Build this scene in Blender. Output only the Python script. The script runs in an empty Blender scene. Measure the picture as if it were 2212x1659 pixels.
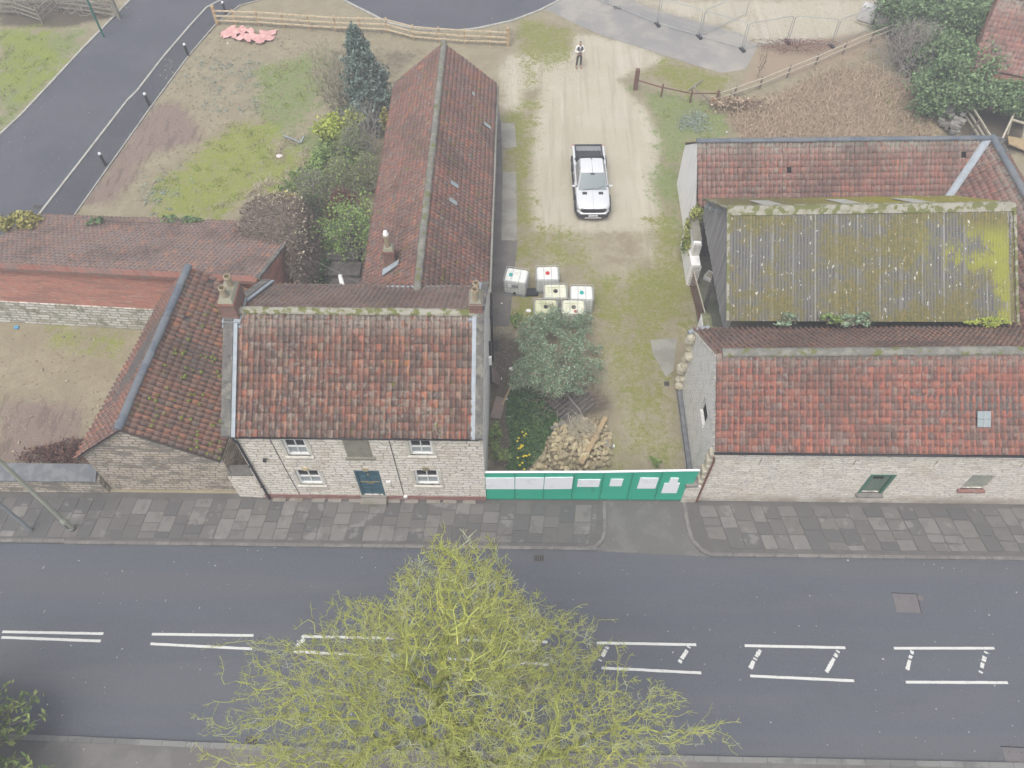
import bpy, bmesh, math, random
import numpy as np
from mathutils import Vector, Matrix
rng = np.random.default_rng(7); random.seed(7)
R = math.radians
SC = bpy.context.scene; COL = SC.collection

# ------------------------------------------------------------------ camera, sky, sun
HC, PITCH, YAW, FPX = 32.0, R(55), .013, 1715.0
cam = bpy.data.cameras.new('camera'); cam.sensor_width = 36; cam.lens = FPX/2212*36
cam.clip_start = .3; cam.clip_end = 2500
co = bpy.data.objects.new('camera', cam); COL.objects.link(co)
co.location = (0, 0, HC); co.rotation_euler = (R(90)-PITCH, 0, YAW); SC.camera = co
SUN_EL, SUN_AZ = R(66), R(205)          # azimuth clockwise from +Y
w = bpy.data.worlds.new('World'); SC.world = w; w.use_nodes = True
nt = w.node_tree; bg = nt.nodes['Background']
sky = nt.nodes.new('ShaderNodeTexSky'); sky.sky_type = 'NISHITA'; sky.sun_disc = False
sky.sun_elevation = SUN_EL; sky.sun_rotation = SUN_AZ; sky.dust_density = 4; sky.air_density = 1.0
hs = nt.nodes.new('ShaderNodeHueSaturation'); hs.inputs['Saturation'].default_value = .34
nt.links.new(sky.outputs[0], hs.inputs['Color']); nt.links.new(hs.outputs[0], bg.inputs[0])
bg.inputs[1].default_value = .15
sl = bpy.data.lights.new('sun', 'SUN'); sl.energy = 1.0; sl.angle = R(32); sl.color = (1, .965, .91)
so = bpy.data.objects.new('sun', sl); COL.objects.link(so)
so.rotation_euler = (R(90)-SUN_EL, 0, R(180)-SUN_AZ)
SC.view_settings.view_transform = 'Standard'; SC.view_settings.look = 'None'
SC.view_settings.exposure = .62; SC.view_settings.gamma = 1

# ------------------------------------------------------------------ survey helper
_sp, _cp, _cy, _sy = math.sin(PITCH), math.cos(PITCH), math.cos(YAW), math.sin(YAW)
_f = (-_sy*_cp, _cy*_cp, -_sp); _r = (_cy, _sy, 0); _d = (_sy*_sp, -_cy*_sp, -_cp)
def at(px, py, z=0.0):
    u = (px-1106)/FPX; v = (py-829.5)/FPX
    d = [_f[i]+u*_r[i]+v*_d[i] for i in range(3)]; t = (z-HC)/d[2]
    return Vector((d[0]*t, d[1]*t, z))

# ------------------------------------------------------------------ materials
class NT:
    def __init__(s, name):
        s.m = bpy.data.materials.new(name); s.m.use_nodes = True; s.t = s.m.node_tree
        s.b = s.t.nodes['Principled BSDF']; s.tc = s.n('ShaderNodeTexCoord')
    def n(s, ty, **k):
        x = s.t.nodes.new(ty)
        for a, v in k.items(): setattr(x, a, v)
        return x
    def put(s, sock, v):
        if isinstance(v, bpy.types.NodeSocket): s.t.links.new(v, sock)
        elif v is not None: sock.default_value = v if not (isinstance(v, tuple) and len(v) == 3 and len(sock.default_value) == 4) else (*v, 1)
    def math(s, op, a, b=None, clamp=False):
        x = s.n('ShaderNodeMath', operation=op, use_clamp=clamp); s.put(x.inputs[0], a)
        if b is not None: s.put(x.inputs[1], b)
        return x.outputs[0]
    def mix(s, f, a, b, mode='MIX'):
        x = s.n('ShaderNodeMix', data_type='RGBA', blend_type=mode); s.put(x.inputs[0], f); s.put(x.inputs[6], a); s.put(x.inputs[7], b)
        return x.outputs[2]
    def attr(s, nm, col=False):
        return s.n('ShaderNodeAttribute', attribute_name=nm).outputs['Color' if col else 'Fac']
    def noise(s, sc, d=3, rough=.55, vec=None, off=0.0):
        x = s.n('ShaderNodeTexNoise'); x.inputs['Detail'].default_value = d; x.inputs['Roughness'].default_value = rough
        mp = s.n('ShaderNodeMapping'); s.t.links.new(vec or s.tc.outputs['Object'], mp.inputs[0])
        mp.inputs['Location'].default_value = (off*7.3, off*3.1, off*5.7)
        mp.inputs['Scale'].default_value = sc if isinstance(sc, tuple) else (sc, sc, sc)
        s.t.links.new(mp.outputs[0], x.inputs['Vector']); x.inputs['Scale'].default_value = 1
        return x.outputs['Fac']
    def step(s, v, lo, hi, a=0.0, b=1.0):
        x = s.n('ShaderNodeMapRange', interpolation_type='SMOOTHSTEP'); s.put(x.inputs[0], v)
        for i, q in enumerate((lo, hi, a, b)): x.inputs[i+1].default_value = q
        return x.outputs[0]
    def ramp(s, v, stops, const=False):
        x = s.n('ShaderNodeValToRGB'); s.put(x.inputs[0], v); e = x.color_ramp.elements
        if const: x.color_ramp.interpolation = 'CONSTANT'
        while len(e) < len(stops): e.new(.5)
        for i, (p, c) in enumerate(stops): e[i].position = p; e[i].color = (*c, 1)
        return x.outputs[0]
    def bump(s, h, st, dist=.05):
        x = s.n('ShaderNodeBump'); x.inputs['Strength'].default_value = st; x.inputs['Distance'].default_value = dist
        s.put(x.inputs['Height'], h); s.t.links.new(x.outputs[0], s.b.inputs['Normal'])
    def fin(s, col, rough=.85, spec=.3):
        s.put(s.b.inputs['Base Color'], col); s.put(s.b.inputs['Roughness'], rough); s.b.inputs['Specular IOR Level'].default_value = spec
        return s.m

def mat(name, base, layers=(), rough=.85, spec=.3, bump=None, metal=0, base_attr=None):
    """layers: (colour, scale, lo, hi, amount)"""
    k = NT(name); c = base
    if base_attr: c = k.ramp(k.attr('rnd'), base_attr)
    for i, L in enumerate(layers):
        f = k.step(k.noise(L[1], 4, .6, off=i+1), L[2], L[3], 0, L[4]); c = k.mix(f, c, L[0])
    if bump: k.bump(k.noise(bump[0], 4), bump[1], bump[2] if len(bump) > 2 else .05)
    k.b.inputs['Metallic'].default_value = metal
    return k.fin(c, rough, spec)

def tile_mat(name, stops, lich=.5, moss=.3, mossc=(.16, .18, .03), panc=(.13, .1, .09), pana=.6, grey=(.36, .35, .3), yel=0.0, top=0.0):
    k = NT(name); c = k.ramp(k.attr('rnd'), stops)
    pan = k.step(k.attr('ph'), .3, .75, 1, 0)                # dirt in the pans, darkened further to paint in the pan shadows
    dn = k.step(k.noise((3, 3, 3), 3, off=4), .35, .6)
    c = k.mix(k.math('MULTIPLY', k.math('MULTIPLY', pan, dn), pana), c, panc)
    lo = .62-.2*lich
    f = k.step(k.noise(5.5, 5, .75, off=1), lo, lo+.12, 0, .85)
    f2 = k.step(k.noise(.55, 3, .6, off=2), .38, .62, .25, 1)
    f = k.math('MULTIPLY', f, f2)
    if top: f = k.math('MAXIMUM', f, k.math('MULTIPLY', k.step(k.attr('pr'), top, 0.0, 0, .95), k.step(k.noise(4.5, 4, .7, off=9), .38, .55)))
    c = k.mix(f, c, grey)
    c = k.mix(k.step(k.noise(17, 2, .6, off=5), .70, .74, 0, .8), c, (.55, .54, .48))   # white lichen spots
    c = k.mix(k.step(k.noise((9, 9, 9), 4, .7, off=3), .60, .72, 0, .75), c, (.05, .045, .042))
    if yel: c = k.mix(k.step(k.noise(6, 4, .7, off=6), .72-yel*.15, .78, 0, .8), c, (.38, .27, .05))
    c = k.mix(k.step(k.noise(.42, 5, .65, off=11), .46, .66, 0, .5), c, k.mix(k.attr('rnd'), (.09, .075, .065), (.17, .13, .11)))
    mf = k.math('MULTIPLY', k.step(k.noise(3.2, 4, .7, off=7), .66-.2*moss, .74-.16*moss, 0, .95), k.step(k.noise(.8, 2, off=8), .42, .62))
    c = k.mix(mf, c, mossc)
    k.bump(k.noise(30, 4), .5, .02)
    return k.fin(c, .9, .2)

def wall_mat(name, stops, w, h, mort, mw=.02, distort=.05, layers=(), bump=.6, mixw=1.0, low=None, rough=.9, washed=None):
    k = NT(name); sep = k.n('ShaderNodeSeparateXYZ'); k.t.links.new(k.tc.outputs['Object'], sep.inputs[0])
    u = k.math('ADD', sep.outputs[0], sep.outputs[1])
    n1 = k.noise(2.5, 3, off=1); n2 = k.noise(3.1, 3, off=2)
    u = k.math('ADD', u, k.math('MULTIPLY', k.math('SUBTRACT', n1, .5), distort*4))
    v = k.math('ADD', sep.outputs[2], k.math('MULTIPLY', k.math('SUBTRACT', n2, .5), distort*2))
    cx = k.n('ShaderNodeCombineXYZ'); k.put(cx.inputs[0], u); k.put(cx.inputs[1], v)
    br = k.n('ShaderNodeTexBrick'); k.t.links.new(cx.outputs[0], br.inputs['Vector'])
    br.inputs['Scale'].default_value = 1; br.inputs['Brick Width'].default_value = w; br.inputs['Row Height'].default_value = h
    br.inputs['Mortar Size'].default_value = mw; br.inputs['Mortar Smooth'].default_value = .35
    br.inputs['Color1'].default_value = (0, 0, 0, 1); br.inputs['Color2'].default_value = (1, 1, 1, 1); br.inputs['Mortar'].default_value = (.5, .5, .5, 1)
    br.squash = 1.3; br.squash_frequency = 3; br.offset = .43
    c = k.ramp(br.outputs['Color'], stops)
    for i, L in enumerate(layers):
        f = k.step(k.noise(L[1], 4, .65, off=i+3), L[2], L[3], 0, L[4]); c = k.mix(f, c, L[0])
    c = k.mix(k.math('MULTIPLY', br.outputs['Fac'], mixw), c, mort)
    if low: c = k.mix(k.math('MULTIPLY', k.step(sep.outputs[2], low[1], low[2], 1, 0), k.step(k.noise(1.2, 4, off=9), .3, .6, .3, 1)), c, low[0])
    k.bump(k.math('SUBTRACT', k.noise(12, 4, off=8), k.math('MULTIPLY', br.outputs['Fac'], 1.2)), bump, .04)
    return k.fin(c, rough, .2)

RED = [(0, (.22, .11, .08)), (.18, (.15, .09, .075)), (.34, (.3, .13, .09)), (.5, (.14, .1, .085)), (.64, (.36, .14, .09)), (.78, (.23, .16, .125)), (.9, (.31, .22, .17)), (1, (.42, .17, .1))]
MT = {}
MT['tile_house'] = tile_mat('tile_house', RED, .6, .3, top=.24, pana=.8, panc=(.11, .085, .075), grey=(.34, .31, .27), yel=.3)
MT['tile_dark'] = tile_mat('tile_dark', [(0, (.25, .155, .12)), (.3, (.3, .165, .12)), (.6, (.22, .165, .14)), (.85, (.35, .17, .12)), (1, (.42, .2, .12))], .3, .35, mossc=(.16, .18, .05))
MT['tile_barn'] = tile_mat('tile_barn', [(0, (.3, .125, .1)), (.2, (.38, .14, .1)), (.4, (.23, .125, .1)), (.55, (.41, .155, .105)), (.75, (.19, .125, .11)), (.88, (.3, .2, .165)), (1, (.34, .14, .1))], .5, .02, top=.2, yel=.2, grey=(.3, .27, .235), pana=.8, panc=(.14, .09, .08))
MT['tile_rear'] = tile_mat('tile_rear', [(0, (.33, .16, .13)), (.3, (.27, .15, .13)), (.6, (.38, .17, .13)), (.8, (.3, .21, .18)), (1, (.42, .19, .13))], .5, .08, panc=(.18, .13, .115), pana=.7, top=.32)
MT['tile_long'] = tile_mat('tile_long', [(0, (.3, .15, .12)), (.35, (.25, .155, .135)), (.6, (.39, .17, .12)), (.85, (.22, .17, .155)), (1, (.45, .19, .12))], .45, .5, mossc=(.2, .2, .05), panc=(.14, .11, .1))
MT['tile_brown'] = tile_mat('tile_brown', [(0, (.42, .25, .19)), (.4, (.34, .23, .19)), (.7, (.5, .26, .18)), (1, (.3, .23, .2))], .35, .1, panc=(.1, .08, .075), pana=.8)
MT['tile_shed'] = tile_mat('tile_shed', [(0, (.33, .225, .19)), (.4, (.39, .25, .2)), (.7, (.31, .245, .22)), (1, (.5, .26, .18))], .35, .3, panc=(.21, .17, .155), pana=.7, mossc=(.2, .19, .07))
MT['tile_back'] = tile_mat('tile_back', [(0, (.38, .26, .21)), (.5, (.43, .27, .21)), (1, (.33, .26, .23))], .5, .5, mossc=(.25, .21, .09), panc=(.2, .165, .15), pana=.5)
def ridge_mat(n, c, l, m=.4):
    return mat(n, c, [(l, 3.0, .45, .6, .7), ((.13, .14, .035), 2.6, .62-m*.2, .68-m*.2, .9), ((.6, .6, .55), 14, .66, .72, .6)], .9, bump=(12, .5))
MT['ridge_grey'] = ridge_mat('ridge_grey', (.17, .165, .145), (.26, .25, .21), .35)
MT['ridge_mossy'] = ridge_mat('ridge_mossy', (.33, .315, .26), (.25, .235, .17), .7)
MT['ridge_blue'] = mat('ridge_blue', (.115, .13, .155), [((.17, .18, .18), 4, .5, .6, .6), ((.08, .09, .05), 3, .62, .7, .6)], .7, base_attr=[(0, (.1, .12, .15)), (1, (.16, .175, .19))])
MT['lead'] = mat('lead', (.34, .38, .42), [((.25, .28, .3), 3, .4, .6, .6), ((.5, .5, .48), 8, .6, .7, .5)], .6, .4)
MT['coping'] = mat('coping', (.13, .125, .115), [((.24, .23, .19), 2.5, .45, .62, .7), ((.62, .62, .58), 7, .68, .72, .85), ((.05, .05, .045), 5, .55, .65, .6)], .95, bump=(14, .6))
STONEW = [(0, (.64, .58, .49)), (.3, (.82, .765, .68)), (.6, (.74, .69, .59)), (.8, (.86, .81, .73)), (1, (.62, .55, .45))]
MT['stone_house'] = wall_mat('stone_house', STONEW, .44, .205, (.36, .32, .285), .02, .13, [((.56, .47, .33), .8, .55, .7, .55), ((.82, .77, .72), 1.7, .5, .62, .5), ((.42, .38, .35), 2.6, .6, .7, .5)])
MT['stone_barn'] = wall_mat('stone_barn', [(0, (.6, .54, .46)), (.35, (.8, .745, .66)), (.7, (.7, .65, .55)), (1, (.84, .79, .71))], .38, .16, (.42, .38, .34), .016, .16, [((.52, .42, .28), .7, .56, .72, .5), ((.66, .62, .58), 1.5, .5, .6, .5), ((.3, .28, .25), 2.3, .6, .7, .6)], low=((.36, .31, .25), 0.0, .9))
MT['stone_gable'] = wall_mat('stone_gable', [(0, (.5, .45, .36)), (.5, (.6, .53, .45)), (1, (.5, .42, .3))], .4, .2, (.24, .2, .17), .028, .06, [((.16, .15, .13), (1.1, 1.1, 3), .46, .6, .75), ((.5, .42, .27), 1.0, .58, .7, .6)])
MT['stone_side'] = wall_mat('stone_side', [(0, (.78, .76, .73)), (.5, (.86, .84, .81)), (1, (.8, .77, .72))], .5, .12, (.42, .4, .37), .018, .03, [((.45, .43, .4), 2, .5, .65, .4)], .5)
MT['stone_shed'] = wall_mat('stone_shed', [(0, (.4, .37, .28)), (.5, (.6, .58, .53)), (1, (.7, .68, .64))], .5, .2, (.26, .25, .2), .03, .06, [((.16, .16, .1), 1.4, .5, .62, .75), ((.75, .74, .7), 1.2, .52, .66, .6)])
MT['brick'] = wall_mat('brick', [(0, (.48, .17, .115)), (.4, (.6, .21, .14)), (.7, (.44, .19, .14)), (1, (.62, .27, .19))], .24, .08, (.36, .3, .26), .011, .006, [((.28, .12, .1), (.5, .5, 3), .48, .6, .6), ((.6, .5, .42), (2, 2, 9), .58, .66, .6), ((.3, .14, .12), (3, 3, 12), .55, .62, .6)], .3)
MT['brick_old'] = wall_mat('brick_old', [(0, (.22, .09, .065)), (.5, (.27, .12, .09)), (1, (.2, .12, .1))], .24, .08, (.26, .23, .2), .012, .006, [((.14, .11, .1), 1.5, .5, .65, .6)], .4)
MT['white_wall'] = mat('white_wall', (.88, .87, .86), [((.7, .7, .7), (3, 3, .6), .5, .65, .6), ((.5, .48, .42), 4, .66, .72, .6)], .9, bump=(9, .7))
MT['white_paint'] = mat('white_paint', (.78, .78, .76), [((.6, .6, .57), 3, .6, .7, .4)], .55)
MT['plinth_red'] = mat('plinth_red', (.27, .14, .12), [((.3, .22, .19), 3, .5, .6, .7)], .9)
MT['step_stone'] = mat('step_stone', (.26, .24, .21), [((.18, .17, .12), 2, .5, .6, .6)], .9, bump=(10, .4))
MT['door_blue'] = mat('door_blue', (.035, .105, .14), [((.05, .13, .17), 4, .5, .6, .5)], .5, .4)
MT['brass'] = mat('brass', (.45, .36, .2), rough=.4, metal=.6)
MT['dark_glass'] = mat('dark_glass', (.012, .014, .018), rough=.08, spec=.6)
MT['curtain'] = mat('curtain', (.3, .33, .34), [((.3, .33, .35), 3, .45, .6, .6)], .5)
MT['render_patch'] = mat('render_patch', (.27, .25, .2), [((.2, .19, .16), 2.5, .45, .6, .6)], .95, bump=(20, .4))
MT['black_metal'] = mat('black_metal', (.02, .02, .024), rough=.45, spec=.4)
MT['black_plastic'] = mat('black_plastic', (.03, .032, .036), rough=.6)
MT['clay_pot'] = mat('clay_pot', (.36, .29, .19), [((.3, .26, .2), 3, .45, .6, .7), ((.5, .28, .14), 1.5, .6, .7, .6)], .8)
MT['soot_and_shade'] = mat('soot_and_shade', (.012, .011, .01), rough=1)  # matte black: sooty flues, and painted shade in openings, slots and vents
MT['mortar'] = mat('mortar', (.27, .26, .21), [((.27, .26, .17), 4, .45, .6, .7), ((.7, .69, .64), 9, .66, .7, .8)], .95, bump=(15, .5))
MT['hoard_green'] = mat('hoard_green', (.02, .40, .26), [((.12, .2, .13), 1.3, .6, .75, .5), ((.03, .44, .29), .8, .45, .6, .5), ((.02, .2, .13), (2, 2, 1), .66, .74, .5)], .5, .4)
MT['hoard_dark'] = mat('hoard_dark', (.015, .27, .17), rough=.6)
MT['hoard_white'] = mat('hoard_white', (.85, .86, .88), [((.6, .62, .62), 2, .55, .7, .5), ((.4, .38, .34), 6, .72, .76, .5)], .6)
MT['wood_new'] = mat('wood_new', (.62, .52, .36), [((.36, .26, .14), (6, 6, 3), .5, .6, .6)], .8)
MT['wood_post'] = mat('wood_post', (.5, .35, .2), [((.34, .22, .12), (6, 6, 3), .5, .6, .6)], .8)
MT['wood_grey'] = mat('wood_grey', (.25, .235, .215), [((.17, .16, .15), (4, 4, 1), .45, .6, .7), ((.33, .31, .27), 5, .6, .7, .5)], .9)
MT['wood_pale'] = mat('wood_pale', (.5, .46, .36), [((.38, .34, .26), 4, .5, .6, .6)], .85)
MT['wood_red'] = mat('wood_red', (.2, .1, .07), [((.14, .1, .09), (5, 5, 1), .45, .6, .7)], .85)
MT['wood_dark'] = mat('wood_dark', (.09, .08, .075), [((.15, .135, .12), (5, 5, 5), .45, .6, .6)], .9)
MT['wood_beam'] = mat('wood_beam', (.4, .3, .17), [((.27, .2, .12), 4, .5, .62, .6)], .85)
MT['wood_brown'] = mat('wood_brown', (.22, .18, .155), [((.28, .2, .17), 2, .5, .6, .7)], .85)
MT['galv'] = mat('galv', (.42, .44, .45), rough=.45, metal=.5)
MT['galv_grey'] = mat('galv_grey', (.33, .36, .38), rough=.5, metal=.3)
MT['lamp_green'] = mat('lamp_green', (.36, .38, .31), [((.42, .42, .33), 2, .5, .6, .5)], .6)
MT['pole_green'] = mat('pole_green', (.0, .13, .1), rough=.45, spec=.5)
MT['rust'] = mat('rust', (.2, .085, .055), [((.13, .07, .055), 4, .45, .6, .7)], .9)
MT['stone_loose'] = mat('stone_loose', (.58, .49, .31), [((.32, .26, .15), 5, .45, .6, .6), ((.58, .52, .38), 3, .55, .65, .6)], .9, bump=(12, .7))
MT['stone_pale'] = mat('stone_pale', (.46, .4, .3), [((.33, .28, .2), 5, .5, .6, .6)], .9, bump=(12, .6))
MT['quoin'] = mat('quoin', (.5, .46, .36), [((.36, .32, .2), 3, .5, .6, .6)], .9, bump=(12, .6))
MT['rubber'] = mat('rubber', (.018, .018, .019), rough=.85)
MT['concrete'] = mat('concrete', (.3, .29, .25), [((.22, .21, .18), 1.3, .45, .6, .7), ((.2, .22, .1), 2, .62, .72, .5), ((.07, .065, .06), 7, .70, .73, .8)], .9, bump=(20, .3))
MT['concrete_dark'] = mat('concrete_dark', (.15, .14, .13), [((.2, .185, .165), 1.0, .45, .6, .7), ((.05, .05, .045), 5, .66, .7, .9)], .9, bump=(20, .3))
MT['iron'] = mat('iron', (.1, .095, .09), [((.14, .125, .115), 5, .5, .6, .6)], .7)
MT['iron_plate'] = mat('iron_plate', (.135, .125, .13), [((.16, .145, .14), 3, .5, .6, .6)], .75)
MT['white_plastic'] = mat('white_plastic', (.82, .82, .8), rough=.5)
MT['red_net'] = mat('red_net', (.6, .33, .31), [((.78, .5, .46), 3, .45, .6, .6)], .7)
MT['blue_plastic'] = mat('blue_plastic', (.1, .3, .5), rough=.5)
MT['slate'] = mat('slate', (.13, .14, .15), [((.2, .205, .21), 3, .45, .6, .7)], .8)
MT['clad'] = mat('clad', (.31, .30, .30), [((.19, .185, .19), (14, 9, .35), .42, .58, .85), ((.46, .45, .44), (16, 11, .5), .6, .7, .7)], .9)
def leafm(name, stops, rough=.7):
    k = NT(name); k.b.inputs['Subsurface Weight'].default_value = 0
    return k.fin(k.ramp(k.attr('rnd'), stops), rough, .25)
MT['leaf_mid'] = leafm('leaf_mid', [(0, (.1, .15, .05)), (.5, (.19, .27, .08)), (1, (.3, .38, .13))])
MT['leaf_bright'] = leafm('leaf_bright', [(0, (.12, .2, .05)), (.5, (.21, .32, .09)), (1, (.32, .42, .14))])
MT['leaf_lime'] = leafm('leaf_lime', [(0, (.24, .29, .05)), (.5, (.36, .43, .07)), (1, (.5, .53, .12))])
MT['leaf_ivy'] = leafm('leaf_ivy', [(0, (.07, .12, .05)), (.5, (.14, .22, .095)), (1, (.25, .35, .17))])
MT['leaf_ivyground'] = leafm('leaf_ivyground', [(0, (.02, .05, .02)), (.6, (.05, .11, .035)), (1, (.12, .2, .06))])
MT['leaf_cypress'] = leafm('leaf_cypress', [(0, (.08, .12, .1)), (.5, (.16, .22, .185)), (1, (.26, .33, .28))])
MT['leaf_grey'] = leafm('leaf_grey', [(0, (.11, .16, .09)), (.45, (.24, .34, .21)), (.82, (.40, .52, .37)), (.9, (.34, .26, .18)), (1, (.26, .17, .13))])
MT['leaf_ochre'] = leafm('leaf_ochre', [(0, (.2, .2, .04)), (.5, (.3, .28, .08)), (1, (.45, .38, .14))])
MT['leaf_wallivy'] = leafm('leaf_wallivy', [(0, (.12, .14, .03)), (.5, (.26, .29, .07)), (1, (.42, .42, .12))])
MT['leaf_rust'] = leafm('leaf_rust', [(0, (.2, .2, .08)), (.5, (.38, .25, .13)), (1, (.5, .28, .18))])
MT['leaf_yellowflower'] = leafm('leaf_yellowflower', [(0, (.5, .42, .02)), (1, (.8, .68, .05))])
MT['leaf_seed'] = leafm('leaf_seed', [(0, (.5, .46, .3)), (1, (.75, .7, .5))])
MT['leaf_brownred'] = leafm('leaf_brownred', [(0, (.09, .05, .04)), (.5, (.15, .07, .05)), (1, (.2, .11, .07))])
MT['leaf_conifer'] = leafm('leaf_conifer', [(0, (.08, .13, .04)), (.5, (.17, .25, .07)), (1, (.36, .4, .13))])
MT['straw'] = leafm('straw', [(0, (.25, .18, .12)), (.5, (.4, .3, .205)), (1, (.56, .44, .32))])
MT['drygrass'] = leafm('drygrass', [(0, (.25, .2, .12)), (.5, (.36, .3, .2)), (1, (.46, .42, .3))])
MT['tuft_green'] = leafm('tuft_green', [(0, (.09, .13, .02)), (.5, (.2, .25, .04)), (1, (.32, .36, .06))])
MT['twig_brown'] = mat('twig_brown', (.2, .16, .13), [((.3, .26, .2), 4, .45, .6, .6)], .9)
MT['twig_grey'] = mat('twig_grey', (.36, .325, .285), [((.3, .28, .26), 3, .45, .6, .5)], .9)
MT['twig_olive'] = mat('twig_olive', (.37, .345, .25), [((.16, .13, .09), 3, .45, .6, .5)], .9)
MT['twig_red'] = mat('twig_red', (.2, .08, .075), [((.3, .16, .14), 3, .45, .6, .5)], .9)
MT['moss_twig'] = mat('moss_twig', (.44, .47, .13), [((.34, .36, .10), 4.5, .45, .6, .8), ((.56, .53, .15), 2.6, .55, .66, .7), ((.42, .45, .36), 1.2, .54, .64, .85), ((.5, .38, .07), 6, .68, .73, .7), ((.12, .11, .07), 9, .66, .7, .7)], .95)
MT['moss_trunk'] = mat('moss_trunk', (.2, .22, .05), [((.1, .12, .04), 1.6, .42, .58, .8), ((.38, .4, .3), 4, .58, .66, .7), ((.4, .4, .07), 2.2, .56, .66, .7)], .95, bump=(8, .7))
MT['moss_small'] = mat('moss_small', (.16, .12, .08), rough=.9)

# ------------------------------------------------------------------ mesh helpers
OFF = {}
def tag(o, label=None, cat=None, group=None, kind=None):
    for k_, v in (('label', label), ('category', cat), ('group', group), ('kind', kind)):
        if v: o[k_] = v
    return o
def thing(name, label, cat, loc=(0, 0, 0), group=None, rotz=0, local=False):
    o = bpy.data.objects.new(name, None); COL.objects.link(o); o.location = loc; o.rotation_euler = (0, 0, rotz)
    OFF[o.name] = np.zeros(3) if local else np.array(loc, float)
    return tag(o, label, cat, group)
def link(name, V, Fq, m, parent=None, smooth=False, attrs=None, tris=None, loc=None):
    V = np.asarray(V, float).reshape(-1, 3)
    if parent is None:
        off = np.array(loc, float) if loc is not None else np.array([(V[:, 0].min()+V[:, 0].max())/2, (V[:, 1].min()+V[:, 1].max())/2, V[:, 2].min()])
    else: off = OFF[parent.name]
    me = bpy.data.meshes.new(name)
    if isinstance(Fq, np.ndarray):
        n, k = Fq.shape
        me.vertices.add(len(V)); me.vertices.foreach_set('co', (V-off).astype(np.float32).ravel())
        me.loops.add(n*k); me.loops.foreach_set('vertex_index', Fq.astype(np.int32).ravel())
        me.polygons.add(n); me.polygons.foreach_set('loop_start', np.arange(0, n*k, k, dtype=np.int32))
        me.update(calc_edges=True)
    else:
        me.from_pydata([tuple(v) for v in (V-off)], [], Fq); me.update()
    if smooth: me.polygons.foreach_set('use_smooth', np.ones(len(me.polygons), bool))
    for an, av in (attrs or {}).items():
        a = me.attributes.new(an, 'FLOAT', 'POINT'); a.data.foreach_set('value', np.asarray(av, np.float32))
    o = bpy.data.objects.new(name, me); COL.objects.link(o)
    if m: me.materials.append(MT[m] if isinstance(m, str) else m)
    if parent is None: o.location = off
    else: o.parent = parent
    OFF[o.name] = off
    return o
class MB:
    def __init__(s): s.v = []; s.f = []
    def add(s, vs, fs):
        b = len(s.v); s.v += [tuple(x) for x in vs]; s.f += [tuple(b+i for i in f) for f in fs]; return s
    def box(s, c, d, rz=0.0, taper=1.0, shear=(0, 0)):
        x, y, z = (q/2 for q in d); cr, sr = math.cos(rz), math.sin(rz); vs = []
        for k in (-1, 1):
            t = taper if k > 0 else 1
            for i, j in ((-1, -1), (1, -1), (1, 1), (-1, 1)):
                a, b = i*x*t+(shear[0] if k > 0 else 0), j*y*t+(shear[1] if k > 0 else 0)
                vs.append((c[0]+a*cr-b*sr, c[1]+a*sr+b*cr, c[2]+k*z))
        return s.add(vs, [(3, 2, 1, 0), (4, 5, 6, 7), (0, 1, 5, 4), (1, 2, 6, 5), (2, 3, 7, 6), (3, 0, 4, 7)])
    def beam(s, p, q, w, h, up=(0, 0, 1)):
        p, q = Vector(p), Vector(q); d = (q-p).normalized(); upv = Vector(up)
        if abs(d.dot(upv)) > .98: upv = Vector((0, 1, 0))
        a = d.cross(upv).normalized()*w/2; b = a.cross(d).normalized()*h/2
        vs = [e+i*a+j*b for e in (p, q) for i, j in ((-1, -1), (1, -1), (1, 1), (-1, 1))]
        return s.add(vs, [(3, 2, 1, 0), (4, 5, 6, 7), (0, 1, 5, 4), (1, 2, 6, 5), (2, 3, 7, 6), (3, 0, 4, 7)])
    def tube(s, p, q, r0, r1=None, n=10, cap=True):
        r1 = r0 if r1 is None else r1; p, q = Vector(p), Vector(q); d = (q-p).normalized()
        a = d.cross(Vector((0, 0, 1)) if abs(d.z) < .9 else Vector((1, 0, 0))).normalized(); b = d.cross(a)
        vs = [e+(a*math.cos(t)+b*math.sin(t))*r for e, r in ((p, r0), (q, r1)) for t in [2*math.pi*i/n for i in range(n)]]
        fs = [(i, (i+1) % n, n+(i+1) % n, n+i) for i in range(n)]
        if cap: fs += [tuple(range(n-1, -1, -1)), tuple(range(n, 2*n))]
        return s.add(vs, fs)
    def lathe(s, c, prof, n=14, cap=True):
        vs = [(c[0]+r*math.cos(2*math.pi*i/n), c[1]+r*math.sin(2*math.pi*i/n), c[2]+z) for r, z in prof for i in range(n)]
        fs = [(k*n+i, k*n+(i+1) % n, (k+1)*n+(i+1) % n, (k+1)*n+i) for k in range(len(prof)-1) for i in range(n)]
        if cap: fs += [tuple(range(n-1, -1, -1)), tuple((len(prof)-1)*n+i for i in range(n))]
        return s.add(vs, fs)
    def poly(s, pts): return s.add(pts, [tuple(range(len(pts)))])
    def prism(s, pts, d):
        n = len(pts); a = [Vector(p) for p in pts]; b = [p+Vector(d) for p in a]
        return s.add(a+b, [tuple(range(n-1, -1, -1)), tuple(range(n, 2*n))]+[(i, (i+1) % n, n+(i+1) % n, n+i) for i in range(n)])
    def build(s, name, m, parent=None, smooth=False, bevel=0, attrs=None, loc=None):
        o = link(name, s.v, s.f, m, parent, smooth, attrs, loc=loc)
        if bevel:
            b = o.modifiers.new('bevel', 'BEVEL'); b.width = bevel; b.segments = 2; b.limit_method = 'ANGLE'
        return o
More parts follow.
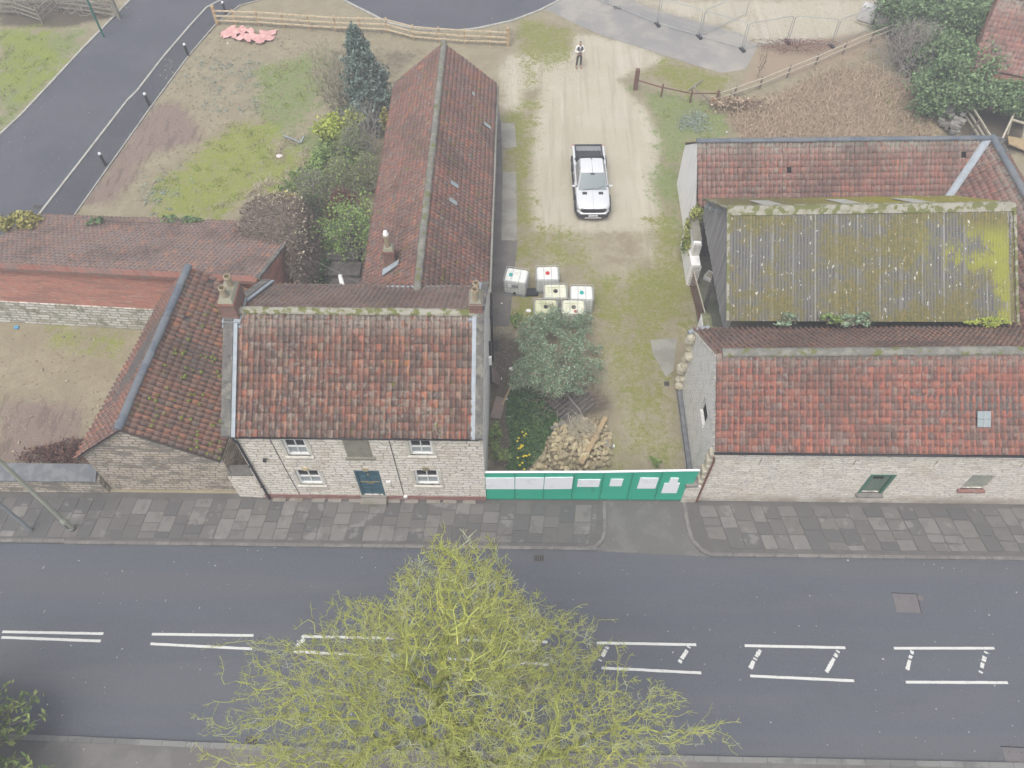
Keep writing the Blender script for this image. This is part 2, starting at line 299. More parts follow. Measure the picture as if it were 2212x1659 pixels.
def copy_tree(o, parent=None):
    c = o.copy(); COL.objects.link(c); OFF[c.name] = OFF[o.name]
    if parent: c.parent = parent
    for ch in [x for x in o.children]: copy_tree(ch, c)
    return c
def flat(name, pts, z, m, parent=None, th=.05, **k):
    return MB().prism([(p[0], p[1], z-th) for p in pts][::1], (0, 0, th)).build(name, m, parent, **k)
def lerp(a, b, t): return a+(b-a)*t

# skeleton (minimum spanning with path cost) --> tubes
def mst(P, bf=.35):
    n = len(P); par = np.zeros(n, int); cost = np.full(n, 1e9); path = np.zeros(n); done = np.zeros(n, bool); order = []
    i = 0; done[0] = True
    for _ in range(n-1):
        d = np.sqrt(((P-P[i])**2).sum(1)); c = d*(1+bf)+bf*path[i]
        u = (c < cost) & ~done; cost[u] = c[u]; par[u] = i
        cc = np.where(done, 1e9, cost); i = int(cc.argmin()); done[i] = True
        path[i] = path[par[i]]+np.linalg.norm(P[i]-P[par[i]]); order.append(i)
    return par, order
def radii(par, order, rmin, p=.45, rmax=.5):
    n = len(par); t = np.zeros(n); hasc = np.zeros(n, bool)
    for i in order: hasc[par[i]] = True
    t[~hasc] = 1
    for i in reversed(order): t[par[i]] += t[i]
    return np.minimum(rmin*np.maximum(t, 1)**p, rmax)
def tubes(A, B, ra, rb, n=4):
    d = B-A; L = np.linalg.norm(d, axis=1, keepdims=True)+1e-9; d = d/L
    up = np.where(np.abs(d[:, 2:3]) < .9, np.array([[0, 0, 1.]]), np.array([[1., 0, 0]]))
    a = np.cross(d, up); a /= np.linalg.norm(a, axis=1, keepdims=True)+1e-9; b = np.cross(d, a)
    th = np.arange(n)*2*np.pi/n; ring = a[:, None]*np.cos(th)[None, :, None]+b[:, None]*np.sin(th)[None, :, None]
    V = np.concatenate([A[:, None]-d[:, None]*ra[:, None, None]*.4+ring*ra[:, None, None], B[:, None]+d[:, None]*rb[:, None, None]*.4+ring*rb[:, None, None]], 1).reshape(-1, 3)
    m = len(A); base = (np.arange(m)*2*n)[:, None]; i = np.arange(n)[None]
    Fq = np.stack([base+i, base+(i+1) % n, base+n+(i+1) % n, base+n+i], 2).reshape(-1, 4)
    return V, Fq
def skeleton(P, bf, rmin, p=.45, rmax=.5, jit=.14, sub=2):
    par, order = mst(P, bf); r = radii(par, order, rmin, p, rmax)
    ch = np.array(order); pa = par[ch]
    A, B = P[pa], P[ch]; ra, rb = np.maximum(r[ch], rmin)*1.08, np.maximum(r[ch], rmin)*.9
    L = np.linalg.norm(B-A, axis=1, keepdims=True)
    if sub > 1:
        M = (A+B)/2+rng.normal(size=A.shape)*L*jit; rm = (ra+rb)/2
        return np.concatenate([A, M]), np.concatenate([M, B]), np.concatenate([ra, rm]), np.concatenate([rm, rb])
    return A, B, ra, rb
def leaves(name, Cn, size, m, parent=None, flatness=0.0, asp=1.6, jitter=0.0, **k):
    n = len(Cn); nr = rng.normal(size=(n, 3)); nr[:, 2] = np.abs(nr[:, 2])+flatness; nr /= np.linalg.norm(nr, axis=1, keepdims=True)
    t = np.cross(nr, rng.normal(size=(n, 3))); t /= np.linalg.norm(t, axis=1, keepdims=True)+1e-9; b = np.cross(nr, t)
    s = (size*rng.uniform(.55, 1.35, n))[:, None]; t = t*s; b = b*s/asp
    V = np.stack([Cn-t, Cn-b*.9+t*.1, Cn+t, Cn+b*.9+t*.1], 1).reshape(-1, 3)
    Fq = np.arange(n*4).reshape(-1, 4); at_ = np.repeat(rng.uniform(0, 1, n), 4)
    return link(name, V, Fq, m, parent, attrs={'rnd': at_}, **k)
def blob_points(n, c, r, shell=.55, hemi=False, lump=.25):
    d = rng.normal(size=(n, 3)); d /= np.linalg.norm(d, axis=1, keepdims=True)
    if hemi: d[:, 2] = np.abs(d[:, 2])
    L = 1+lump*(np.sin(d[:, 0]*5+c[0])*np.cos(d[:, 1]*6+c[1])+.6*np.sin(d[:, 2]*9+d[:, 0]*7))
    q = rng.uniform(0, 1, n)**(.33)*(1-shell)+shell*rng.uniform(.75, 1.05, n)
    return np.array(c)+d*np.array(r)*(q*L)[:, None]
def clumps(n, c, r, k=30, cs=.35, hemi=True, lump=.25):
    cc = blob_points(k, c, r, .85, hemi, lump)
    idx = rng.integers(0, k, n)
    return cc[idx]+rng.normal(size=(n, 3))*np.array(r)*cs*rng.uniform(.5, 1, n)[:, None]*.6

# pantile roof: RL, RR ridge corners; EL, ER eave corners
PROF = np.array([(0, .014), (.1, -.008), (.3, -.022), (.5, -.008), (.64, .024), (.76, .042), (.88, .036), (1., .012)])
def pantiles(name, RL, RR, EL, ER, m, parent, ncol, nrow, keep=None, holes=(), amp=1.0, sag=.03):
    RL, RR, EL, ER = (np.array(q, float) for q in (RL, RR, EL, ER))
    nrm = np.cross(RR-RL, EL-RL); nrm /= np.linalg.norm(nrm); nrm *= np.sign(nrm[2])
    cs, rs = np.meshgrid(np.arange(ncol), np.arange(nrow)); cs = cs.ravel(); rs = rs.ravel()
    if keep is not None:
        cc, rr = (cs+.5)/ncol, (rs+.5)/nrow
        pt = (RL*(1-cc)[:, None]+RR*cc[:, None])*(1-rr)[:, None]+(EL*(1-cc)[:, None]+ER*cc[:, None])*rr[:, None]
        ok = np.array([keep(*q) for q in pt]); cs, rs = cs[ok], rs[ok]
    if holes:
        hs_ = set(holes); ok = np.array([(a, b) not in hs_ for a, b in zip(cs, rs)]); cs, rs = cs[ok], rs[ok]
    T = len(cs); K = len(PROF); jx = rng.normal(0, .035, T); jy = rng.normal(0, .03, T); jz = rng.normal(0, .004, T); tw = rng.normal(0, .02, T)
    u = (cs[:, None]+PROF[None, :, 0]*1.04+jx[:, None])/ncol
    V = np.zeros((T, 3, K, 3)); H = np.zeros((T, 3, K)); 
    for j, (dv, dz) in enumerate(((-.06, -.012), (1.02, .022), (1.03, -.022))):
        v = (rs[:, None]+dv+jy[:, None]+tw[:, None]*(PROF[None, :, 0]-.5))/nrow
        v = np.clip(v, 0, 1.02)
        pos = (RL*(1-u)[..., None]+RR*u[..., None])*(1-v)[..., None]+(EL*(1-u)[..., None]+ER*u[..., None])*v[..., None]
        sg = -sag*np.sin(np.clip(u, 0, 1)*np.pi)*np.sin(np.clip(v, 0, 1)*np.pi)+.012*np.sin(u*17+v*5)
        h = PROF[None, :, 1]*amp+dz+jz[:, None]+sg
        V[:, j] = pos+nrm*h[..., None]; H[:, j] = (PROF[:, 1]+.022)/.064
    base = (np.arange(T)*3*K)[:, None, None]; j = np.arange(2)[None, :, None]*K; i = np.arange(K-1)[None, None]
    Fq = np.stack([base+j+i, base+j+i+1, base+j+K+i+1, base+j+K+i], 3).reshape(-1, 4)
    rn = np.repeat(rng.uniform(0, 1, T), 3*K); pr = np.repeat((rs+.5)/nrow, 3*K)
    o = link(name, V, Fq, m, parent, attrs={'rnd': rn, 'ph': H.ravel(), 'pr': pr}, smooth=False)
    return o
def under(name, pts, parent, m='wood_dark', dz=.09):
    """boarding under the tiles"""
    return MB().prism([(p[0], p[1], p[2]-dz) for p in pts], (0, 0, -.05)).build(name, m, parent)
def ridge_caps(name, P, Q, m, parent, r=.14, seg=.45, flatt=.8):
    P, Q = Vector(P), Vector(Q); L = (Q-P).length; n = max(1, int(L/seg)); mb = MB(); d = (Q-P)/n; s = Vector((d.y, -d.x, 0)).normalized(); rn = []
    for i in range(n):
        a = P+d*i-d*.02; b = P+d*(i+1)+d*.05; rr = r*random.uniform(.94, 1.06); o1 = Vector((random.uniform(-.012, .012), random.uniform(-.012, .012), random.uniform(0, .012)))
        vs = []
        for e in (a, b):
            q = rr if e is a else rr*1.05
            for t in range(7):
                an = math.pi*t/6; vs.append(e+o1+s*math.cos(an)*q+Vector((0, 0, math.sin(an)*q*flatt-.03)))
        b0 = len(mb.v); mb.add(vs, [(k, k+1, k+8, k+7) for k in range(6)]+[tuple(range(6, -1, -1)), tuple(range(7, 14))]); rn += [random.random()]*14
    return mb.build(name, m, parent, smooth=False, attrs={'rnd': rn})
def wallx(mb, x0, x1, y, z0, z1, holes, depth=.22, face=-1):
    """wall in the plane y facing face*Y with rectangular holes (x0,x1,z0,z1) and reveals"""
    xs = sorted({x0, x1, *[h[0] for h in holes], *[h[1] for h in holes]}); zs = sorted({z0, z1, *[h[2] for h in holes], *[h[3] for h in holes]})
    for a, b in zip(xs, xs[1:]):
        for c, d in zip(zs, zs[1:]):
            if any(h[0] <= a and b <= h[1] and h[2] <= c and d <= h[3] for h in holes): continue
            mb.poly([(a, y, c), (b, y, c), (b, y, d), (a, y, d)][::-face])
    for h in holes:
        a, b, c, d = h; Y = y-face*depth
        for q in ([(a, y, c), (a, Y, c), (b, Y, c), (b, y, c)], [(a, y, d), (b, y, d), (b, Y, d), (a, Y, d)], [(a, y, c), (a, y, d), (a, Y, d), (a, Y, c)], [(b, y, c), (b, Y, c), (b, Y, d), (b, y, d)]): mb.poly(q)

# ------------------------------------------------------------------ ground sheet
def wpoly(px): return np.array([at(x, y)[:2] for x, y in px])
def sdist(X, Y, poly):
    ins = np.zeros(X.shape, bool); dm = np.full(X.shape, 1e9); n = len(poly)
    for i in range(n):
        x0, y0 = poly[i]; x1, y1 = poly[(i+1) % n]
        with np.errstate(divide='ignore', invalid='ignore'):
            c = ((y0 > Y) != (y1 > Y)) & (X < (x1-x0)*(Y-y0)/(y1-y0+1e-12)+x0)
        ins ^= c
        t = np.clip(((X-x0)*(x1-x0)+(Y-y0)*(y1-y0))/((x1-x0)**2+(y1-y0)**2+1e-9), 0, 1)
        dm = np.minimum(dm, np.hypot(X-x0-t*(x1-x0), Y-y0-t*(y1-y0)))
    return np.where(ins, dm, -dm)
gx = np.concatenate([np.array([-900, -500, -250, -120, -80, -60, -50]), np.arange(-42, 42.01, .28), np.array([50, 60, 80, 120, 250, 500, 900])])
gy = np.concatenate([np.array([-400, -150, -60, -20, -8, -4, -1]), np.arange(1, 13, 1.0), np.arange(13.2, 66, .28), np.array([70, 80, 100, 140, 220, 400, 800, 1500])])
GX, GY = np.meshgrid(gx, gy); fx, fy = GX.ravel(), GY.ravel()
def W(*polys, f=.5):
    w_ = np.zeros(fx.shape)
    for p in polys:
        s = sdist(fx, fy, wpoly(p)); q = np.clip(s/f*.5+.5, 0, 1); w_ = np.maximum(w_, q*q*(3-2*q))
    return w_
G_ = {}
G_['sand'] = W([(1100, 120), (1235, 110), (1240, 75), (1300, 80), (1365, 95), (1440, 130), (1335, 170), (1355, 195), (1400, 240), (1428, 300), (1425, 360), (1412, 400), (1432, 460), (1445, 500), (1300, 505), (1150, 500), (1142, 420), (1148, 340), (1155, 250), (1165, 190), (1130, 200), (1125, 240), (1090, 235), (1085, 160)], f=.9)
G_['sand'] = np.maximum(G_['sand'], .95*W([(1380, 0), (1910, 0), (1915, 60), (1880, 80), (1780, 95), (1640, 105), (1600, 70), (1460, 32)], f=1.2))
G_['sand'] = np.maximum(G_['sand'], .4*W([(1150, 495), (1445, 495), (1470, 600), (1380, 640), (1300, 650), (1230, 600), (1160, 560)], [(1290, 690), (1370, 720), (1350, 860), (1440, 900), (1455, 1010), (1310, 1010), (1320, 880), (1280, 780)], f=1.2))
G_['moss'] = W([(1085, 250), (1120, 240), (1148, 250), (1145, 420), (1150, 520), (1170, 570), (1110, 565), (1115, 480)], [(1380, 580), (1480, 540), (1490, 640), (1480, 700), (1400, 700), (1340, 640)], [(1350, 660), (1420, 650), (1400, 780), (1360, 790)], [(1270, 590), (1330, 600), (1340, 700), (1290, 690)], [(1150, 620), (1170, 700), (1120, 710), (1110, 640)], [(330, 400), (420, 330), (500, 270), (590, 260), (600, 300), (560, 400), (470, 470), (340, 465)], [(560, 330), (680, 330), (700, 430), (600, 470), (560, 420)], [(1440, 125), (1500, 150), (1570, 170), (1560, 200), (1480, 200), (1400, 160)], [(1120, 40), (1230, 60), (1240, 130), (1180, 150), (1130, 120)], [(1400, 470), (1450, 450), (1475, 520), (1430, 560)], f=1.1)
G_['moss'] = np.maximum(G_['moss'], .75*W([(1120, 110), (1165, 110), (1165, 200), (1150, 330), (1125, 330), (1140, 200)], [(1880, 170), (1960, 190), (2010, 290), (1940, 290)], [(1340, 740), (1440, 700), (1460, 800), (1360, 800)], [(0, 60), (120, 60), (140, 130), (60, 230), (0, 200)], [(110, 710), (270, 720), (250, 770), (120, 740)], f=1.2))
G_['grass'] = W([(1400, 210), (1440, 200), (1560, 230), (1590, 300), (1500, 305), (1475, 330), (1465, 400), (1480, 530), (1450, 500), (1410, 400), (1430, 330)], [(0, 65), (190, 65), (110, 170), (0, 290)], [(560, 150), (700, 110), (700, 200), (620, 300), (560, 260)], [(640, 300), (700, 260), (760, 330), (700, 480), (620, 440)], [(1360, 190), (1450, 210), (1500, 240), (1430, 230)], f=1.4)
G_['red'] = W([(235, 361), (330, 229), (390, 220), (440, 300), (330, 330), (250, 400)], [(0, 860), (180, 880), (180, 1000), (0, 1000)], [(180, 440), (235, 360), (300, 370), (240, 440)], f=1.0)
G_['reed'] = W([(1560, 250), (1620, 225), (1700, 200), (1790, 150), (1880, 140), (1950, 180), (1990, 240), (2030, 300), (1600, 305)], [(1640, 100), (1760, 85), (1860, 70), (1960, 60), (1850, 130), (1600, 190)], f=.9)
G_['moss'] = np.maximum(G_['moss'], .62*W([(1300, 630), (1480, 560), (1490, 700), (1440, 735), (1450, 880), (1460, 1012), (1320, 1012), (1330, 880), (1290, 760)], [(1120, 480), (1290, 520), (1300, 600), (1180, 600)], f=1.4))
G_['dark'] = W([(700, 450), (790, 440), (790, 620), (640, 640), (690, 560)], [(2040, 200), (2212, 220), (2212, 330), (2080, 330)], [(1060, 720), (1130, 730), (1150, 820), (1150, 1020), (1055, 1020)], [(1900, 40), (2010, 40), (2010, 190), (1930, 150)], [(0, 0), (250, 0), (235, 40), (120, 62), (0, 55)], f=.8)
G_['dark'] = np.maximum(G_['dark'], .55*W([(470, 55), (1100, 105), (1180, 50), (1100, 60), (1000, 75), (500, 25)], [(690, 100), (930, 105), (850, 190), (690, 230)], f=1.5))
zz = np.where(fy < 16.0, -.16, 0.0) - np.where((fx < -5) & (fy > 30) & (fy < 60), .05, 0)*(1+np.sin(fx*1.3+np.cos(fy))*np.sin(fy*1.1))*.5
nx, ny = len(gx), len(gy); ii = np.arange(nx-1)[None]+np.arange(ny-1)[:, None]*nx
GF = np.stack([ii, ii+1, ii+nx+1, ii+nx], 2).reshape(-1, 4)
def ground_mat():
    k = NT('ground'); n1 = k.noise(.9, 6, .65, off=1); n2 = k.noise(3.2, 5, .7, off=2); n3 = k.noise(14, 4, .7, off=3); n4 = k.noise(.35, 4, .6, off=4)
    c = k.mix(k.step(n1, .35, .65), (.27, .235, .155), (.325, .285, .195)); c = k.mix(k.step(n2, .4, .62, 0, .6), c, (.26, .22, .15))
    def lay(c, nm, ca, cb, kk, nz, nz2):
        wv = k.math('ADD', k.attr(nm), k.math('MULTIPLY', k.math('SUBTRACT', nz, .5), kk))
        wv = k.math('ADD', wv, k.math('MULTIPLY', k.math('SUBTRACT', nz2, .5), kk*1.0)); wv = k.math('ADD', wv, k.math('MULTIPLY', k.math('SUBTRACT', n3, .5), kk*.7))
        m = k.math('MULTIPLY', k.step(wv, .22, .82), k.step(k.attr(nm), 0.02, .2))
        if kk > 1.9: m = k.math('MULTIPLY', m, k.step(k.noise(4.5, 5, .8, off=len(nm)+15), .36, .58, .45, 1))
        return k.mix(m, c, k.mix(k.step(n3, .38, .62), ca, cb))
    c = lay(c, 'w_red', (.26, .2, .17), (.2, .15, .125), 1.0, n1, n2)
    rut = k.noise((2.6, .5, 1), 4, .6, vec=None, off=14); c = k.mix(k.math('MULTIPLY', k.step(rut, .52, .6, 0, .55), k.step(k.attr('w_red'), .1, .6)), c, (.13, .1, .085))
    c = lay(c, 'w_sand', (.48, .445, .35), (.41, .375, .28), 1.1, n1, n2)
    c = k.mix(k.math('MULTIPLY', k.step(n4, .45, .6), k.math('MULTIPLY', k.attr('w_sand'), .45)), c, (.5, .455, .38))
    tr_ = k.noise((2.2, .12, 1), 4, .6, off=17); c = k.mix(k.math('MULTIPLY', k.step(tr_, .5, .62, 0, .4), k.attr('w_sand')), c, (.33, .285, .215)); c = k.mix(k.math('MULTIPLY', k.step(k.noise((1.6, .1, 1), 3, .6, off=19), .54, .64, 0, .45), k.attr('w_sand')), c, (.54, .49, .41))
    c = lay(c, 'w_reed', (.36, .28, .2), (.27, .205, .145), .6, n1, n2)
    c = lay(c, 'w_dark', (.085, .07, .05), (.13, .11, .08), .9, n1, n2)
    c = lay(c, 'w_grass', (.22, .27, .10), (.14, .19, .065), 2.0, n1, n2)
    sx_p = k.n('ShaderNodeSeparateXYZ'); k.t.links.new(k.tc.outputs['Object'], sx_p.inputs[0]); fl = k.step(sx_p.outputs[0], -9, -5, 1, 0)
    c = lay(c, 'w_moss', k.mix(fl, (.24, .25, .055), (.27, .31, .055)), k.mix(fl, (.16, .175, .045), (.18, .21, .045)), 2.2, n1, n2)
    c = k.mix(k.step(n3, .66, .72, 0, .55), c, (.5, .45, .36))
    c = k.mix(k.step(k.noise(8, 4, .75, off=6), .64, .72, 0, .5), c, (.12, .10, .075))
    k.bump(k.math('ADD', n3, k.math('MULTIPLY', n2, 1.5)), .55, .06)
    return k.fin(c, .95, .1)
tag(link('ground', np.stack([fx, fy, zz], 1), GF, ground_mat(), loc=(0, 0, 0), attrs={'w_'+k_: v for k_, v in G_.items()}), kind='structure')

# ------------------------------------------------------------------ roads and pavements
def asphalt(name, base, layers, bands=None):
    k = NT(name); c = base
    for i, L in enumerate(layers):
        c = k.mix(k.step(k.noise(L[1], 4, .6, off=i+1), L[2], L[3], 0, L[4]), c, L[0])
    g = k.noise(26, 3, .8, off=8); c = k.mix(k.step(g, .45, .62, 0, .35), c, (.17, .165, .16)); c = k.mix(k.step(k.noise(7, 2, .4, off=11), .755, .77, 0, .9), c, (.5, .5, .48))
    if bands:
        sp = k.n('ShaderNodeSeparateXYZ'); k.t.links.new(k.tc.outputs['Object'], sp.inputs[0])
        yy = k.math('ADD', sp.outputs[1], k.math('MULTIPLY', k.noise((.15, .6, 1), 4, off=12), .9))
        for y0, hw, col, am in bands:
            d = k.math('ABSOLUTE', k.math('SUBTRACT', yy, y0+.45)); c = k.mix(k.math('MULTIPLY', k.step(d, 0, hw, am, 0), k.step(k.noise((.5, 2, 1), 5, .7, off=13), .3, .6, .45, 1)), c, col)
    crk = k.noise((.35, 5, 1), 6, .8, off=22); c = k.mix(k.math('MULTIPLY', k.step(k.math('ABSOLUTE', k.math('SUBTRACT', crk, .5)), 0, .006, .6, 0), k.step(k.noise(.25, 2, off=23), .5, .62)), c, (.045, .045, .048))
    k.bump(g, .35, .01)
    return k.fin(c, .8, .3)
MT['asphalt_main'] = asphalt('asphalt_main', (.083, .093, .111), [((.096, .102, .114), (.05, .9, 1), .4, .6, .8), ((.074, .083, .1), (.1, .5, 1), .5, .65, .7)],
    [(13.1, 1.2, (.145, .13, .124), .95), (11.1, .8, (.13, .12, .118), .85), (8.0, .9, (.128, .119, .119), .85), (9.15, .25, (.072, .076, .09), .6), (6.1, .8, (.11, .096, .09), .8)])
MT['asphalt_new'] = asphalt('asphalt_new', (.07, .075, .095), [((.09, .093, .112), .25, .4, .6, .8), ((.075, .078, .09), 1.2, .5, .65, .5)])
MT['asphalt_foot'] = asphalt('asphalt_foot', (.052, .055, .07), [((.064, .066, .078), .6, .4, .6, .8), ((.3, .26, .2), 2.4, .72, .76, .5)])
MT['drive'] = asphalt('drive', (.125, .118, .11), [((.18, .17, .16), .8, .45, .6, .6), ((.12, .115, .11), .6, .55, .65, .7)])
MT['oldpath'] = asphalt('oldpath', (.3, .285, .265), [((.38, .35, .3), .5, .45, .6, .8), ((.22, .22, .22), .35, .5, .65, .6)])
def sheet(name, pts, z, m, lab=None): 
    return tag(link(name, [(p[0], p[1], z) for p in pts], [tuple(range(len(pts)))], m), lab, kind='structure')
sheet('road', [(-60, 5.4), (60, 5.0), (60, 14.4), (-60, 14.4)], -.11, 'asphalt_main')
ml = lambda pts, z=0: [at(x, y, z) for x, y in pts]
kerbL = ml([(87, 462), (195, 322.5), (275.5, 218), (296, 198), (353, 124), (413, 54), (447, 17), (474, 3), (490, -6)])
k0 = kerbL[0]+(kerbL[0]-kerbL[1])*1.35; kerbL = [k0]+kerbL
pinR = ml([(161, 466), (235, 361), (329, 228.5), (408, 121), (469, 50), (497, 30), (517, 13), (571, -2)])
p0 = pinR[0]+(pinR[0]-pinR[1])*2.6; pinR = [p0]+pinR
leftE = ml([(0, 292), (50, 245), (180, 105), (268, 15), (290, -8)]); l0 = leftE[0]+(leftE[0]-leftE[1])*3; leftE = [l0]+leftE
sheet('side_road', leftE+[Vector((-27, 59, 0)), Vector((-22, 60, 0)), Vector((-21.5, 57, 0))]+kerbL[::-1], .012, 'asphalt_new')
sheet('side_footway', kerbL+pinR[::-1], .016, 'asphalt_foot')
turn = ml([(739, 0), (807, 34), (837, 50), (882, 61), (932, 65.5), (994, 67), (1032, 62.5), (1107, 46), (1167, 23), (1215, -2)])
sheet('turning_area', [Vector((-14, 60, 0))]+turn+[Vector((5, 60, 0))], .012, 'asphalt_new')
sheet('old_path', ml([(1175, 22), (1212, 0), (1232, -10), (1350, -5), (1400, 15), (1462, 35), (1600, 72), (1637, 100), (1610, 150), (1560, 158), (1520, 147), (1365, 97), (1300, 77), (1232, 47), (1195, 27)]), .012, 'oldpath')
def kerb_line(name, pts, w_, h, z, m):
    mb = MB()
    for a, b in zip(pts, pts[1:]):
        a, b = Vector((a[0], a[1], z)), Vector((b[0], b[1], z)); n = max(1, round((b-a).length/.9))
        for i in range(n): mb.beam(a.lerp(b, i/n), a.lerp(b, (i+1)/n)-(b-a).normalized()*.012, w_*random.uniform(.95, 1.05), h)
    return tag(mb.build(name, m), kind='structure')
MT['kerb_pale'] = mat('kerb_pale', (.42, .41, .37), [((.3, .29, .25), 2, .45, .6, .6)], .9)
MT['kerb_near'] = mat('kerb_near', (.2, .2, .19), [((.13, .13, .125), .5, .45, .58, .8), ((.09, .09, .085), 3, .6, .7, .5)], .9)
MT['kerb_stone'] = mat('kerb_stone', (.17, .16, .15), [((.23, .215, .2), 1.2, .45, .6, .8), ((.12, .115, .11), 3, .5, .6, .5)], .9, bump=(20, .3))
kerb_line('side_road_kerb', kerbL, .13, .1, .03, 'kerb_pale')
kerb_line('footway_edging', pinR, .07, .08, .03, 'kerb_pale')
kerb_line('far_kerb', leftE, .14, .12, .03, 'kerb_pale')
kerb_line('turning_area_kerb', turn, .16, .12, .03, 'kerb_pale')
# flagged pavement: slabs with their own tint
def flags(name, x0, x1, y0, y1, cw, rough=0.0, taperend=None, shear=0.0):
    mb = MB(); rn = []; x = x0
    while x < x1:
        w_ = cw*random.uniform(.86, 1.14); y = y1-random.uniform(0, .12)
        while y > y0+.12:
            L = min(random.choice([.42, .55, .62, .75, .85, .6]), y-y0-.02)
            if y-L-y0 < .25: L = y-y0-.02
            g = .013+rough*.012; c = .03+rough*random.uniform(.0, .05); a, b, d, e = x+g, min(x+w_-g, x1), y-L+g, y-g
            if b-a > .1 and (taperend is None or taperend(a, b, d)):
                j = lambda: random.uniform(-1, 1)*(.006+rough*.024)
                sx = lambda yy: shear*(yy-y1)
                pts = [(a+c+j(), d+j()), (b-c+j(), d+j()), (b+j(), d+c+j()), (b+j(), e-c+j()), (b-c+j(), e+j()), (a+c+j(), e+j()), (a+j(), e-c+j()), (a+j(), d+c+j())]
                zt = random.uniform(-.004, .004); t = random.random(); n0 = len(mb.v)
                mb.prism([(p[0]+sx(p[1]), p[1], -.03+zt) for p in pts], (0, 0, .034)); rn += [t]*(len(mb.v)-n0)
            y -= L
        x += w_
    return tag(mb.build(name, MT['flag'], attrs={'rnd': rn}), kind='structure')
def flagm():
    k = NT('flag'); c = k.ramp(k.attr('rnd'), [(0, (.105, .104, .104)), (.3, (.12, .117, .113)), (.5, (.135, .127, .12)), (.72, (.16, .152, .143)), (.88, (.2, .19, .177)), (1, (.14, .13, .122))])
    c = k.mix(k.step(k.noise(2.2, 5, .7, off=1), .5, .66, 0, .6), c, (.11, .105, .1)); c = k.mix(k.step(k.noise(1.3, 4, .6, off=5), .58, .66, 0, .55), c, (.25, .24, .225))
    k.bump(k.noise(18, 4), .4, .015); return k.fin(c, .88, .25)
MT['flag'] = flagm()
MT['pave_bed'] = mat('pave_bed', (.115, .11, .104), [((.135, .13, .122), 1.0, .45, .6, .8), ((.075, .085, .045), 2.5, .62, .7, .5)], .95, bump=(22, .4))
def pave(name, x0, x1, ya, yb, corner):
    pts = [(x0, ya), (x1, ya)]+corner+[(x0, yb)] if corner and corner[0][0] > x0+5 else corner+[(x1, ya), (x1, yb)]
    return tag(MB().prism([(p[0], p[1], -.16) for p in pts], (0, 0, .145)).build(name, 'pave_bed'), kind='structure')
pave('pavement', -60, 3.0, 13.78, 16.3, [(3.45, 13.9), (3.75, 14.2), (3.9, 14.7), (3.95, 16.3)])
pave('pavement', 7.9, 60, 13.5, 16.4, [(7.45, 16.4), (7.5, 14.9), (7.62, 14.3), (7.95, 13.85), (8.3, 13.68)])
flags('pavement_flags', -34, 3.62, 14.02, 16.0, .66, .25, lambda a, b, d: not (b > 3.4 and d < 14.35), shear=.12)
flags('pavement_flags', 8.0, 34, 13.85, 16.05, .70, 1.0, lambda a, b, d: not (a < 8.25 and d < 14.3), shear=-.2)
mbk = MB()
for x in np.arange(-60, 2.9, .92): mbk.box((x+.45, 13.83+(abs(x) > 20)*.05, -.075), (.905, .15, .165))
cp = [(3.0, 13.83), (3.42, 13.93), (3.72, 14.22), (3.86, 14.7), (3.9, 16.1)]
for a, b in zip(cp, cp[1:]): mbk.beam((*a, -.07), (*b, -.07), .15, .165)
tag(mbk.build('kerb', 'kerb_stone', bevel=.015), kind='structure')
mbk = MB()
for x in np.arange(8.35, 60, .92): mbk.box((x+.45, 13.62, -.075), (.905, .15, .165))
cp = [(8.35, 13.62), (7.98, 13.8), (7.62, 14.25), (7.5, 14.9), (7.46, 16.1)]
for a, b in zip(cp, cp[1:]): mbk.beam((*a, -.07), (*b, -.07), .17, .165)
tag(mbk.build('kerb', 'kerb_stone', bevel=.015), kind='structure')
tag(MB().poly([(3.8, 16.4, -.02), (3.85, 14.6, -.05), (3.5, 13.75, -.106), (8.3, 13.55, -.106), (7.55, 14.5, -.05), (7.5, 16.4, -.02)][::-1]).build('driveway_crossing', 'drive'), kind='structure')
# near pavement under the tree
tag(MB().prism([(-60, 5.75, -.16), (-18.5, 5.95, -.16), (-6, 5.6, -.16), (60, 5.2, -.16), (60, 2.6, -.16), (-60, 2.6, -.16)][::-1], (0, 0, .14)).build('near_pavement', 'drive'), kind='structure')
tag(MB().prism([(-60, 2.6, -.16), (60, 2.6, -.16), (60, -30, -.16), (-60, -30, -.16)][::-1], (0, 0, .15)).build('near_verge', mat('verge', (.13, .14, .05), [((.2, .17, .1), 1.5, .45, .6, .8)], .95, bump=(12, .5))), kind='structure')
kerb_line('near_kerb', [(-60, 5.8), (-18.5, 6.0), (-6, 5.65), (60, 5.25)], .2, .15, -.07, 'kerb_near')
# worn white line markings
def paint_mat():
    k = NT('road_paint'); n = k.step(k.noise(9, 5, .8, off=2), .52, .62); n2 = k.step(k.noise(1.2, 3, .5, off=4), .45, .6)
    c = k.mix(k.math('MULTIPLY', n, k.math('MULTIPLY', k.attr('rnd'), n2)), (.58, .58, .55), (.13, .135, .145)); return k.fin(c, .8, .3)
MT['paint'] = paint_mat()
def mark(p, q, wd, wear): 
    p, q = at(*p), at(*q); d = (q-p); n = 14; s = Vector((-d.y, d.x, 0)).normalized()*wd/2; mb = MB()
    vs = []
    for i in range(n+1):
        c = p+d*i/n
        for sg in (1, -1): vs.append(c+s*sg*(1+random.uniform(-.22, .22)*wear)+Vector((0, 0, -.104)))
    mb.add(vs, [(2*i, 2*i+1, 2*i+3, 2*i+2) for i in range(n) if not (wear > .8 and random.random() < .2)])
    tag(mb.build('road_marking', 'paint', attrs={'rnd': [wear]*len(vs)}), kind='structure')
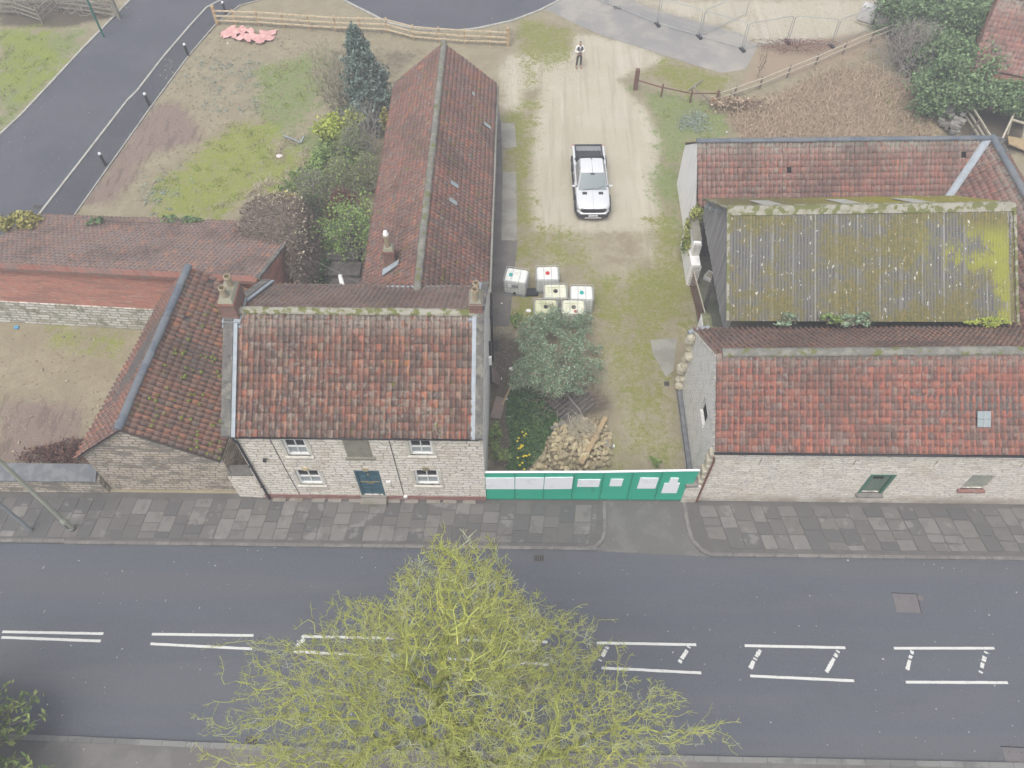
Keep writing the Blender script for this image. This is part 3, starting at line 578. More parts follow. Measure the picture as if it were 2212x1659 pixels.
for a, b, w_ in (((2, 1359), (221, 1363), .4), ((0, 1371), (215, 1379), .4), ((326, 1364), (546, 1367), .3), ((323, 1385), (543, 1396), .5), ((650, 1369), (863, 1373), .4), ((633, 1402), (850, 1412), .5), ((976, 1376), (1183, 1381), .5), ((965, 1417), (1185, 1430), .6), ((1290, 1383), (1505, 1387), .3), ((1300, 1437), (1516, 1448), .5), ((1610, 1389), (1828, 1393.5), .3), ((1622, 1454.5), (1847, 1465), .4), ((1933, 1394.5), (2151, 1394.5), .3), ((1959, 1468), (2180, 1469), .4)):
    mark((a[0], a[1]+4), (b[0], b[1]+4), .105, w_)
for a, b in (((656, 1378), (640, 1394)), ((1160, 1388), (1143, 1415)), ((1313, 1395), (1295, 1428)), ((1490, 1395), (1467, 1432)), ((1645, 1399), (1622, 1442)), ((1813, 1404), (1787, 1450)), ((1973, 1404), (1960, 1452)), ((2133, 1402), (2121, 1452))): mark(a, b, .15, 1.0)

# ------------------------------------------------------------------ buildings
def seg_gable(mb, x, y0, y1, ym, z0, ze, zr, th=.0):
    mb.poly([(x, y0, z0), (x, y1, z0), (x, y1, ze), (x, ym, zr), (x, y0, ze)])
def chimney(parent, c, d, z0, z1, m, pots, lead=True, cap=.16):
    st = MB().box((c[0], c[1], (z0+z1)/2), (d[0], d[1], z1-z0)).build('chimney', m, parent)
    mb = MB().box((c[0], c[1], z1-.1), (d[0]+.06, d[1]+.06, .1)).box((c[0], c[1], z1-.24), (d[0]+.03, d[1]+.03, .08)); mb.build('chimney_cornice', m, st)
    MB().box((c[0], c[1], z1+cap/2-.03), (d[0]+.02, d[1]+.02, cap), taper=.7).build('flaunching', 'mortar', st, bevel=.02)
    if lead: MB().box((c[0], c[1]-.1, z0+.62), (d[0]+.12, d[1]+.1, .1)).box((c[0], c[1]-d[1]/2-.12, z0+.45), (d[0]+.18, .25, .04)).build('lead_flashing', 'lead', st)
    for x, y, h, r_, cowl in pots:
        p = MB().lathe((x, y, z1+.02), [(r_*1.12, 0), (r_*1.05, .08), (r_*.95, h*.55), (r_*.95, h*.8), (r_*1.12, h*.83), (r_*1.12, h*.9), (r_, h*.92), (r_*1.03, h), (r_*.82, h), (r_*.78, h-.16)], 18, False).build('chimney_pot', 'clay_pot', st, smooth=False)
        if cowl: MB().lathe((x, y, z1+.02+h), [(r_*1.0, -.02), (r_*1.05, .05), (r_*.8, .14), (r_*.35, .2), (.02, .22)], 14, False).lathe((x, y, z1+.2+h), [(.06, 0), (.09, .05), (.02, .1)], 10, False).build('cowl', 'white_plastic', st)
        else: MB().lathe((x, y, z1+h-.18), [(r_*.8, 0), (.01, .001)], 14, False).build('flue', 'soot_and_shade', st)
def sash(parent, x0, x1, z0, z1, y, m='white_paint'):
    """painted sash window with reveal, sill, bars and two panes"""
    f = MB(); t = .09
    f.box(((x0+x1)/2, y+.1, z1-t/2), (x1-x0, .1, t)).box(((x0+x1)/2, y+.1, z0+t/2), (x1-x0, .1, t))
    for x in (x0+t/2, x1-t/2): f.box((x, y+.102, (z0+z1)/2), (t, .1, z1-z0-2*t))
    fr = f.build('window', m, parent); zm = (z0+z1)/2; xm = (x0+x1)/2
    MB().box((xm, y+.095, zm), (x1-x0-2*t, .07, .06)).box((xm, y+.097, (zm+.03+z1-t)/2), (.04, .05, z1-t-zm-.03)).box((xm, y+.112, (z0+t+zm-.03)/2), (.04, .05, zm-.03-z0-t)).build('glazing_bar', m, fr)
    MB().box((xm, y+.125, (zm+z1-t)/2), (x1-x0-2*t, .02, z1-t-zm)).build('upper_pane', 'dark_glass', fr)
    MB().box((xm, y+.145, (z0+t+zm)/2), (x1-x0-2*t, .02, zm-z0-t)).build('lower_pane', 'curtain', fr)
    MB().box((xm, y-.02, z0-.05), (x1-x0+.26, .16, .1)).build('sill', 'white_stone', fr, bevel=.015)
MT['white_stone'] = mat('white_stone', (.6, .57, .5), [((.42, .4, .36), 3, .5, .62, .6)], .85, bump=(12, .4))
def gutter(parent, pts, m='black_metal', r=.07):
    mb = MB()
    for a, b in zip(pts, pts[1:]): mb.tube(a, b, r, n=8)
    return mb.build('gutter', m, parent, smooth=True)

# --- stone house
HX0, HX1, HY0, HY1, HZ, HR, HRY = -11.2, -1.36, 16.05, 24.0, 5.36, 8.15, 20.05
H = thing('stone_house', 'whitewashed stone house with blue door, four sash windows and two brick chimney stacks', 'house', ((HX0+HX1)/2, 20, 0))
wm = MB(); wins = [(-9.31, -8.4, 3.82, 5.08), (-9.36, -8.34, 1.32, 2.6), (-4.31, -3.38, 3.97, 5.12), (-4.32, -3.31, 1.42, 2.72)]; door = (-6.87, -5.8, .35, 2.62); blk = (-6.9, -5.88, 3.82, 5.12)
wallx(wm, HX0, HX1, HY0, .0, HZ, wins+[door]); wm.poly([(HX0, HY1, 0), (HX1, HY1, 0), (HX1, HY1, HZ), (HX0, HY1, HZ)])
seg_gable(wm, HX0, HY0, HY1, HRY, 0, HZ, HR-.05); wm.build('wall', 'stone_house', H); we = MB(); seg_gable(we, HX1, HY0, HY1, HRY, 0, HZ+.1, HR+.12); we.build('gable_wall', 'stone_side', H)
for w_ in wins: sash(H, *w_, HY0)
for x0, x1, z0, z1 in wins[1::2]: MB().prism([((x0+x1)/2-.1, HY0-.04, z1), ((x0+x1)/2+.1, HY0-.04, z1), ((x0+x1)/2+.14, HY0-.04, z1+.26), ((x0+x1)/2-.14, HY0-.04, z1+.26)], (0, .06, 0)).build('keystone', 'stone_loose', H)
MB().prism([((-6.34)-.1, HY0-.04, 2.62), (-6.24, HY0-.04, 2.62), (-6.2, HY0-.04, 2.86), (-6.48, HY0-.04, 2.86)], (0, .06, 0)).build('keystone', 'stone_loose', H)
for x0, x1, z0, z1 in wins: 
    [MB().box((x_, HY0-.012, (z0+z1)/2), (.14, .03, z1-z0)).build('window_jamb', 'white_stone', H) for x_ in (x0-.07, x1+.07)]
bp = MB().box(((blk[0]+blk[1])/2, HY0-.012, (blk[2]+blk[3])/2), (blk[1]-blk[0], .03, blk[3]-blk[2])).build('blocked_window', 'render_patch', H); MB().box(((blk[0]+blk[1])/2, HY0-.05, blk[2]-.06), (1.2, .12, .12)).build('sill', 'render_patch', bp)
dr = MB().box(((door[0]+door[1])/2, HY0+.12, (door[2]+door[3])/2), (door[1]-door[0], .06, door[3]-door[2])).build('door', 'door_blue', H)
dm = MB(); xa, xb = door[0]+.09, door[1]-.09
for q in ((door[0]+.045, .09, door[2], door[3]), (door[1]-.045, .09, door[2], door[3])): dm.box((q[0], HY0+.055, (q[2]+q[3])/2), (q[1], .1, q[3]-q[2]))
dm.box(((door[0]+door[1])/2, HY0+.055, door[3]-.05), (door[1]-door[0]-.18, .1, .1)).build('door_frame', 'door_blue', dr)
dp = MB()
for xx in (-6.585, -6.085):
    for za, zb in ((.5, .95), (1.2, 1.85), (2.0, 2.45)):
        for a, b, c, d in ((xx, za, .38, .03), (xx, zb, .38, .03)): dp.box((a, HY0+.075, b), (c, .03, d))
        for a in (xx-.19, xx+.19): dp.box((a, HY0+.076, (za+zb)/2), (.03, .028, zb-za))
dp.build('door_moulding', 'door_blue', dr); MB().box((-6.335, HY0+.07, 1.4), (.3, .03, .05)).build('letterbox', 'brass', dr)
MB().lathe((-6.33, HY0+.06, 2.1), [(.03, 0), (.05, .06), (.03, .14)], 10).build('door_knocker', 'brass', dr); MB().box((-6.33, HY0+.07, 1.5), (.95, .03, .025)).build('door_bar', 'brass', dr)
MB().box((-6.33, HY0-.17, .13), (1.16, .42, .3)).build('doorstep', 'step_stone', H, bevel=.02); MB().box((-6.33, HY0-.05, .34), (1.12, .12, .1)).build('threshold', 'step_stone', H)
for a, b in ((HX0, -6.92), (-5.74, HX1)): MB().box(((a+b)/2, HY0-.012, .19), (b-a, .03, .36)).build('plinth', 'plinth_red', H)
for x in np.arange(-10.6, -1.8, .85): 
    if abs(x+6.3) > .7: MB().box((x+random.uniform(-.1, .1), HY0-.1, .02), (.6, .18, .07)).build('footing_stone', 'step_stone', H, bevel=.02)
RLx, RRx = -11.0, -1.74
pantiles('roof', (RLx, HRY, HR), (RRx, HRY, HR), (RLx-.02, 15.9, HZ+.18), (RRx, 15.9, HZ+.18), 'tile_house', H, 41, 16, amp=1.6)
pantiles('rear_roof', (RRx, HRY, HR), (RLx, HRY, HR), (RRx, 24.1, HZ-.1), (RLx, 24.1, HZ-.1), 'tile_back', H, 41, 14)
under('roof_boarding', [(RLx, HRY, HR), (RLx, 15.97, HZ+.2), (RRx, 15.97, HZ+.2), (RRx, HRY, HR)], H); under('roof_boarding', [(RLx, HRY, HR), (RRx, HRY, HR), (RRx, 24.05, HZ), (RLx, 24.05, HZ)], H)
ridge_caps('ridge', (RLx, HRY, HR+.06), (RRx, HRY, HR+.06), 'ridge_mossy', H, .17, .48)
for xa, xb in ((-11.5, -11.12), (-1.64, -1.34)):
    for ya, za, yb, zb in ((HRY, HR+.1, 15.85, HZ+.16), (HRY, HR+.1, 24.1, HZ+.08)):
        MB().prism([(xa, ya, za), (xb, ya, za), (xb, yb, zb), (xa, yb, zb)], (0, 0, .13)).build('coping', 'coping', H)
        xl = (xb, xb+.16) if xa < -5 else (xa-.16, xa)
        MB().prism([(xl[0], ya, za+.0), (xl[1], ya, za-.0), (xl[1], yb, zb-.0), (xl[0], yb, zb)], (0, 0, .075)).build('lead_flashing', 'lead', H)
chimney(H, (-11.2, 20.3), (.6, 1.2), 7.4, 8.95, 'brick_old', [(-11.22, 20.02, .6, .13, 0), (-11.14, 20.58, .62, .13, 0)])
chimney(H, (-1.66, 20.3), (.48, .75), 7.4, 8.85, 'brick_old', [(-1.66, 20.1, .66, .125, 0), (-1.64, 20.48, .6, .12, 0)])
gutter(H, [(-11.2, 15.9, HZ+.1), (-1.5, 15.9, HZ+.12)], r=.05)
dpm = MB().tube((-11.12, 15.88, HZ-.05), (-11.08, 15.98, HZ-.45), .05).tube((-11.08, 15.98, HZ-.4), (-11.02, 15.97, .05), .05).box((-11.08, 15.98, 3), (.14, .1, .06)).box((-11.05, 15.98, 1.2), (.14, .1, .06)); dpm.build('downpipe', 'black_metal', H)
cb = MB().tube((-9.75, 16.03, HZ), (-9.7, 16.03, 2.8), .012, n=5).tube((-9.7, 16.03, 2.8), (-9.62, 16.03, .4), .012, n=5); cb.build('cable', 'black_metal', H)
MB().tube((-5.05, 16.03, HZ), (-4.98, 16.03, .3), .015, n=5).build('cable', 'black_metal', H); MB().box((-4.92, 16.0, .36), (.16, .08, .14)).build('junction_box', 'white_plastic', H); MB().box((-10.35, 15.97, 3.55), (.12, .14, .12)).build('vent', 'black_plastic', H)
MB().tube((-5.6, 16.04, 1.7), (-5.42, 16.04, 1.7), .05, n=8).build('bell_plate', 'white_plastic', H)
# east side: pipes and brackets on the gable
MB().tube((-1.24, 21.2, 4.9), (-1.24, 21.1, 2.2), .05).box((-1.22, 22.6, 5.2), (.1, .6, .25)).build('soil_pipe', 'black_plastic', H); MB().box((-1.2, 20.4, 4.6), (.12, .14, .5)).build('flue_box', 'white_plastic', H)
MB().tube((-1.26, 23.8, 5.1), (-1.26, 23.7, .1), .05).build('downpipe', 'black_metal', H)

# --- long rear range
L0, L1 = 23.7, 42.4
LB = thing('long_outbuilding', 'long red pantiled range running back from the stone house, mossy grey ridge', 'outbuilding', (-4.6, 33, 0))
lw = MB().poly([(-7.55, L0, 0), (-7.55, L1, 0), (-7.55, L1, 3.0), (-7.55, L0, 3.0)]).poly([(-1.75, L0, 0), (-1.75, L1, 0), (-1.75, L1, 3.0), (-1.75, L0, 3.0)])
for y in (L0+.1, L1): lw.poly([(-7.55, y, 0), (-1.75, y, 0), (-1.75, y, 3.0), (-4.5, y, 5.55), (-7.55, y, 3.0)])
lw.build('wall', 'brick_old', LB)
sky_slot = {(50, 6), (47, 7), (36, 11), (25, 4), (24, 7)}
RZL = 5.65
pantiles('roof', (-4.5, L0-.6, RZL), (-4.5, L1+.15, RZL), (-1.5, L0-.2, 3.0), (-1.5, L1+.15, 3.0), 'tile_long', LB, 76, 14, amp=1.1)
pantiles('roof', (-4.5, L1+.15, RZL), (-4.5, L0-.6, RZL), (-7.72, L1+.15, 3.0), (-7.72, L0-.2, 3.0), 'tile_long', LB, 76, 14, amp=1.1)
under('roof_boarding', [(-4.5, L0, RZL), (-4.5, L1, RZL), (-1.55, L1, 3.0), (-1.55, L0, 3.0)], LB); under('roof_boarding', [(-4.5, L1, RZL), (-4.5, L0, RZL), (-7.65, L0, 3.0), (-7.65, L1, 3.0)], LB)
ridge_caps('ridge', (-4.5, L0-.55, RZL+.05), (-4.5, L1+.2, RZL+.05), 'ridge_grey', LB, .17, .5)
nL = Vector((3.0, 0, -2.65)).normalized()
MT['skylight'] = mat('skylight', (.27, .31, .32), [((.25, .3, .3), 4, .45, .6, .6)], .35, .5)
for px, py in ((980, 400), (977, 437), (1051, 273), (1021, 204)):
    q = min((at(px, py, z) for z in np.arange(2.8, 5.6, .02)), key=lambda p: abs((p.x+4.5)*2.65/3.0-(RZL-p.z)))
    up = Vector((2.65, 0, 3.0)).normalized(); sx = nL*(.24 if py > 210 else .1); sy = Vector((0, .14, 0)); c = q+up*.07
    MB().prism([c-sx-sy, c+sx-sy, c+sx+sy, c-sx+sy], up*.02).build('glass_tile', 'skylight', LB)
gutter(LB, [(-1.42, L0+.4, 2.86), (-1.42, L1, 2.9)], 'galv_dirty' if 'galv_dirty' in MT else 'concrete', .075)
for y in (26.8, 32.4, 36.2, 40.3): MB().tube((-1.42, y, 2.85), (-1.6, y, .02), .05).build('downpipe', 'black_metal', LB)
for y in (25.5, 29.6, 34.5, 37.8):
    MB().box((-1.72, y, 1.5), (.1, .9, 1.9)).build('door', 'door_blue' if y > 34 and y < 35 else 'wood_dark', LB)
MB().tube((-1.6, 31.0, 1.2), (-1.6, 35.5, 1.25), .07).build('wall_pipe', 'black_metal', LB)
chimney(LB, (-6.1, 26.35), (.5, .56), 3.6, 5.35, 'brick_old', [(-6.12, 26.35, .78, .13, 1)], False, .14)
MB().prism([(-6.5, 25.7, 4.08), (-5.65, 25.8, 4.78), (-5.65, 26.08, 4.8), (-6.5, 26.08, 4.12)], (0, 0, .05)).build('lead_flashing', 'lead', LB)
for x0, x1, yy in ((-5.9, -3.3, 23.62),): MB().beam((x0, yy, 5.45), (x1, yy, 5.45), .5, .04).build('lead_flashing', 'lead', LB)

# --- gabled outbuilding left of the house
O = thing('gabled_outbuilding', 'gabled stone outbuilding left of the stone house, mossy pantiles and dark ridge tiles', 'outbuilding', (-15.5, 20, 0))
rF, rB = Vector((-15.72, 16.25, 5.35)), Vector((-15.1, 25.0, 5.35)); eLF, eLB = Vector((-18.45, 16.2, 3.1)), Vector((-17.15, 25.2, 3.1)); eRF, eRB = Vector((-12.4, 16.15, 3.1)), Vector((-11.6, 25.0, 3.1))
ow = MB(); fy = 16.4
ow.poly([(-18.2, fy, 0), (-12.3, fy, 0), (-12.45, fy, 3.0), (-15.7, fy, 5.25), (-18.2, fy, 3.05)]).poly([(-17.0, 25, 0), (-11.8, 25, 0), (-11.8, 25, 3.0), (-15.1, 25, 5.25), (-17.0, 25, 3.05)])
ow.poly([(-18.2, fy, 0), (-17.0, 25, 0), (-17.0, 25, 3.05), (-18.2, fy, 3.05)]).poly([(-12.45, fy, 0), (-11.8, 25, 0), (-11.8, 25, 3), (-12.45, fy, 3)]); ow.build('wall', 'stone_gable', O)
pantiles('roof', rF, rB, eRF, eRB, 'tile_dark', O, 37, 13, holes={(25, 2), (35, 3)}, amp=1.6, sag=.08); pantiles('roof', rB, rF, eLB, eLF, 'tile_long', O, 38, 11, amp=1.4, sag=.1)
under('roof_boarding', [rF, rB, eRB, eRF], O); under('roof_boarding', [rF, rB, eLB, eLF][::-1], O)
ridge_caps('ridge', rF+Vector((0, 0, .06)), rB+Vector((0, 0, .06)), 'ridge_blue', O, .17, .62)
mc = [];
for _ in range(95):
    u, v = random.random()**1.3, random.uniform(.15, 1); u = 1-u if random.random() < .1 else u*.85; p = rF.lerp(rB, u).lerp(eRF.lerp(eRB, u), v); mc.append(p)
mbm = MB()
for p in mc:
    s_ = random.uniform(.035, .085); mbm.lathe((p.x, p.y, p.z+.03), [(s_, 0), (s_*1.05, s_*.3), (s_*.7, s_*.75), (.005, s_*.95)], 7, False)
mbm.build('moss_cushions', mat('moss_cushion', (.17, .2, .04), [((.1, .13, .025), 9, .45, .6, .7)], .95), O)['kind'] = 'stuff'

# --- brick shed far left
S = thing('brick_shed', 'long red brick lean-to shed on white stone footing, weathered tile roof', 'shed', (-19, 28, 0))
F0, F1, B0, B1 = Vector((-27.3, 26.1, 0)), Vector((-12.25, 25.25, 0)), Vector((-25.3, 31.35, 0)), Vector((-11.6, 30.9, 0)); ZF, ZB = 4.3, 2.35
up = lambda p, z: Vector((p.x, p.y, z))
sw = MB().poly([up(F0, 1.62), up(F1, 1.62), up(F1, ZF), up(F0, ZF)]).poly([up(F1, 0), up(B1, 0), up(B1, ZB), up(F1, ZF)]).poly([up(F0, 0), up(B0, 0), up(B0, ZB), up(F0, ZF)]).poly([up(B0, 0), up(B1, 0), up(B1, ZB), up(B0, ZB)])
sw.build('wall', 'brick', S); MB().prism([up(F0, 0)+Vector((0, -.08, 0)), up(F1, 0)+Vector((0, -.08, 0)), up(F1, 0), up(F0, 0)], (0, 0, 1.65)).build('stone_footing', 'stone_shed', S)
pantiles('roof', up(F1, ZF+.06), up(F0, ZF+.06), up(B1, ZB+.06)+Vector((.1, .1, 0)), up(B0, ZB+.06)+Vector((-.1, .1, 0)), 'tile_shed', S, 62, 20, amp=.8)
under('roof_boarding', [up(F1, ZF), up(F0, ZF), up(B0, ZB), up(B1, ZB)], S)
MB().beam(up(F0, ZF-.02)+Vector((0, -.07, 0)), up(F1, ZF-.02)+Vector((0, -.07, 0)), .34, .2).build('coping', 'brick_old', S)
MB().beam(up(F1, ZF+.06), up(B1, ZB+.06), .2, .14).build('coping', 'coping', S)

# --- walls left of house
bw = thing('boundary_wall', 'low stone boundary wall with dark sloping coping beside the pavement at far left', 'wall', (-21, 16.3, 0))
MB().prism([(-30, 16.2, 0), (-18.3, 16.2, 0), (-18.3, 16.65, 0), (-30, 16.65, 0)], (0, 0, 1.15)).build('wall', 'stone_gable', bw)
MB().prism([(-30, 16.1, 1.16), (-18.35, 16.1, 1.16), (-18.35, 16.8, 1.5), (-30, 16.8, 1.5)], (0, 0, .08)).build('coping', 'slate', bw)
cw = thing('linking_wall', 'short stone wall filling the gap between the gabled outbuilding and the house', 'wall', (-11.8, 16.3, 0))
MB().prism([(-12.4, 16.1, 0), (-11.22, 16.06, 0), (-11.22, 16.55, 0), (-12.4, 16.6, 0)], (0, 0, 1.95)).build('wall', 'stone_house', cw); MB().box((-11.8, 16.33, 2.0), (1.18, .5, .09)).build('coping', 'coping', cw)

# --- right front barn
B = thing('roadside_barn', 'long pinkish stone barn on the roadside with bright red pantiles and green shutter', 'barn', (16, 19, 0))
bl = lambda x, a, b: a+(b-a)*(x-8)/12.3
bx0, bx1 = 7.97, 30.0
y0 = lambda x: 16.17-.004*(x-8); yr = lambda x: 19.2+.022*(x-8); yb = lambda x: 22.55+.02*(x-8)
win1, win2 = (14.83, 15.9, .95, 2.6), (19.05, 20.05, 1.42, 2.62)
wm = MB(); slits = [(9.93, 9.98, 3.3, 3.82), (13.76, 13.81, 3.26, 3.8), (17.06, 17.11, 3.3, 3.85), (20.6, 20.65, 3.3, 3.85)]
wallx(wm, bx0, bx1, 16.16, 0, 4.52, [win1, win2]+slits, .2); wm.poly([(bx0, yb(bx0), 0), (bx1, yb(bx1), 0), (bx1, yb(bx1), 4.1), (bx0, yb(bx0), 4.1)]); wm.build('wall', 'stone_barn', B)
gw = MB(); gz = lambda y: (4.5+(6.7-4.5)*(y-16.16)/(19.2-16.16)) if y < 19.2 else 4.1+(6.7-4.1)*(22.55-y)/(22.55-19.2)
o0, o1, oz0, oz1 = 18.1, 19.1, 2.95, 3.95
for a, b in ((16.16, o0), (o0, o1), (o1, 19.2), (19.2, 22.55)):
    if a == o0: gw.poly([(bx0, a, 0), (bx0, b, 0), (bx0, b, oz0), (bx0, a, oz0)]).poly([(bx0, a, oz1), (bx0, b, oz1), (bx0, b, gz(b)), (bx0, a, gz(a))])
    else: gw.poly([(bx0, a, 0), (bx0, b, 0), (bx0, b, gz(b)), (bx0, a, gz(a))])
for q in ([(bx0, o0, oz0), (bx0+.35, o0, oz0), (bx0+.35, o1, oz0), (bx0, o1, oz0)], [(bx0, o0, oz1), (bx0, o1, oz1), (bx0+.35, o1, oz1), (bx0+.35, o0, oz1)], [(bx0, o0, oz0), (bx0, o0, oz1), (bx0+.35, o0, oz1), (bx0+.35, o0, oz0)], [(bx0, o1, oz0), (bx0+.35, o1, oz0), (bx0+.35, o1, oz1), (bx0, o1, oz1)]): gw.poly(q)
gw.build('gable_wall', 'stone_side', B); MB().box((bx0+.16, 18.6, 3.45), (.05, 1.0, 1.0)).build('dark_opening', 'soot_and_shade', B)  # black panel paints the dark interior behind the gable opening
pantiles('roof', (7.86, 19.2, 6.85), (30, yr(30), 6.85), (7.86, 16.0, 4.6), (30, 16.02, 4.62), 'tile_barn', B, 92, 14, amp=1.6, sag=.05)
pantiles('rear_roof', (30, yr(30), 6.85), (7.86, 19.2, 6.85), (30, yb(30)+.15, 4.1), (7.86, 22.7, 4.1), 'tile_brown', B, 92, 14, amp=1.5, holes={(20, 8), (21, 8), (15, 3)}, sag=.08)
under('roof_boarding', [(7.95, 19.2, 6.85), (7.95, 16.07, 4.62), (30, 16.07, 4.62), (30, yr(30), 6.85)], B); under('roof_boarding', [(7.95, 19.2, 6.85), (30, yr(30), 6.85), (30, yb(30), 4.1), (7.95, 22.6, 4.1)], B)
ridge_caps('ridge', (8.1, 19.2, 6.92), (30, yr(30), 6.92), 'ridge_grey', B, .2, .95, .7)
sh = MB().box(((win1[0]+win1[1])/2, 16.27, (win1[2]+win1[3])/2), (win1[1]-win1[0]-.1, .05, win1[3]-win1[2]-.1)).build('shutter', mat('shutter_green', (.12, .17, .13), [((.2, .24, .18), (14, 1, .8), .5, .65, .7)], .8), B)
MB().box((win1[0]+.06, 16.2, 1.78), (.12, .14, 1.64)).box((win1[1]-.06, 16.2, 1.78), (.12, .14, 1.64)).box((15.365, 16.19, 2.55), (.83, .12, .1)).build('shutter_frame', mat('frame_green', (.06, .16, .11), rough=.7), sh); MB().box((15.3, 16.235, 2.25), (.42, .03, .26)).build('shutter_vent', 'soot_and_shade', sh)
MB().box((15.36, 16.08, .89), (1.16, .24, .12)).build('sill', 'wood_grey', sh)
w2 = MB().box(((win2[0]+win2[1])/2, 16.28, 2.02), (1.0, .05, 1.2)).build('window', mat('dirty_glass', (.24, .27, .24), [((.36, .37, .3), 2, .4, .6, .8)], .3), B); MB().box((19.55, 16.1, 1.37), (1.14, .2, .1)).build('sill', 'plinth_red', w2)
gutter(B, [(7.85, 16.0, 4.46), (30, 16.02, 4.48)], r=.055); MB().tube((7.9, 15.97, 4.2), (8.02, 16.08, 3.7), .045).tube((8.02, 16.08, 3.75), (7.99, 16.08, .05), .045).build('downpipe', 'rust', B)
sk = MB(); c = at(2110, 893, 5.2); c = Vector((c.x, 17.1, 4.35+(17.1-15.98)*2.5/3.22)); sk.prism([(c.x-.26, 16.85, 5.28), (c.x+.26, 16.85, 5.28), (c.x+.26, 17.35, 5.64), (c.x-.26, 17.35, 5.64)], (0, 0, .05)).build('skylight', 'skylight', B); MB().beam((c.x, 16.83, 5.32), (c.x, 17.36, 5.7), .03, .06).beam((c.x-.27, 17.1, 5.52), (c.x+.27, 17.1, 5.52), .03, .04).build('skylight_bar', 'galv', B)
MB().tube((7.62, 22.45, 4.12), (8.6, 22.75, 4.12), .11, n=10).build('rear_gutter', 'galv_grey', B)
for i in range(26):
    t = i/25; y = 16.3+i*.24; MB().box((7.9, y, gz(min(y, 22.5))+.02), (.16, .06, .05)).build('verge_stone', 'white_stone', B)
for i in range(17):   # projecting rounded stones up the rear corner
    z = .15+i*.235; k_ = random.uniform(.6, 1.05); y = 22.33+random.uniform(-.22, .2); me = MB().lathe((7.84+random.uniform(-.08, .1), y, z), [(.05, -.2*k_), (.2*k_, -.17*k_), (.27*k_, -.02), (.22*k_, .13*k_), (.1*k_, .2*k_), (.02, .21*k_)], 7)
    me.build('quoin_stone', 'quoin', B)
for i in range(9): MB().box((7.93+random.uniform(-.02, .02), 16.35, .25+i*.46), (.2+.12*(i % 2), .42, .3)).build('corner_stone', 'quoin', B, bevel=.05)
MB().prism([(7.93, 16.3, 0), (7.74, 16.4, 0), (7.74, 22.0, 0), (7.93, 22.0, 0)][::-1], (0, 0, .3)).build('plinth', 'slate', B)
st = thing('wall_stub', 'short broken stone wall end joining the green hoarding to the roadside barn', 'wall', (7.7, 16.25, 0))
MB().box((7.62, 16.3, .75), (.66, .5, 1.5)).build('wall', 'stone_barn', st, bevel=.04); MB().box((7.5, 16.2, 1.6), (.55, .4, .22), .1).build('cap_stone', 'wood_grey', st, bevel=.04)

# --- corrugated barn
D = thing('corrugated_barn', 'big barn with mossy corrugated cement roof and weathered grey boarded gable', 'barn', (15.9, 27, 0))
dx0, dx1, dyr, dzr, dyf, dzf, dyb, dzb = 9.42, 22.35, 27.15, 7.2, 22.95, 4.35, 31.25, 4.1
def corrugated(name, A, Bq, Cq, Dq, m, parent, pitch=.146, amp=.02, nv=14, lap=7):
    A, Bq, Cq, Dq = (np.array(q, float) for q in (A, Bq, Cq, Dq)); L = np.linalg.norm(Bq-A); n = int(L/pitch)*6; u = np.linspace(0, 1, n+1); v = np.linspace(0, 1, nv+1)
    nrm = np.cross(Bq-A, Cq-A); nrm /= np.linalg.norm(nrm); nrm *= np.sign(nrm[2]); UU, VV = np.meshgrid(u, v)
    P = (A*(1-UU)[..., None]+Bq*UU[..., None])*(1-VV)[..., None]+(Cq*(1-UU)[..., None]+Dq*UU[..., None])*VV[..., None]
    sh = np.floor(UU*L/.97); wob = .012*np.sin(sh*3.7)+.03*np.sin(VV*6+UU*9)*.4+np.where((UU*L/.97-sh) < .08, .014, 0)+np.where(VV < .5, .02, 0)
    P = P+nrm*(amp*np.cos(UU*L/pitch*2*np.pi)+wob)[..., None]; idx = np.arange(nv)[:, None]*(n+1)+np.arange(n)[None]
    Fq = np.stack([idx, idx+1, idx+n+2, idx+n+1], 2).reshape(-1, 4)
    return link(name, P.reshape(-1, 3), Fq, m, parent, smooth=True, attrs={'ph': np.cos(UU*L/pitch*2*np.pi).ravel(), 'mu': UU.ravel(), 'mv': VV.ravel(), 'seam': np.clip(1-np.abs((UU*L/.97) % 1-.04)*16, 0, 1).ravel()})
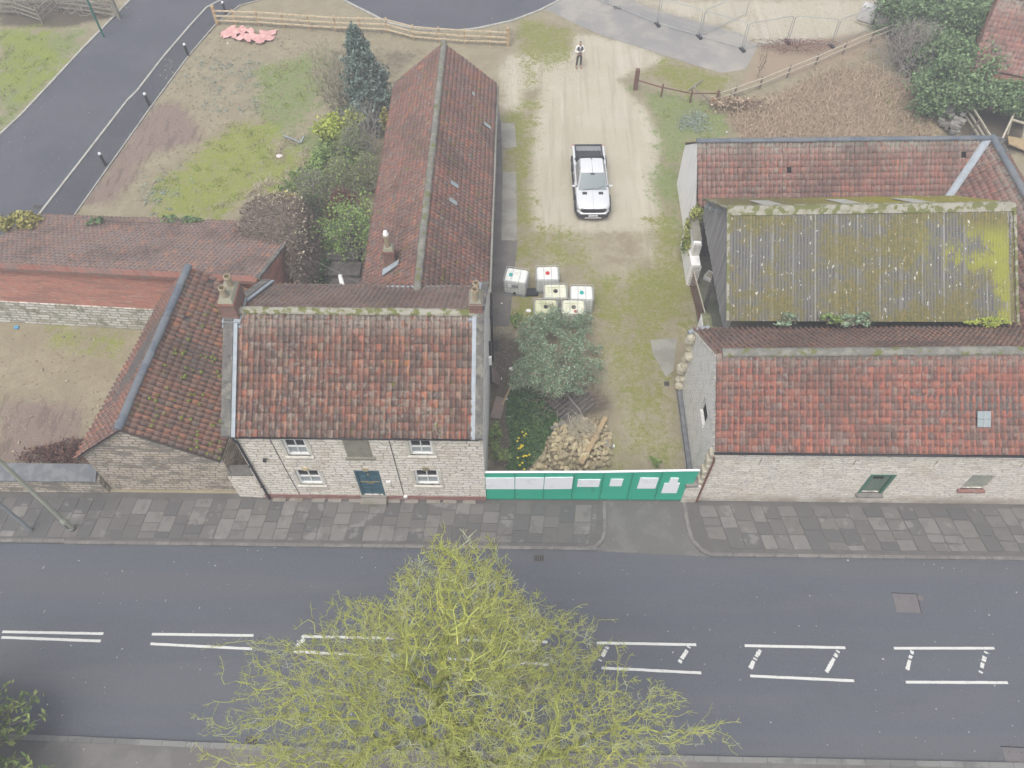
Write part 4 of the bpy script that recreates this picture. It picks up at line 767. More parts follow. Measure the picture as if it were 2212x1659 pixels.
def corr_mat(name, rear=False):
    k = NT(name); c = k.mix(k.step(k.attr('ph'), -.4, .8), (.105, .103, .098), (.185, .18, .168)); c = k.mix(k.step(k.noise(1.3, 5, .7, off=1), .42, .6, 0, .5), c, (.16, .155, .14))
    c = k.mix(k.math('MULTIPLY', k.attr('seam'), .65), c, (.38, .38, .35))
    mu, mv = k.attr('mu'), k.attr('mv'); 
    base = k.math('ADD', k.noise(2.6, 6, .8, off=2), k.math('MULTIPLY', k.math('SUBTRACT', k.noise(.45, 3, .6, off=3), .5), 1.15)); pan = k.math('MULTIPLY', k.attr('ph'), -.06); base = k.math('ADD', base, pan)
    c = k.mix(k.step(k.math('ADD', base, k.math('MULTIPLY', k.math('SUBTRACT', k.noise(9, 4, .8, off=21), .5), .6)), .37, .58, 0, .8), c, k.mix(k.step(k.noise(6, 3, .7, off=7), .4, .6), (.135, .13, .045), (.21, .17, .045)))
    # bright moss towards the sheltered right end
    b1 = k.step(mu, .62, .8, 0, 1); b1 = k.math('MULTIPLY', b1, k.step(mv, .12, .3)); b1 = k.math('MULTIPLY', b1, k.math('MAXIMUM', k.step(mv, .62, .5), k.step(mu, .91, .94))); b1 = k.math('MULTIPLY', b1, k.step(mu, .995, .97))
    c = k.mix(k.math('MULTIPLY', b1, k.step(base, .40, .58)), c, (.27, .275, .055))
    b2 = k.math('MULTIPLY', k.step(mu, .955, .975), k.step(k.math('ADD', base, .0), .5, .42)); c = k.mix(k.math('MULTIPLY', b2, .7), c, (.42, .39, .32))
    if rear: c = k.mix(k.step(k.noise(1.1, 5, .75, off=4), .35, .5, .3, .9), c, k.mix(k.step(mu, .3, .9), (.28, .25, .03), (.17, .14, .06)))
    if not rear: c = k.mix(k.math('MULTIPLY', k.step(mv, .06, .0), k.step(k.noise(5, 4, .8, off=5), .42, .55)), c, (.1, .11, .03))
    c = k.mix(k.step(k.noise((7, 3.2, 4), 3, .6, off=6), .655, .68, 0, .9), c, (.66, .64, .58)); c = k.mix(k.step(k.noise(16, 3, .7, off=16), .64, .70, 0, .7), c, (.5, .49, .45))
    k.bump(k.noise(22, 4, .8), .6, .03); return k.fin(c, .95, .1)
MT['corr'] = corr_mat('corrugated_cement'); MT['corr_rear'] = corr_mat('corrugated_cement_rear', True)
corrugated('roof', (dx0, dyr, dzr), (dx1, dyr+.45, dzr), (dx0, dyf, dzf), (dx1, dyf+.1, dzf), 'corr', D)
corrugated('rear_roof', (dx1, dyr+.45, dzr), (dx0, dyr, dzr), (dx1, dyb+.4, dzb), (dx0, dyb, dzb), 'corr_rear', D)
for u_ in (.14, .43, .68):
    a_, b_ = dx0+(dx1-dx0)*u_, dx0+(dx1-dx0)*u_+.95; y_a, y_b = dyr+.35, dyr+2.6; za_ = dzr-(dzr-dzb)*(.35-.2)/4.1; sl_ = (dzr-dzb)/4.1
    MB().prism([(a_, y_a+.45*u_+.4, dzr-sl_*.75+.06), (b_, y_a+.45*u_+.4, dzr-sl_*.75+.06), (b_, y_b+.45*u_, dzr-sl_*2.6+.06), (a_, y_b+.45*u_, dzr-sl_*2.6+.06)], (0, 0, .03)).build('rooflight_sheet', 'kerb_pale', D)
MB().prism([(dx0, dyr-.32, dzr-.14), (dx1, dyr+.13, dzr-.14), (dx1, dyr+.45, dzr+.09), (dx0, dyr, dzr+.09)], (0, 0, .03)).prism([(dx0, dyr, dzr+.09), (dx1, dyr+.45, dzr+.09), (dx1, dyr+.7, dzr-.06), (dx0, dyr+.25, dzr-.06)], (0, 0, .03)).build('ridge', 'ridge_mossy', D)
for x in (dx0-.02, dx1+.05):
    yo = 0 if x < 15 else .45
    MB().beam((x, dyr+yo, dzr+.03), (x, dyf, dzf+.03), .12, .07).beam((x, dyr+yo, dzr+.03), (x, dyb, dzb+.03), .12, .07).build('barge_capping', 'ridge_mossy', D)
def boards(x, ya, yb_, zlow, ztop, parent, name, m):
    mb = MB(); y = ya
    while y < yb_:
        t = ztop(y+.08)
        if t > zlow+.1: mb.box((x+random.uniform(-.015, .015), y+.08, (zlow+t)/2+random.uniform(-.03, .03)), (.03, .155, t-zlow))
        y += .16
    return mb.build(name, m, parent)
boards(dx0+.2, dyf+.15, dyb-.1, 2.9, lambda y: (dzf+(dzr-dzf)*(y-dyf)/(dyr-dyf) if y < dyr else dzb+(dzr-dzb)*(dyb-y)/(dyb-dyr))-.12, D, 'gable_boarding', 'clad')
boards(dx1-.2, dyf+.15, dyb-.1, 0, lambda y: (dzf+(dzr-dzf)*(y-dyf)/(dyr-dyf) if y < dyr else dzb+(dzr-dzb)*(dyb-y)/(dyb-dyr))-.12, D, 'gable_boarding', 'clad')
MB().poly([(dx0+.3, dyb-.1, 0), (dx1, dyb, 0), (dx1, dyb, dzb-.1), (dx0+.3, dyb-.1, dzb-.1)]).build('rear_wall', 'wood_dark', D)
for y in (23.3, 27.2, 31.0): MB().box((dx0+.3, y, 1.6), (.16, .16, 3.2)).build('post', 'wood_dark', D)
for y in (28.6, 29.7, 30.5): MB().box((dx0+.08, y, dzb+(dzr-dzb)*(dyb-y)/(dyb-dyr)-.42), (.3, .12, .16)).build('purlin_end', 'galv_grey', D)

# --- rear L-shaped barn
Q = thing('rear_barn', 'L-shaped pantiled barn behind the corrugated barn, white gable wall and blue-grey ridge', 'barn', (17, 34, 0))
qr = lambda x: 34.6+.03*(x-9.3); VX0 = 22.75; WX = 25.0
qw = MB().poly([(9.35, 32.05, 0), (9.35, 37.1, 0), (9.35, 37.1, 2.85), (9.35, 34.6, 4.95), (9.35, 32.05, 3.0)]); qw.build('gable_wall', 'white_wall', Q)
MB().poly([(9.35, 37.1, 0), (27.5, 37.7, 0), (27.5, 37.7, 2.9), (9.35, 37.1, 2.9)]).poly([(9.35, 32.05, 0), (22.6, 32.6, 0), (22.6, 32.6, 2.9), (9.35, 32.05, 2.9)]).poly([(22.6, 32.6, 0), (22.6, 22, 0), (22.6, 22, 2.9), (22.6, 32.6, 2.9)]).poly([(27.5, 37.7, 0), (27.5, 22, 0), (27.5, 22, 2.9), (27.5, 37.7, 2.9)]).build('wall', 'stone_barn', Q)
vA, vB = Vector((24.75, 35.05, 5.0)), Vector((22.6, 32.4, 2.95))
def keep_main(x, y, z): return (x-vB.x) < (y-vB.y)*(vA.x-vB.x)/(vA.y-vB.y)+.05
def keep_wing(x, y, z): return (x-vB.x) > (y-vB.y)*(vA.x-vB.x)/(vA.y-vB.y)-.05 or y < vB.y
pantiles('roof', (9.3, 34.6, 5.02), (25.0, 35.05, 5.05), (9.42, 31.9, 2.95), (25.0, 32.45, 2.95), 'tile_rear', Q, 66, 10, keep=keep_main, holes={(20, 4), (59, 2)}, amp=1.4)
pantiles('rear_roof', (25.0, 35.05, 5.05), (9.3, 34.6, 5.02), (27.6, 37.9, 2.8), (9.3, 37.25, 2.8), 'tile_rear', Q, 70, 10)
pantiles('wing_roof', (24.95, 35.0, 5.05), (25.35, 21.5, 5.05), (22.5, 35.0, 2.9), (22.6, 21.5, 2.9), 'tile_rear', Q, 56, 11, keep=lambda x, y, z: keep_wing(x, y, z), amp=1.4)
pantiles('wing_roof', (25.35, 21.5, 5.05), (24.95, 35.0, 5.05), (28.0, 21.5, 2.9), (27.4, 36.2, 2.9), 'tile_rear', Q, 56, 11)
under('roof_boarding', [(9.4, 34.6, 5.0), (9.5, 31.95, 2.95), (22.6, 32.4, 2.95), (24.9, 35.05, 5.0)], Q, 'soot_and_shade'); under('roof_boarding', [(24.95, 35.0, 5.0), (22.6, 32.4, 2.95), (22.65, 21.5, 2.95), (25.3, 21.5, 5.0)], Q, 'soot_and_shade'); under('roof_boarding', [(9.4, 34.6, 5.0), (24.9, 35.05, 5.0), (27.5, 37.8, 2.85), (9.4, 37.2, 2.85)], Q, 'soot_and_shade'); under('roof_boarding', [(25.3, 21.5, 5.0), (27.9, 21.5, 2.9), (27.3, 36.1, 2.9), (24.95, 35.0, 5.0)], Q, 'soot_and_shade')
ridge_caps('ridge', (9.28, 34.6, 5.1), (24.8, 35.04, 5.12), 'ridge_blue', Q, .15, .56); ridge_caps('ridge', (24.95, 35.1, 5.14), (25.4, 21.5, 5.14), 'ridge_blue', Q, .19, .62)
ridge_caps('hip', (25.0, 35.1, 5.1), (27.3, 37.5, 3.1), 'ridge_blue', Q, .15, .56)
MB().beam(vA+Vector((0, 0, .15)), vB+Vector((0, 0, .17)), .26, .03).beam(vA+Vector((-.13, .1, .17)), vB+Vector((-.13, .1, .19)), .05, .05).beam(vA+Vector((.13, -.1, .17)), vB+Vector((.13, -.1, .19)), .05, .05).build('lead_valley', 'lead', Q)

# --- far brick house roof, top right
FH = thing('far_house', 'distant red pantiled roof among the ivy in the top right corner', 'house', (31.5, 48, 0))
a, b, c, d = Vector((29.9, 48.9, 5.2)), Vector((36.5, 46.6, 5.2)), Vector((28.2, 45.3, 2.6)), Vector((34.8, 43.0, 2.6)); n_ = Vector((1.9, 3.4, 0))
pantiles('roof', a, b, c, d, 'tile_rear', FH, 28, 14); pantiles('rear_roof', b, a, b+n_+Vector((0, 0, -2.6)), a+n_+Vector((0, 0, -2.6)), 'tile_rear', FH, 28, 12); ridge_caps('ridge', a+Vector((0, 0, .05)), b+Vector((0, 0, .05)), 'ridge_grey', FH)
e_, f_ = a+n_, b+n_; wz = lambda p, z=0: Vector((p.x, p.y, z))
MB().poly([wz(c), wz(d), wz(d, 2.5), wz(c, 2.5)]).poly([wz(c), wz(e_), wz(e_, 2.5), wz(a, 5.0), wz(c, 2.5)]).poly([wz(d), wz(f_), wz(f_, 2.5), wz(b, 5.0), wz(d, 2.5)]).poly([wz(e_), wz(f_), wz(f_, 2.5), wz(e_, 2.5)]).build('wall', 'brick', FH)

# --- ruined wall pieces and gate between the right-hand barns
rw = thing('ruined_wall', 'broken white wall stub with brick end beside the ivy and the sink', 'wall', (9.3, 30, 0))
MB().prism([(9.0, 29.0, 0), (9.5, 29.0, 0), (9.5, 32.0, 0), (9.0, 32.0, 0)][::-1], (0, 0, 1.6)).prism([(9.04, 29.7, 1.6), (9.46, 29.7, 1.6), (9.46, 32.0, 1.6), (9.04, 32.0, 1.6)][::-1], (0, 0, .9)).build('wall', 'white_wall', rw, bevel=.05)
MB().box((9.3, 28.96, .8), (.46, .06, 1.5)).box((9.27, 29.67, 2.0), (.4, .06, .8)).build('wall_end', 'stone_side', rw); MB().box((9.25, 30.9, 2.53), (.46, 2.1, .1)).build('mossy_cap', 'render_patch', rw, bevel=.03)
rw2 = thing('ruined_wall', 'white wall stub with mossy green cap just behind the roadside barn', 'wall', (9.4, 24.4, 0))
MB().prism([(9.15, 22.8, 0), (9.65, 22.8, 0), (9.65, 25.9, 0), (9.15, 25.9, 0)][::-1], (0, 0, 1.35)).prism([(9.19, 22.9, 1.35), (9.61, 22.9, 1.35), (9.61, 24.3, 1.35), (9.19, 24.3, 1.35)][::-1], (0, 0, .8)).build('wall', 'white_wall', rw2, bevel=.05)
MB().box((9.4, 23.6, 2.2), (.56, 1.5, .12)).box((9.4, 25.3, 1.41), (.46, 1.1, .1)).build('mossy_cap', mat('cap_moss', (.17, .18, .09), [((.27, .27, .18), 3, .45, .6, .7)], .95), rw2, bevel=.03); MB().box((9.4, 24.5, 1.45), (.4, .4, .12)).build('wall_end', 'stone_side', rw2)
gt = thing('railing_gate', 'rusty red barred metal gate between the two white wall stubs', 'gate', (9.4, 27.8, 0))
ga, gb = Vector((9.18, 29.0, 0)), Vector((9.42, 26.1, 0)); mb = MB()
for i in range(19): p = ga.lerp(gb, i/18); mb.tube(p+Vector((0, 0, .08)), p+Vector((0, 0, 1.15)), .02, n=5)
mb.build('bars', 'rust', gt); MB().beam(ga+Vector((0, 0, 1.18)), gb+Vector((0, 0, 1.18)), .05, .05).build('top_rail', 'wood_pale', gt); MB().beam(ga+Vector((0, 0, .12)), gb+Vector((0, 0, .12)), .05, .05).build('bottom_rail', 'rust', gt)
sk = thing('sink', 'old rectangular white ceramic sink lying in the corner by the boarded barn', 'sink', at(1536, 603)+Vector((0, 0, .02)), rotz=R(-35), local=True)
m_ = MB()
for a, d in (((0, -.25, .13), (.72, .05, .25)), ((0, .25, .13), (.72, .05, .25)), ((-.335, 0, .13), (.05, .45, .25)), ((.335, 0, .13), (.05, .45, .25))): m_.box(a, d)
m_.build('rim', 'white_wall', sk, bevel=.01); MB().box((0, 0, .14), (.62, .45, .04)).build('basin', 'wood_pale', sk); MB().lathe((.2, .1, .165), [(.03, 0), (.03, .006)], 8).build('drain', 'iron', sk)
tag(MB().prism([(9.3, 32, .0), (9.3, 22.8, .0), (10.9, 22.8, .0), (10.9, 32, .0)], (0, 0, .02)).build('yard_slab', mat('slab_green', (.16, .165, .125), [((.1, .11, .06), 1.2, .45, .6, .7)], .95)), kind='structure')

# ------------------------------------------------------------------ hoarding
Hd = thing('site_hoarding', 'bright green painted plywood hoarding with blank white patches closing the yard', 'hoarding', (3, 16.1, 0))
xs = [-1.36, -.09, 1.17, 2.42, 3.66, 4.88, 6.1]; tops = [2.47, 2.5, 2.53, 2.57, 2.62, 2.7, 2.76, 2.85]
for i in range(7):
    a = xs[i]; b = xs[i+1] if i < 6 else 7.3; za, zb = tops[i], tops[i+1]; zb0 = 0.04+.02*i
    pts = [(a+.01, 16.1, zb0), (b-.01, 16.1, zb0+.02), (b-.01, 16.1, zb), (a+.01, 16.1, za)]
    if i == 6: pts = [(a+.01, 16.1, .16), (7.28, 16.1, .2), (7.34, 16.1, 1.5), (7.55, 16.1, 1.8), (7.6, 16.1, 2.85), (a+.01, 16.1, za)]
    pn = MB().prism(pts, (0, .025, 0)).build('panel', 'hoard_green', Hd)
    for zz_ in (.12,): MB().box(((a+b)/2, 16.085, zb0+.08), (b-a-.03, .03, .12)).build('bottom_batten', 'hoard_dark', pn)
    MB().beam((a, 16.085, zb0+.02), (a, 16.085, za), .05, .03, (0, 1, 0)).build('joint_batten', 'hoard_dark', pn)
MB().beam((-1.36, 16.115, 2.495), (3.64, 16.115, 2.645), .09, .03).beam((3.64, 16.115, 2.645), (7.6, 16.115, 2.88), .09, .03).build('top_capping', 'hoard_white', Hd)
for p in (((-1.34, 1.05), (-.1, 1.07), (-.1, 2.08), (-1.34, 2.05)), ((-.07, 1.07), (1.15, 1.1), (1.15, 2.13), (-.07, 2.1)), ((1.18, 1.1), (2.38, 1.16), (2.38, 2.2), (1.18, 2.14)), ((2.6, 1.36), (3.54, 1.38), (3.55, 2.03), (2.6, 2.0)), ((3.98, 1.46), (4.5, 1.47), (4.52, 2.09), (3.99, 2.08)), ((5.2, 1.27), (5.98, 1.29), (6.0, 2.22), (5.22, 2.22)), ((6.3, .87), (6.97, .89), (6.96, 1.8), (6.84, 1.8), (6.84, 2.24), (6.5, 2.24), (6.48, 1.76), (6.31, 1.76))):
    MB().prism([(x, 16.062 if p[0][0] > 2.5 else 16.066, z) for x, z in p], (0, .034, 0)).build('blank_patch', 'hoard_white', Hd)
for x in np.arange(-1.2, 7.4, 1.25): MB().beam((x, 16.17, 0), (x, 16.17, 2.4), .08, .08, (0, 1, 0)).beam((x, 16.17, 1.9), (x, 17.2, .05), .07, .05).build('brace', 'wood_pale', Hd)

# ------------------------------------------------------------------ liquid containers
def tote(px4, rz, z, lab, capm, dirty, extra=None):
    t = thing('bulk_container', lab, 'container', (px4[0], px4[1], 0), 'caged white liquid containers standing in the yard', rz, True)
    L, Wd, Z0, Z1 = 1.2, 1.0, .16, 1.12
    pm = MB()
    for y in (-.43, 0, .43): pm.box((0, y, .03), (1.18, .12, .03))
    for x in (-.52, 0, .52): pm.box((x, 0, .085), (.12, .98, .08))
    pm.box((0, 0, .14), (1.18, .98, .03)); pm.build('pallet', 'galv_grey' if not dirty == 2 else 'black_plastic', t)
    MB().box((0, 0, (Z0+1.06)/2), (1.14, .94, 1.06-Z0)).build('tank', 'tank_'+str(dirty), t, bevel=.07)
    tm = MB()
    for y in (-.34, .34): tm.box((0, y, 1.075), (1.0, .2, .035))
    tm.build('tank_ridge', 'tank_'+str(dirty), t, bevel=.015)
    cg = MB(); r = .010
    for x in (-.6, .6):
        for y in np.linspace(-.5, .5, 6): cg.tube((x, y, .14), (x, y, 1.14), r, n=5, cap=False)
        for z in np.linspace(.2, 1.14, 6): cg.tube((x, -.5, z), (x, .5, z), r*(1.5 if z > 1.1 else 1), n=5, cap=False)
    for y in (-.5, .5):
        for x in np.linspace(-.6, .6, 7): cg.tube((x, y, .14), (x, y, 1.14), r, n=5, cap=False)
        for z in np.linspace(.2, 1.14, 6): cg.tube((-.6, y, z), (.6, y, z), r*(1.5 if z > 1.1 else 1), n=5, cap=False)
    for x in (-.2, .2): cg.tube((x, -.5, 1.13), (x, .5, 1.13), r*1.3, n=5)
    cg.build('cage', 'cage_grey', t)
    MB().lathe((0 if not extra == 'side' else -.28, 0, 1.06), [(.11, 0), (.11, .05), (.09, .065), (.02, .07)], 16).build('screw_cap', capm, t, smooth=False)
    MB().lathe((0, -.5, .24), [(.05, -.04), (.08, 0), (.05, .05)], 10).box((.0, -.55, .27), (.16, .06, .05)).build('valve', 'black_plastic', t)
    if extra == 'side': MB().box((.02, -.515, .78), (.34, .02, .2)).build('label_plate', 'galv_grey', t); MB().box((-.26, -.515, .8), (.18, .02, .22)).build('label_plate', 'hoard_white', t)
    if extra == 'stain': MB().lathe((.1, -.3, 1.06), [(.12, .002), (.1, .035), (.01, .037)], 9).build('red_stain', 'stain_red', t)
    if extra == 'branch': MB().tube((0, 0, 1.14), (.35, .12, 1.17), .015, n=5).tube((0, 0, 1.14), (.4, -.02, 1.16), .012, n=5).tube((0, 0, 1.14), (.0, .3, 1.16), .012, n=5).build('handle', 'iron', t)
    return t
MT['cage_grey'] = mat('cage_grey', (.42, .43, .43), rough=.6); MT['stain_red'] = mat('stain_red', (.35, .1, .1)); MT['cap_teal'] = mat('cap_teal', (.02, .36, .33), rough=.5); MT['cap_red'] = mat('cap_red', (.5, .03, .04), rough=.5)
MT['tank_0'] = mat('tank_0', (.74, .75, .71), [((.5, .52, .4), 1.9, .55, .72, .6), ((.4, .38, .3), 5, .66, .72, .5)], .35, .4); MT['tank_1'] = mat('tank_1', (.7, .7, .56), [((.5, .5, .32), 1.8, .45, .62, .6)], .4, .4); MT['tank_2'] = mat('tank_2', (.58, .58, .4), [((.42, .43, .22), 2.2, .45, .6, .7)], .45, .4)
tote((-.15, 28.62), R(-10), 0, 'white caged container turned askew with teal cap and grey label, nearest the long range', 'cap_teal', 0, 'side')
tote((1.5, 28.8), R(2), 0, 'white caged container with a red cap, middle of the back row', 'cap_red', 0)
tote((1.9, 27.55), R(1), 0, 'caged container with black open cap, between the red capped one and the yellowed ones', 'black_plastic', 1)
tote((3.25, 27.46), R(-1), 0, 'white caged container with teal cap standing furthest right', 'cap_teal', 0)
tote((1.38, 26.48), R(1), 0, 'yellowed caged container with black spider-like cap, half behind the silver bush', 'black_plastic', 2, 'branch')
tote((2.8, 26.48), R(-1), 0, 'yellowed caged container with a dark red stain on top, front right', 'iron', 1, 'stain')
tag(MB().box((*at(1147, 634)[:2], .1), (.75, .45, .2), .05).build('black_crate', 'black_plastic', bevel=.02), 'dark grey plastic tray lying between the two back containers', 'tray')

# ------------------------------------------------------------------ pickup truck
T = thing('pickup_truck', 'silver-white double cab pickup truck with black load bed parked facing the road', 'pickup truck', (4.12, 36.5, 0), None, R(1.1), True)
kp = NT('car_paint'); kp.b.inputs['Coat Weight'].default_value = .6; kp.b.inputs['Metallic'].default_value = .15; MT['paint_white'] = kp.fin((.7, .71, .725), .32, .5)
MT['car_glass'] = mat('car_glass', (.13, .17, .185), rough=.15, spec=.8); MT['car_trim'] = mat('car_trim', (.045, .048, .055), rough=.55, spec=.4); MT['lamp_clear'] = mat('lamp_clear', (.6, .62, .64), rough=.15, spec=.7); MT['silver'] = mat('silver', (.6, .6, .61), rough=.35, metal=.5)  # car_glass base is lightened to paint in the reflected sky
def loft(sections, close=True):
    """sections: (y, [(x,z)...]) half profile from bottom centre up to top centre, mirrored"""
    mb = MB(); vs = []; n = len(sections[0][1])
    for y, pr in sections: vs += [(x, y, z) for x, z in pr]+[(-x, y, z) for x, z in pr[::-1]]
    m = 2*n; fs = []
    for k in range(len(sections)-1):
        for i in range(m): fs.append((k*m+i, k*m+(i+1) % m, (k+1)*m+(i+1) % m, (k+1)*m+i))
    fs += [tuple(range(m-1, -1, -1)), tuple((len(sections)-1)*m+i for i in range(m))]
    return mb.add(vs, fs)
P = lambda w, zb, zs, zt, wt: [(0, zb), (w*.92, zb), (w, zb+.12), (w, zs-.12), (w*.985, zs), (wt, zt), (wt*.5, zt+.02), (0, zt+.025)]
bd = loft([(-2.62, P(.70, .52, .86, .9, .55)), (-2.52, P(.84, .5, .95, 1.0, .72)), (-2.3, P(.93, .48, 1.02, 1.07, .8)), (-1.9, P(.95, .45, 1.06, 1.12, .82)), (-1.32, P(.95, .42, 1.1, 1.18, .84)), (-.5, P(.95, .42, 1.14, 1.17, .86)), (1.0, P(.95, .42, 1.14, 1.17, .86))])
b_ = bd.build('body', 'paint_white', T, smooth=True); s = b_.modifiers.new('s', 'BEVEL'); s.width = .03; s.segments = 2; s.limit_method = 'ANGLE'; s.angle_limit = R(35)
cab = loft([(-1.30, [(0, 1.12), (.82, 1.12), (.84, 1.14), (.80, 1.17), (.78, 1.18), (.4, 1.19), (0, 1.19)]), (-.62, [(0, 1.12), (.84, 1.12), (.86, 1.16), (.74, 1.62), (.66, 1.75), (.4, 1.78), (0, 1.785)]), (-.35, [(0, 1.12), (.84, 1.12), (.86, 1.16), (.72, 1.7), (.64, 1.83), (.4, 1.855), (0, 1.86)]), (.62, [(0, 1.12), (.84, 1.12), (.86, 1.16), (.72, 1.7), (.63, 1.84), (.4, 1.865), (0, 1.87)]), (.98, [(0, 1.12), (.84, 1.12), (.86, 1.16), (.77, 1.3), (.68, 1.45), (.4, 1.46), (0, 1.46)])])
c_ = cab.build('cab', 'paint_white', T, smooth=True); s = c_.modifiers.new('s', 'BEVEL'); s.width = .02; s.segments = 2; s.limit_method = 'ANGLE'; s.angle_limit = R(35)
ws = MB().add([(-.8, -1.35, 1.215), (.8, -1.35, 1.215), (.65, -.60, 1.83), (-.65, -.60, 1.83)], [(0, 1, 2, 3)]).build('windscreen', 'car_glass', T)
MB().tube((-.55, -1.38, 1.22), (.1, -1.3, 1.275), .012, n=5).tube((.15, -1.36, 1.23), (.66, -1.2, 1.36), .012, n=5).build('wiper', 'black_plastic', ws); MB().box((0, -.66, 1.80), (.22, .1, .03)).build('sensor_box', 'black_plastic', ws)
for sx_ in (-1, 1):
    MB().add([(sx_*.868, -1.1, 1.19), (sx_*.872, .78, 1.19), (sx_*.745, .62, 1.68), (sx_*.748, -.48, 1.68)], [(0, 1, 2, 3) if sx_ > 0 else (3, 2, 1, 0)]).build('side_window', 'car_glass', T)
    MB().add([(sx_*.745, .75, 1.45), (sx_*.72, -.3, 1.74), (sx_*.71, .66, 1.74)], [(0, 1, 2)]).build('roof_rail', 'car_trim', T)
    m = MB().box((sx_*1.06, -1.02, 1.22), (.22, .1, .13)).build('door_mirror', 'paint_white', T, bevel=.04); MB().box((sx_*.93, -1.0, 1.18), (.14, .05, .05)).build('mirror_arm', 'car_trim', m)
    for y in (-.55, .35): MB().tube((sx_*.975, y-.11, 1.0), (sx_*.975, y+.11, 1.0), .018, n=6).build('door_handle', 'lamp_clear', T)
    for y in (-1.72, 1.68):
        fl = MB(); rr = .52
        for i in range(10):
            a0, a1 = math.pi*i/10-.1, math.pi*(i+1)/10-.1*(i < 9)
            fl.beam((sx_*.99, y+rr*math.cos(a0), .42+rr*math.sin(a0)*.98), (sx_*.99, y+rr*math.cos(a1), .42+rr*math.sin(a1)*.98), .15, .09, (1, 0, 0))
        fl.build('wheel_arch', 'paint_white' if y > 0 else 'car_grey', T) if False else fl.build('wheel_arch', 'car_trim', T)
        wh = MB(); pr = [(.24, -.14), (.36, -.14), (.41, -.11), (.42, -.04), (.42, .04), (.41, .11), (.36, .14), (.24, .14)]; n = 24; vs = [(sx_*.86+z, y+r_*math.cos(2*math.pi*i/n), .42+r_*math.sin(2*math.pi*i/n)) for r_, z in pr for i in range(n)]
        wh.add(vs, [(k*n+i, k*n+(i+1) % n, (k+1)*n+(i+1) % n, (k+1)*n+i) for k in range(7) for i in range(n)]); w1 = wh.build('wheel', 'rubber', T, smooth=True)
        rm = MB().tube((sx_*.9, y, .42), (sx_*.94, y, .42), .25, n=20)
        for i in range(6): a = i*math.pi/3; rm.beam((sx_*.955, y, .42), (sx_*.955, y+.23*math.cos(a), .42+.23*math.sin(a)), .05, .03, (1, 0, 0))
        rm.build('rim', 'galv_grey', w1)
    MB().box((sx_*.955, -.0, .44), (.16, 2.1, .06)).build('side_step', 'car_trim', T)
    MB().prism([(sx_*.86, -2.5, .86), (sx_*.6, -2.63, .86), (sx_*.55, -2.62, .97), (sx_*.82, -2.42, 1.03), (sx_*.93, -2.2, 1.03), (sx_*.94, -2.3, .9)][::int(sx_)], (0, -.012, .006)).build('headlight', 'lamp_clear', T)
    MB().box((sx_*.46, -1.58, 1.172), (.26, .2, .03)).build('bonnet_vent', 'car_trim', T)
    MB().add([(sx_*.93, 1.02, .5), (sx_*.95, 2.72, .5), (sx_*.96, 2.72, 1.1), (sx_*.95, 1.02, 1.14), (sx_*.80, 1.02, .5), (sx_*.80, 2.72, .5), (sx_*.80, 2.72, 1.12), (sx_*.80, 1.02, 1.16)], [(0, 1, 2, 3)[::int(sx_)], (7, 6, 5, 4)[::int(sx_)], (3, 2, 6, 7)[::int(sx_)], (1, 5, 6, 2)[::int(sx_)], (0, 3, 7, 4)[::int(sx_)]]).build('bed_side', 'paint_white', T, bevel=.02)
    MB().box((sx_*.79, 1.88, 1.13), (.08, 1.68, .06)).build('bed_rail', 'car_trim', T)
    MB().box((sx_*.9, 2.76, .95), (.12, .05, .3)).build('tail_light', 'cap_red', T)
bm = MB().box((0, 1.87, .68), (1.56, 1.7, .06)).box((0, 1.04, .92), (1.56, .05, .5))
for i in range(6): bm.box((-.6+i*.24, 1.87, .73), (.12, 1.62, .05))
bm.build('load_bed', 'car_trim', T); MB().box((0, 2.74, .84), (1.66, .08, .56)).build('tailgate', 'paint_white', T, bevel=.02); MB().box((0, 2.72, 1.13), (1.62, .1, .05)).build('tailgate_cap', 'car_trim', T)
MB().beam((-.72, 1.14, 1.6), (.72, 1.14, 1.6), .12, .08).beam((-.72, 1.14, 1.6), (-.84, 1.42, 1.15), .1, .07).beam((.72, 1.14, 1.6), (.84, 1.42, 1.15), .1, .07).build('sports_bar', 'car_trim', T)
gr = MB().prism([(-.62, -2.6, .64), (.62, -2.6, .64), (.74, -2.6, .92), (-.74, -2.6, .92)], (0, -.06, 0)).build('grille', 'black_plastic', T)
gb_ = MB()
for z in (.7, .86): gb_.box((0, -2.675, z), (1.15, .02, .025))
for x in (-.4, -.2, 0, .2, .4): gb_.box((x, -2.677, .78), (.03, .02, .14))
gb_.build('grille_bar', 'car_trim', gr)
MB().add([(-.98, -2.35, .3), (-.8, -2.68, .3), (.8, -2.68, .3), (.98, -2.35, .3), (-.98, -2.35, .62), (-.8, -2.72, .62), (.8, -2.72, .62), (.98, -2.35, .62)], [(0, 1, 5, 4), (1, 2, 6, 5), (2, 3, 7, 6), (4, 5, 6, 7), (3, 2, 1, 0)]).build('bumper', 'car_trim', T, bevel=.03)
MB().prism([(-.92, -2.45, .63), (-.7, -2.73, .63), (.7, -2.73, .63), (.92, -2.45, .63), (.8, -2.4, .72), (.62, -2.62, .7), (-.62, -2.62, .7), (-.8, -2.4, .72)], (0, 0, .03)).build('bumper_lip', 'paint_white', T); MB().box((0, -2.74, .36), (.95, .05, .07)).build('skid_plate', 'silver', T, bevel=.02)
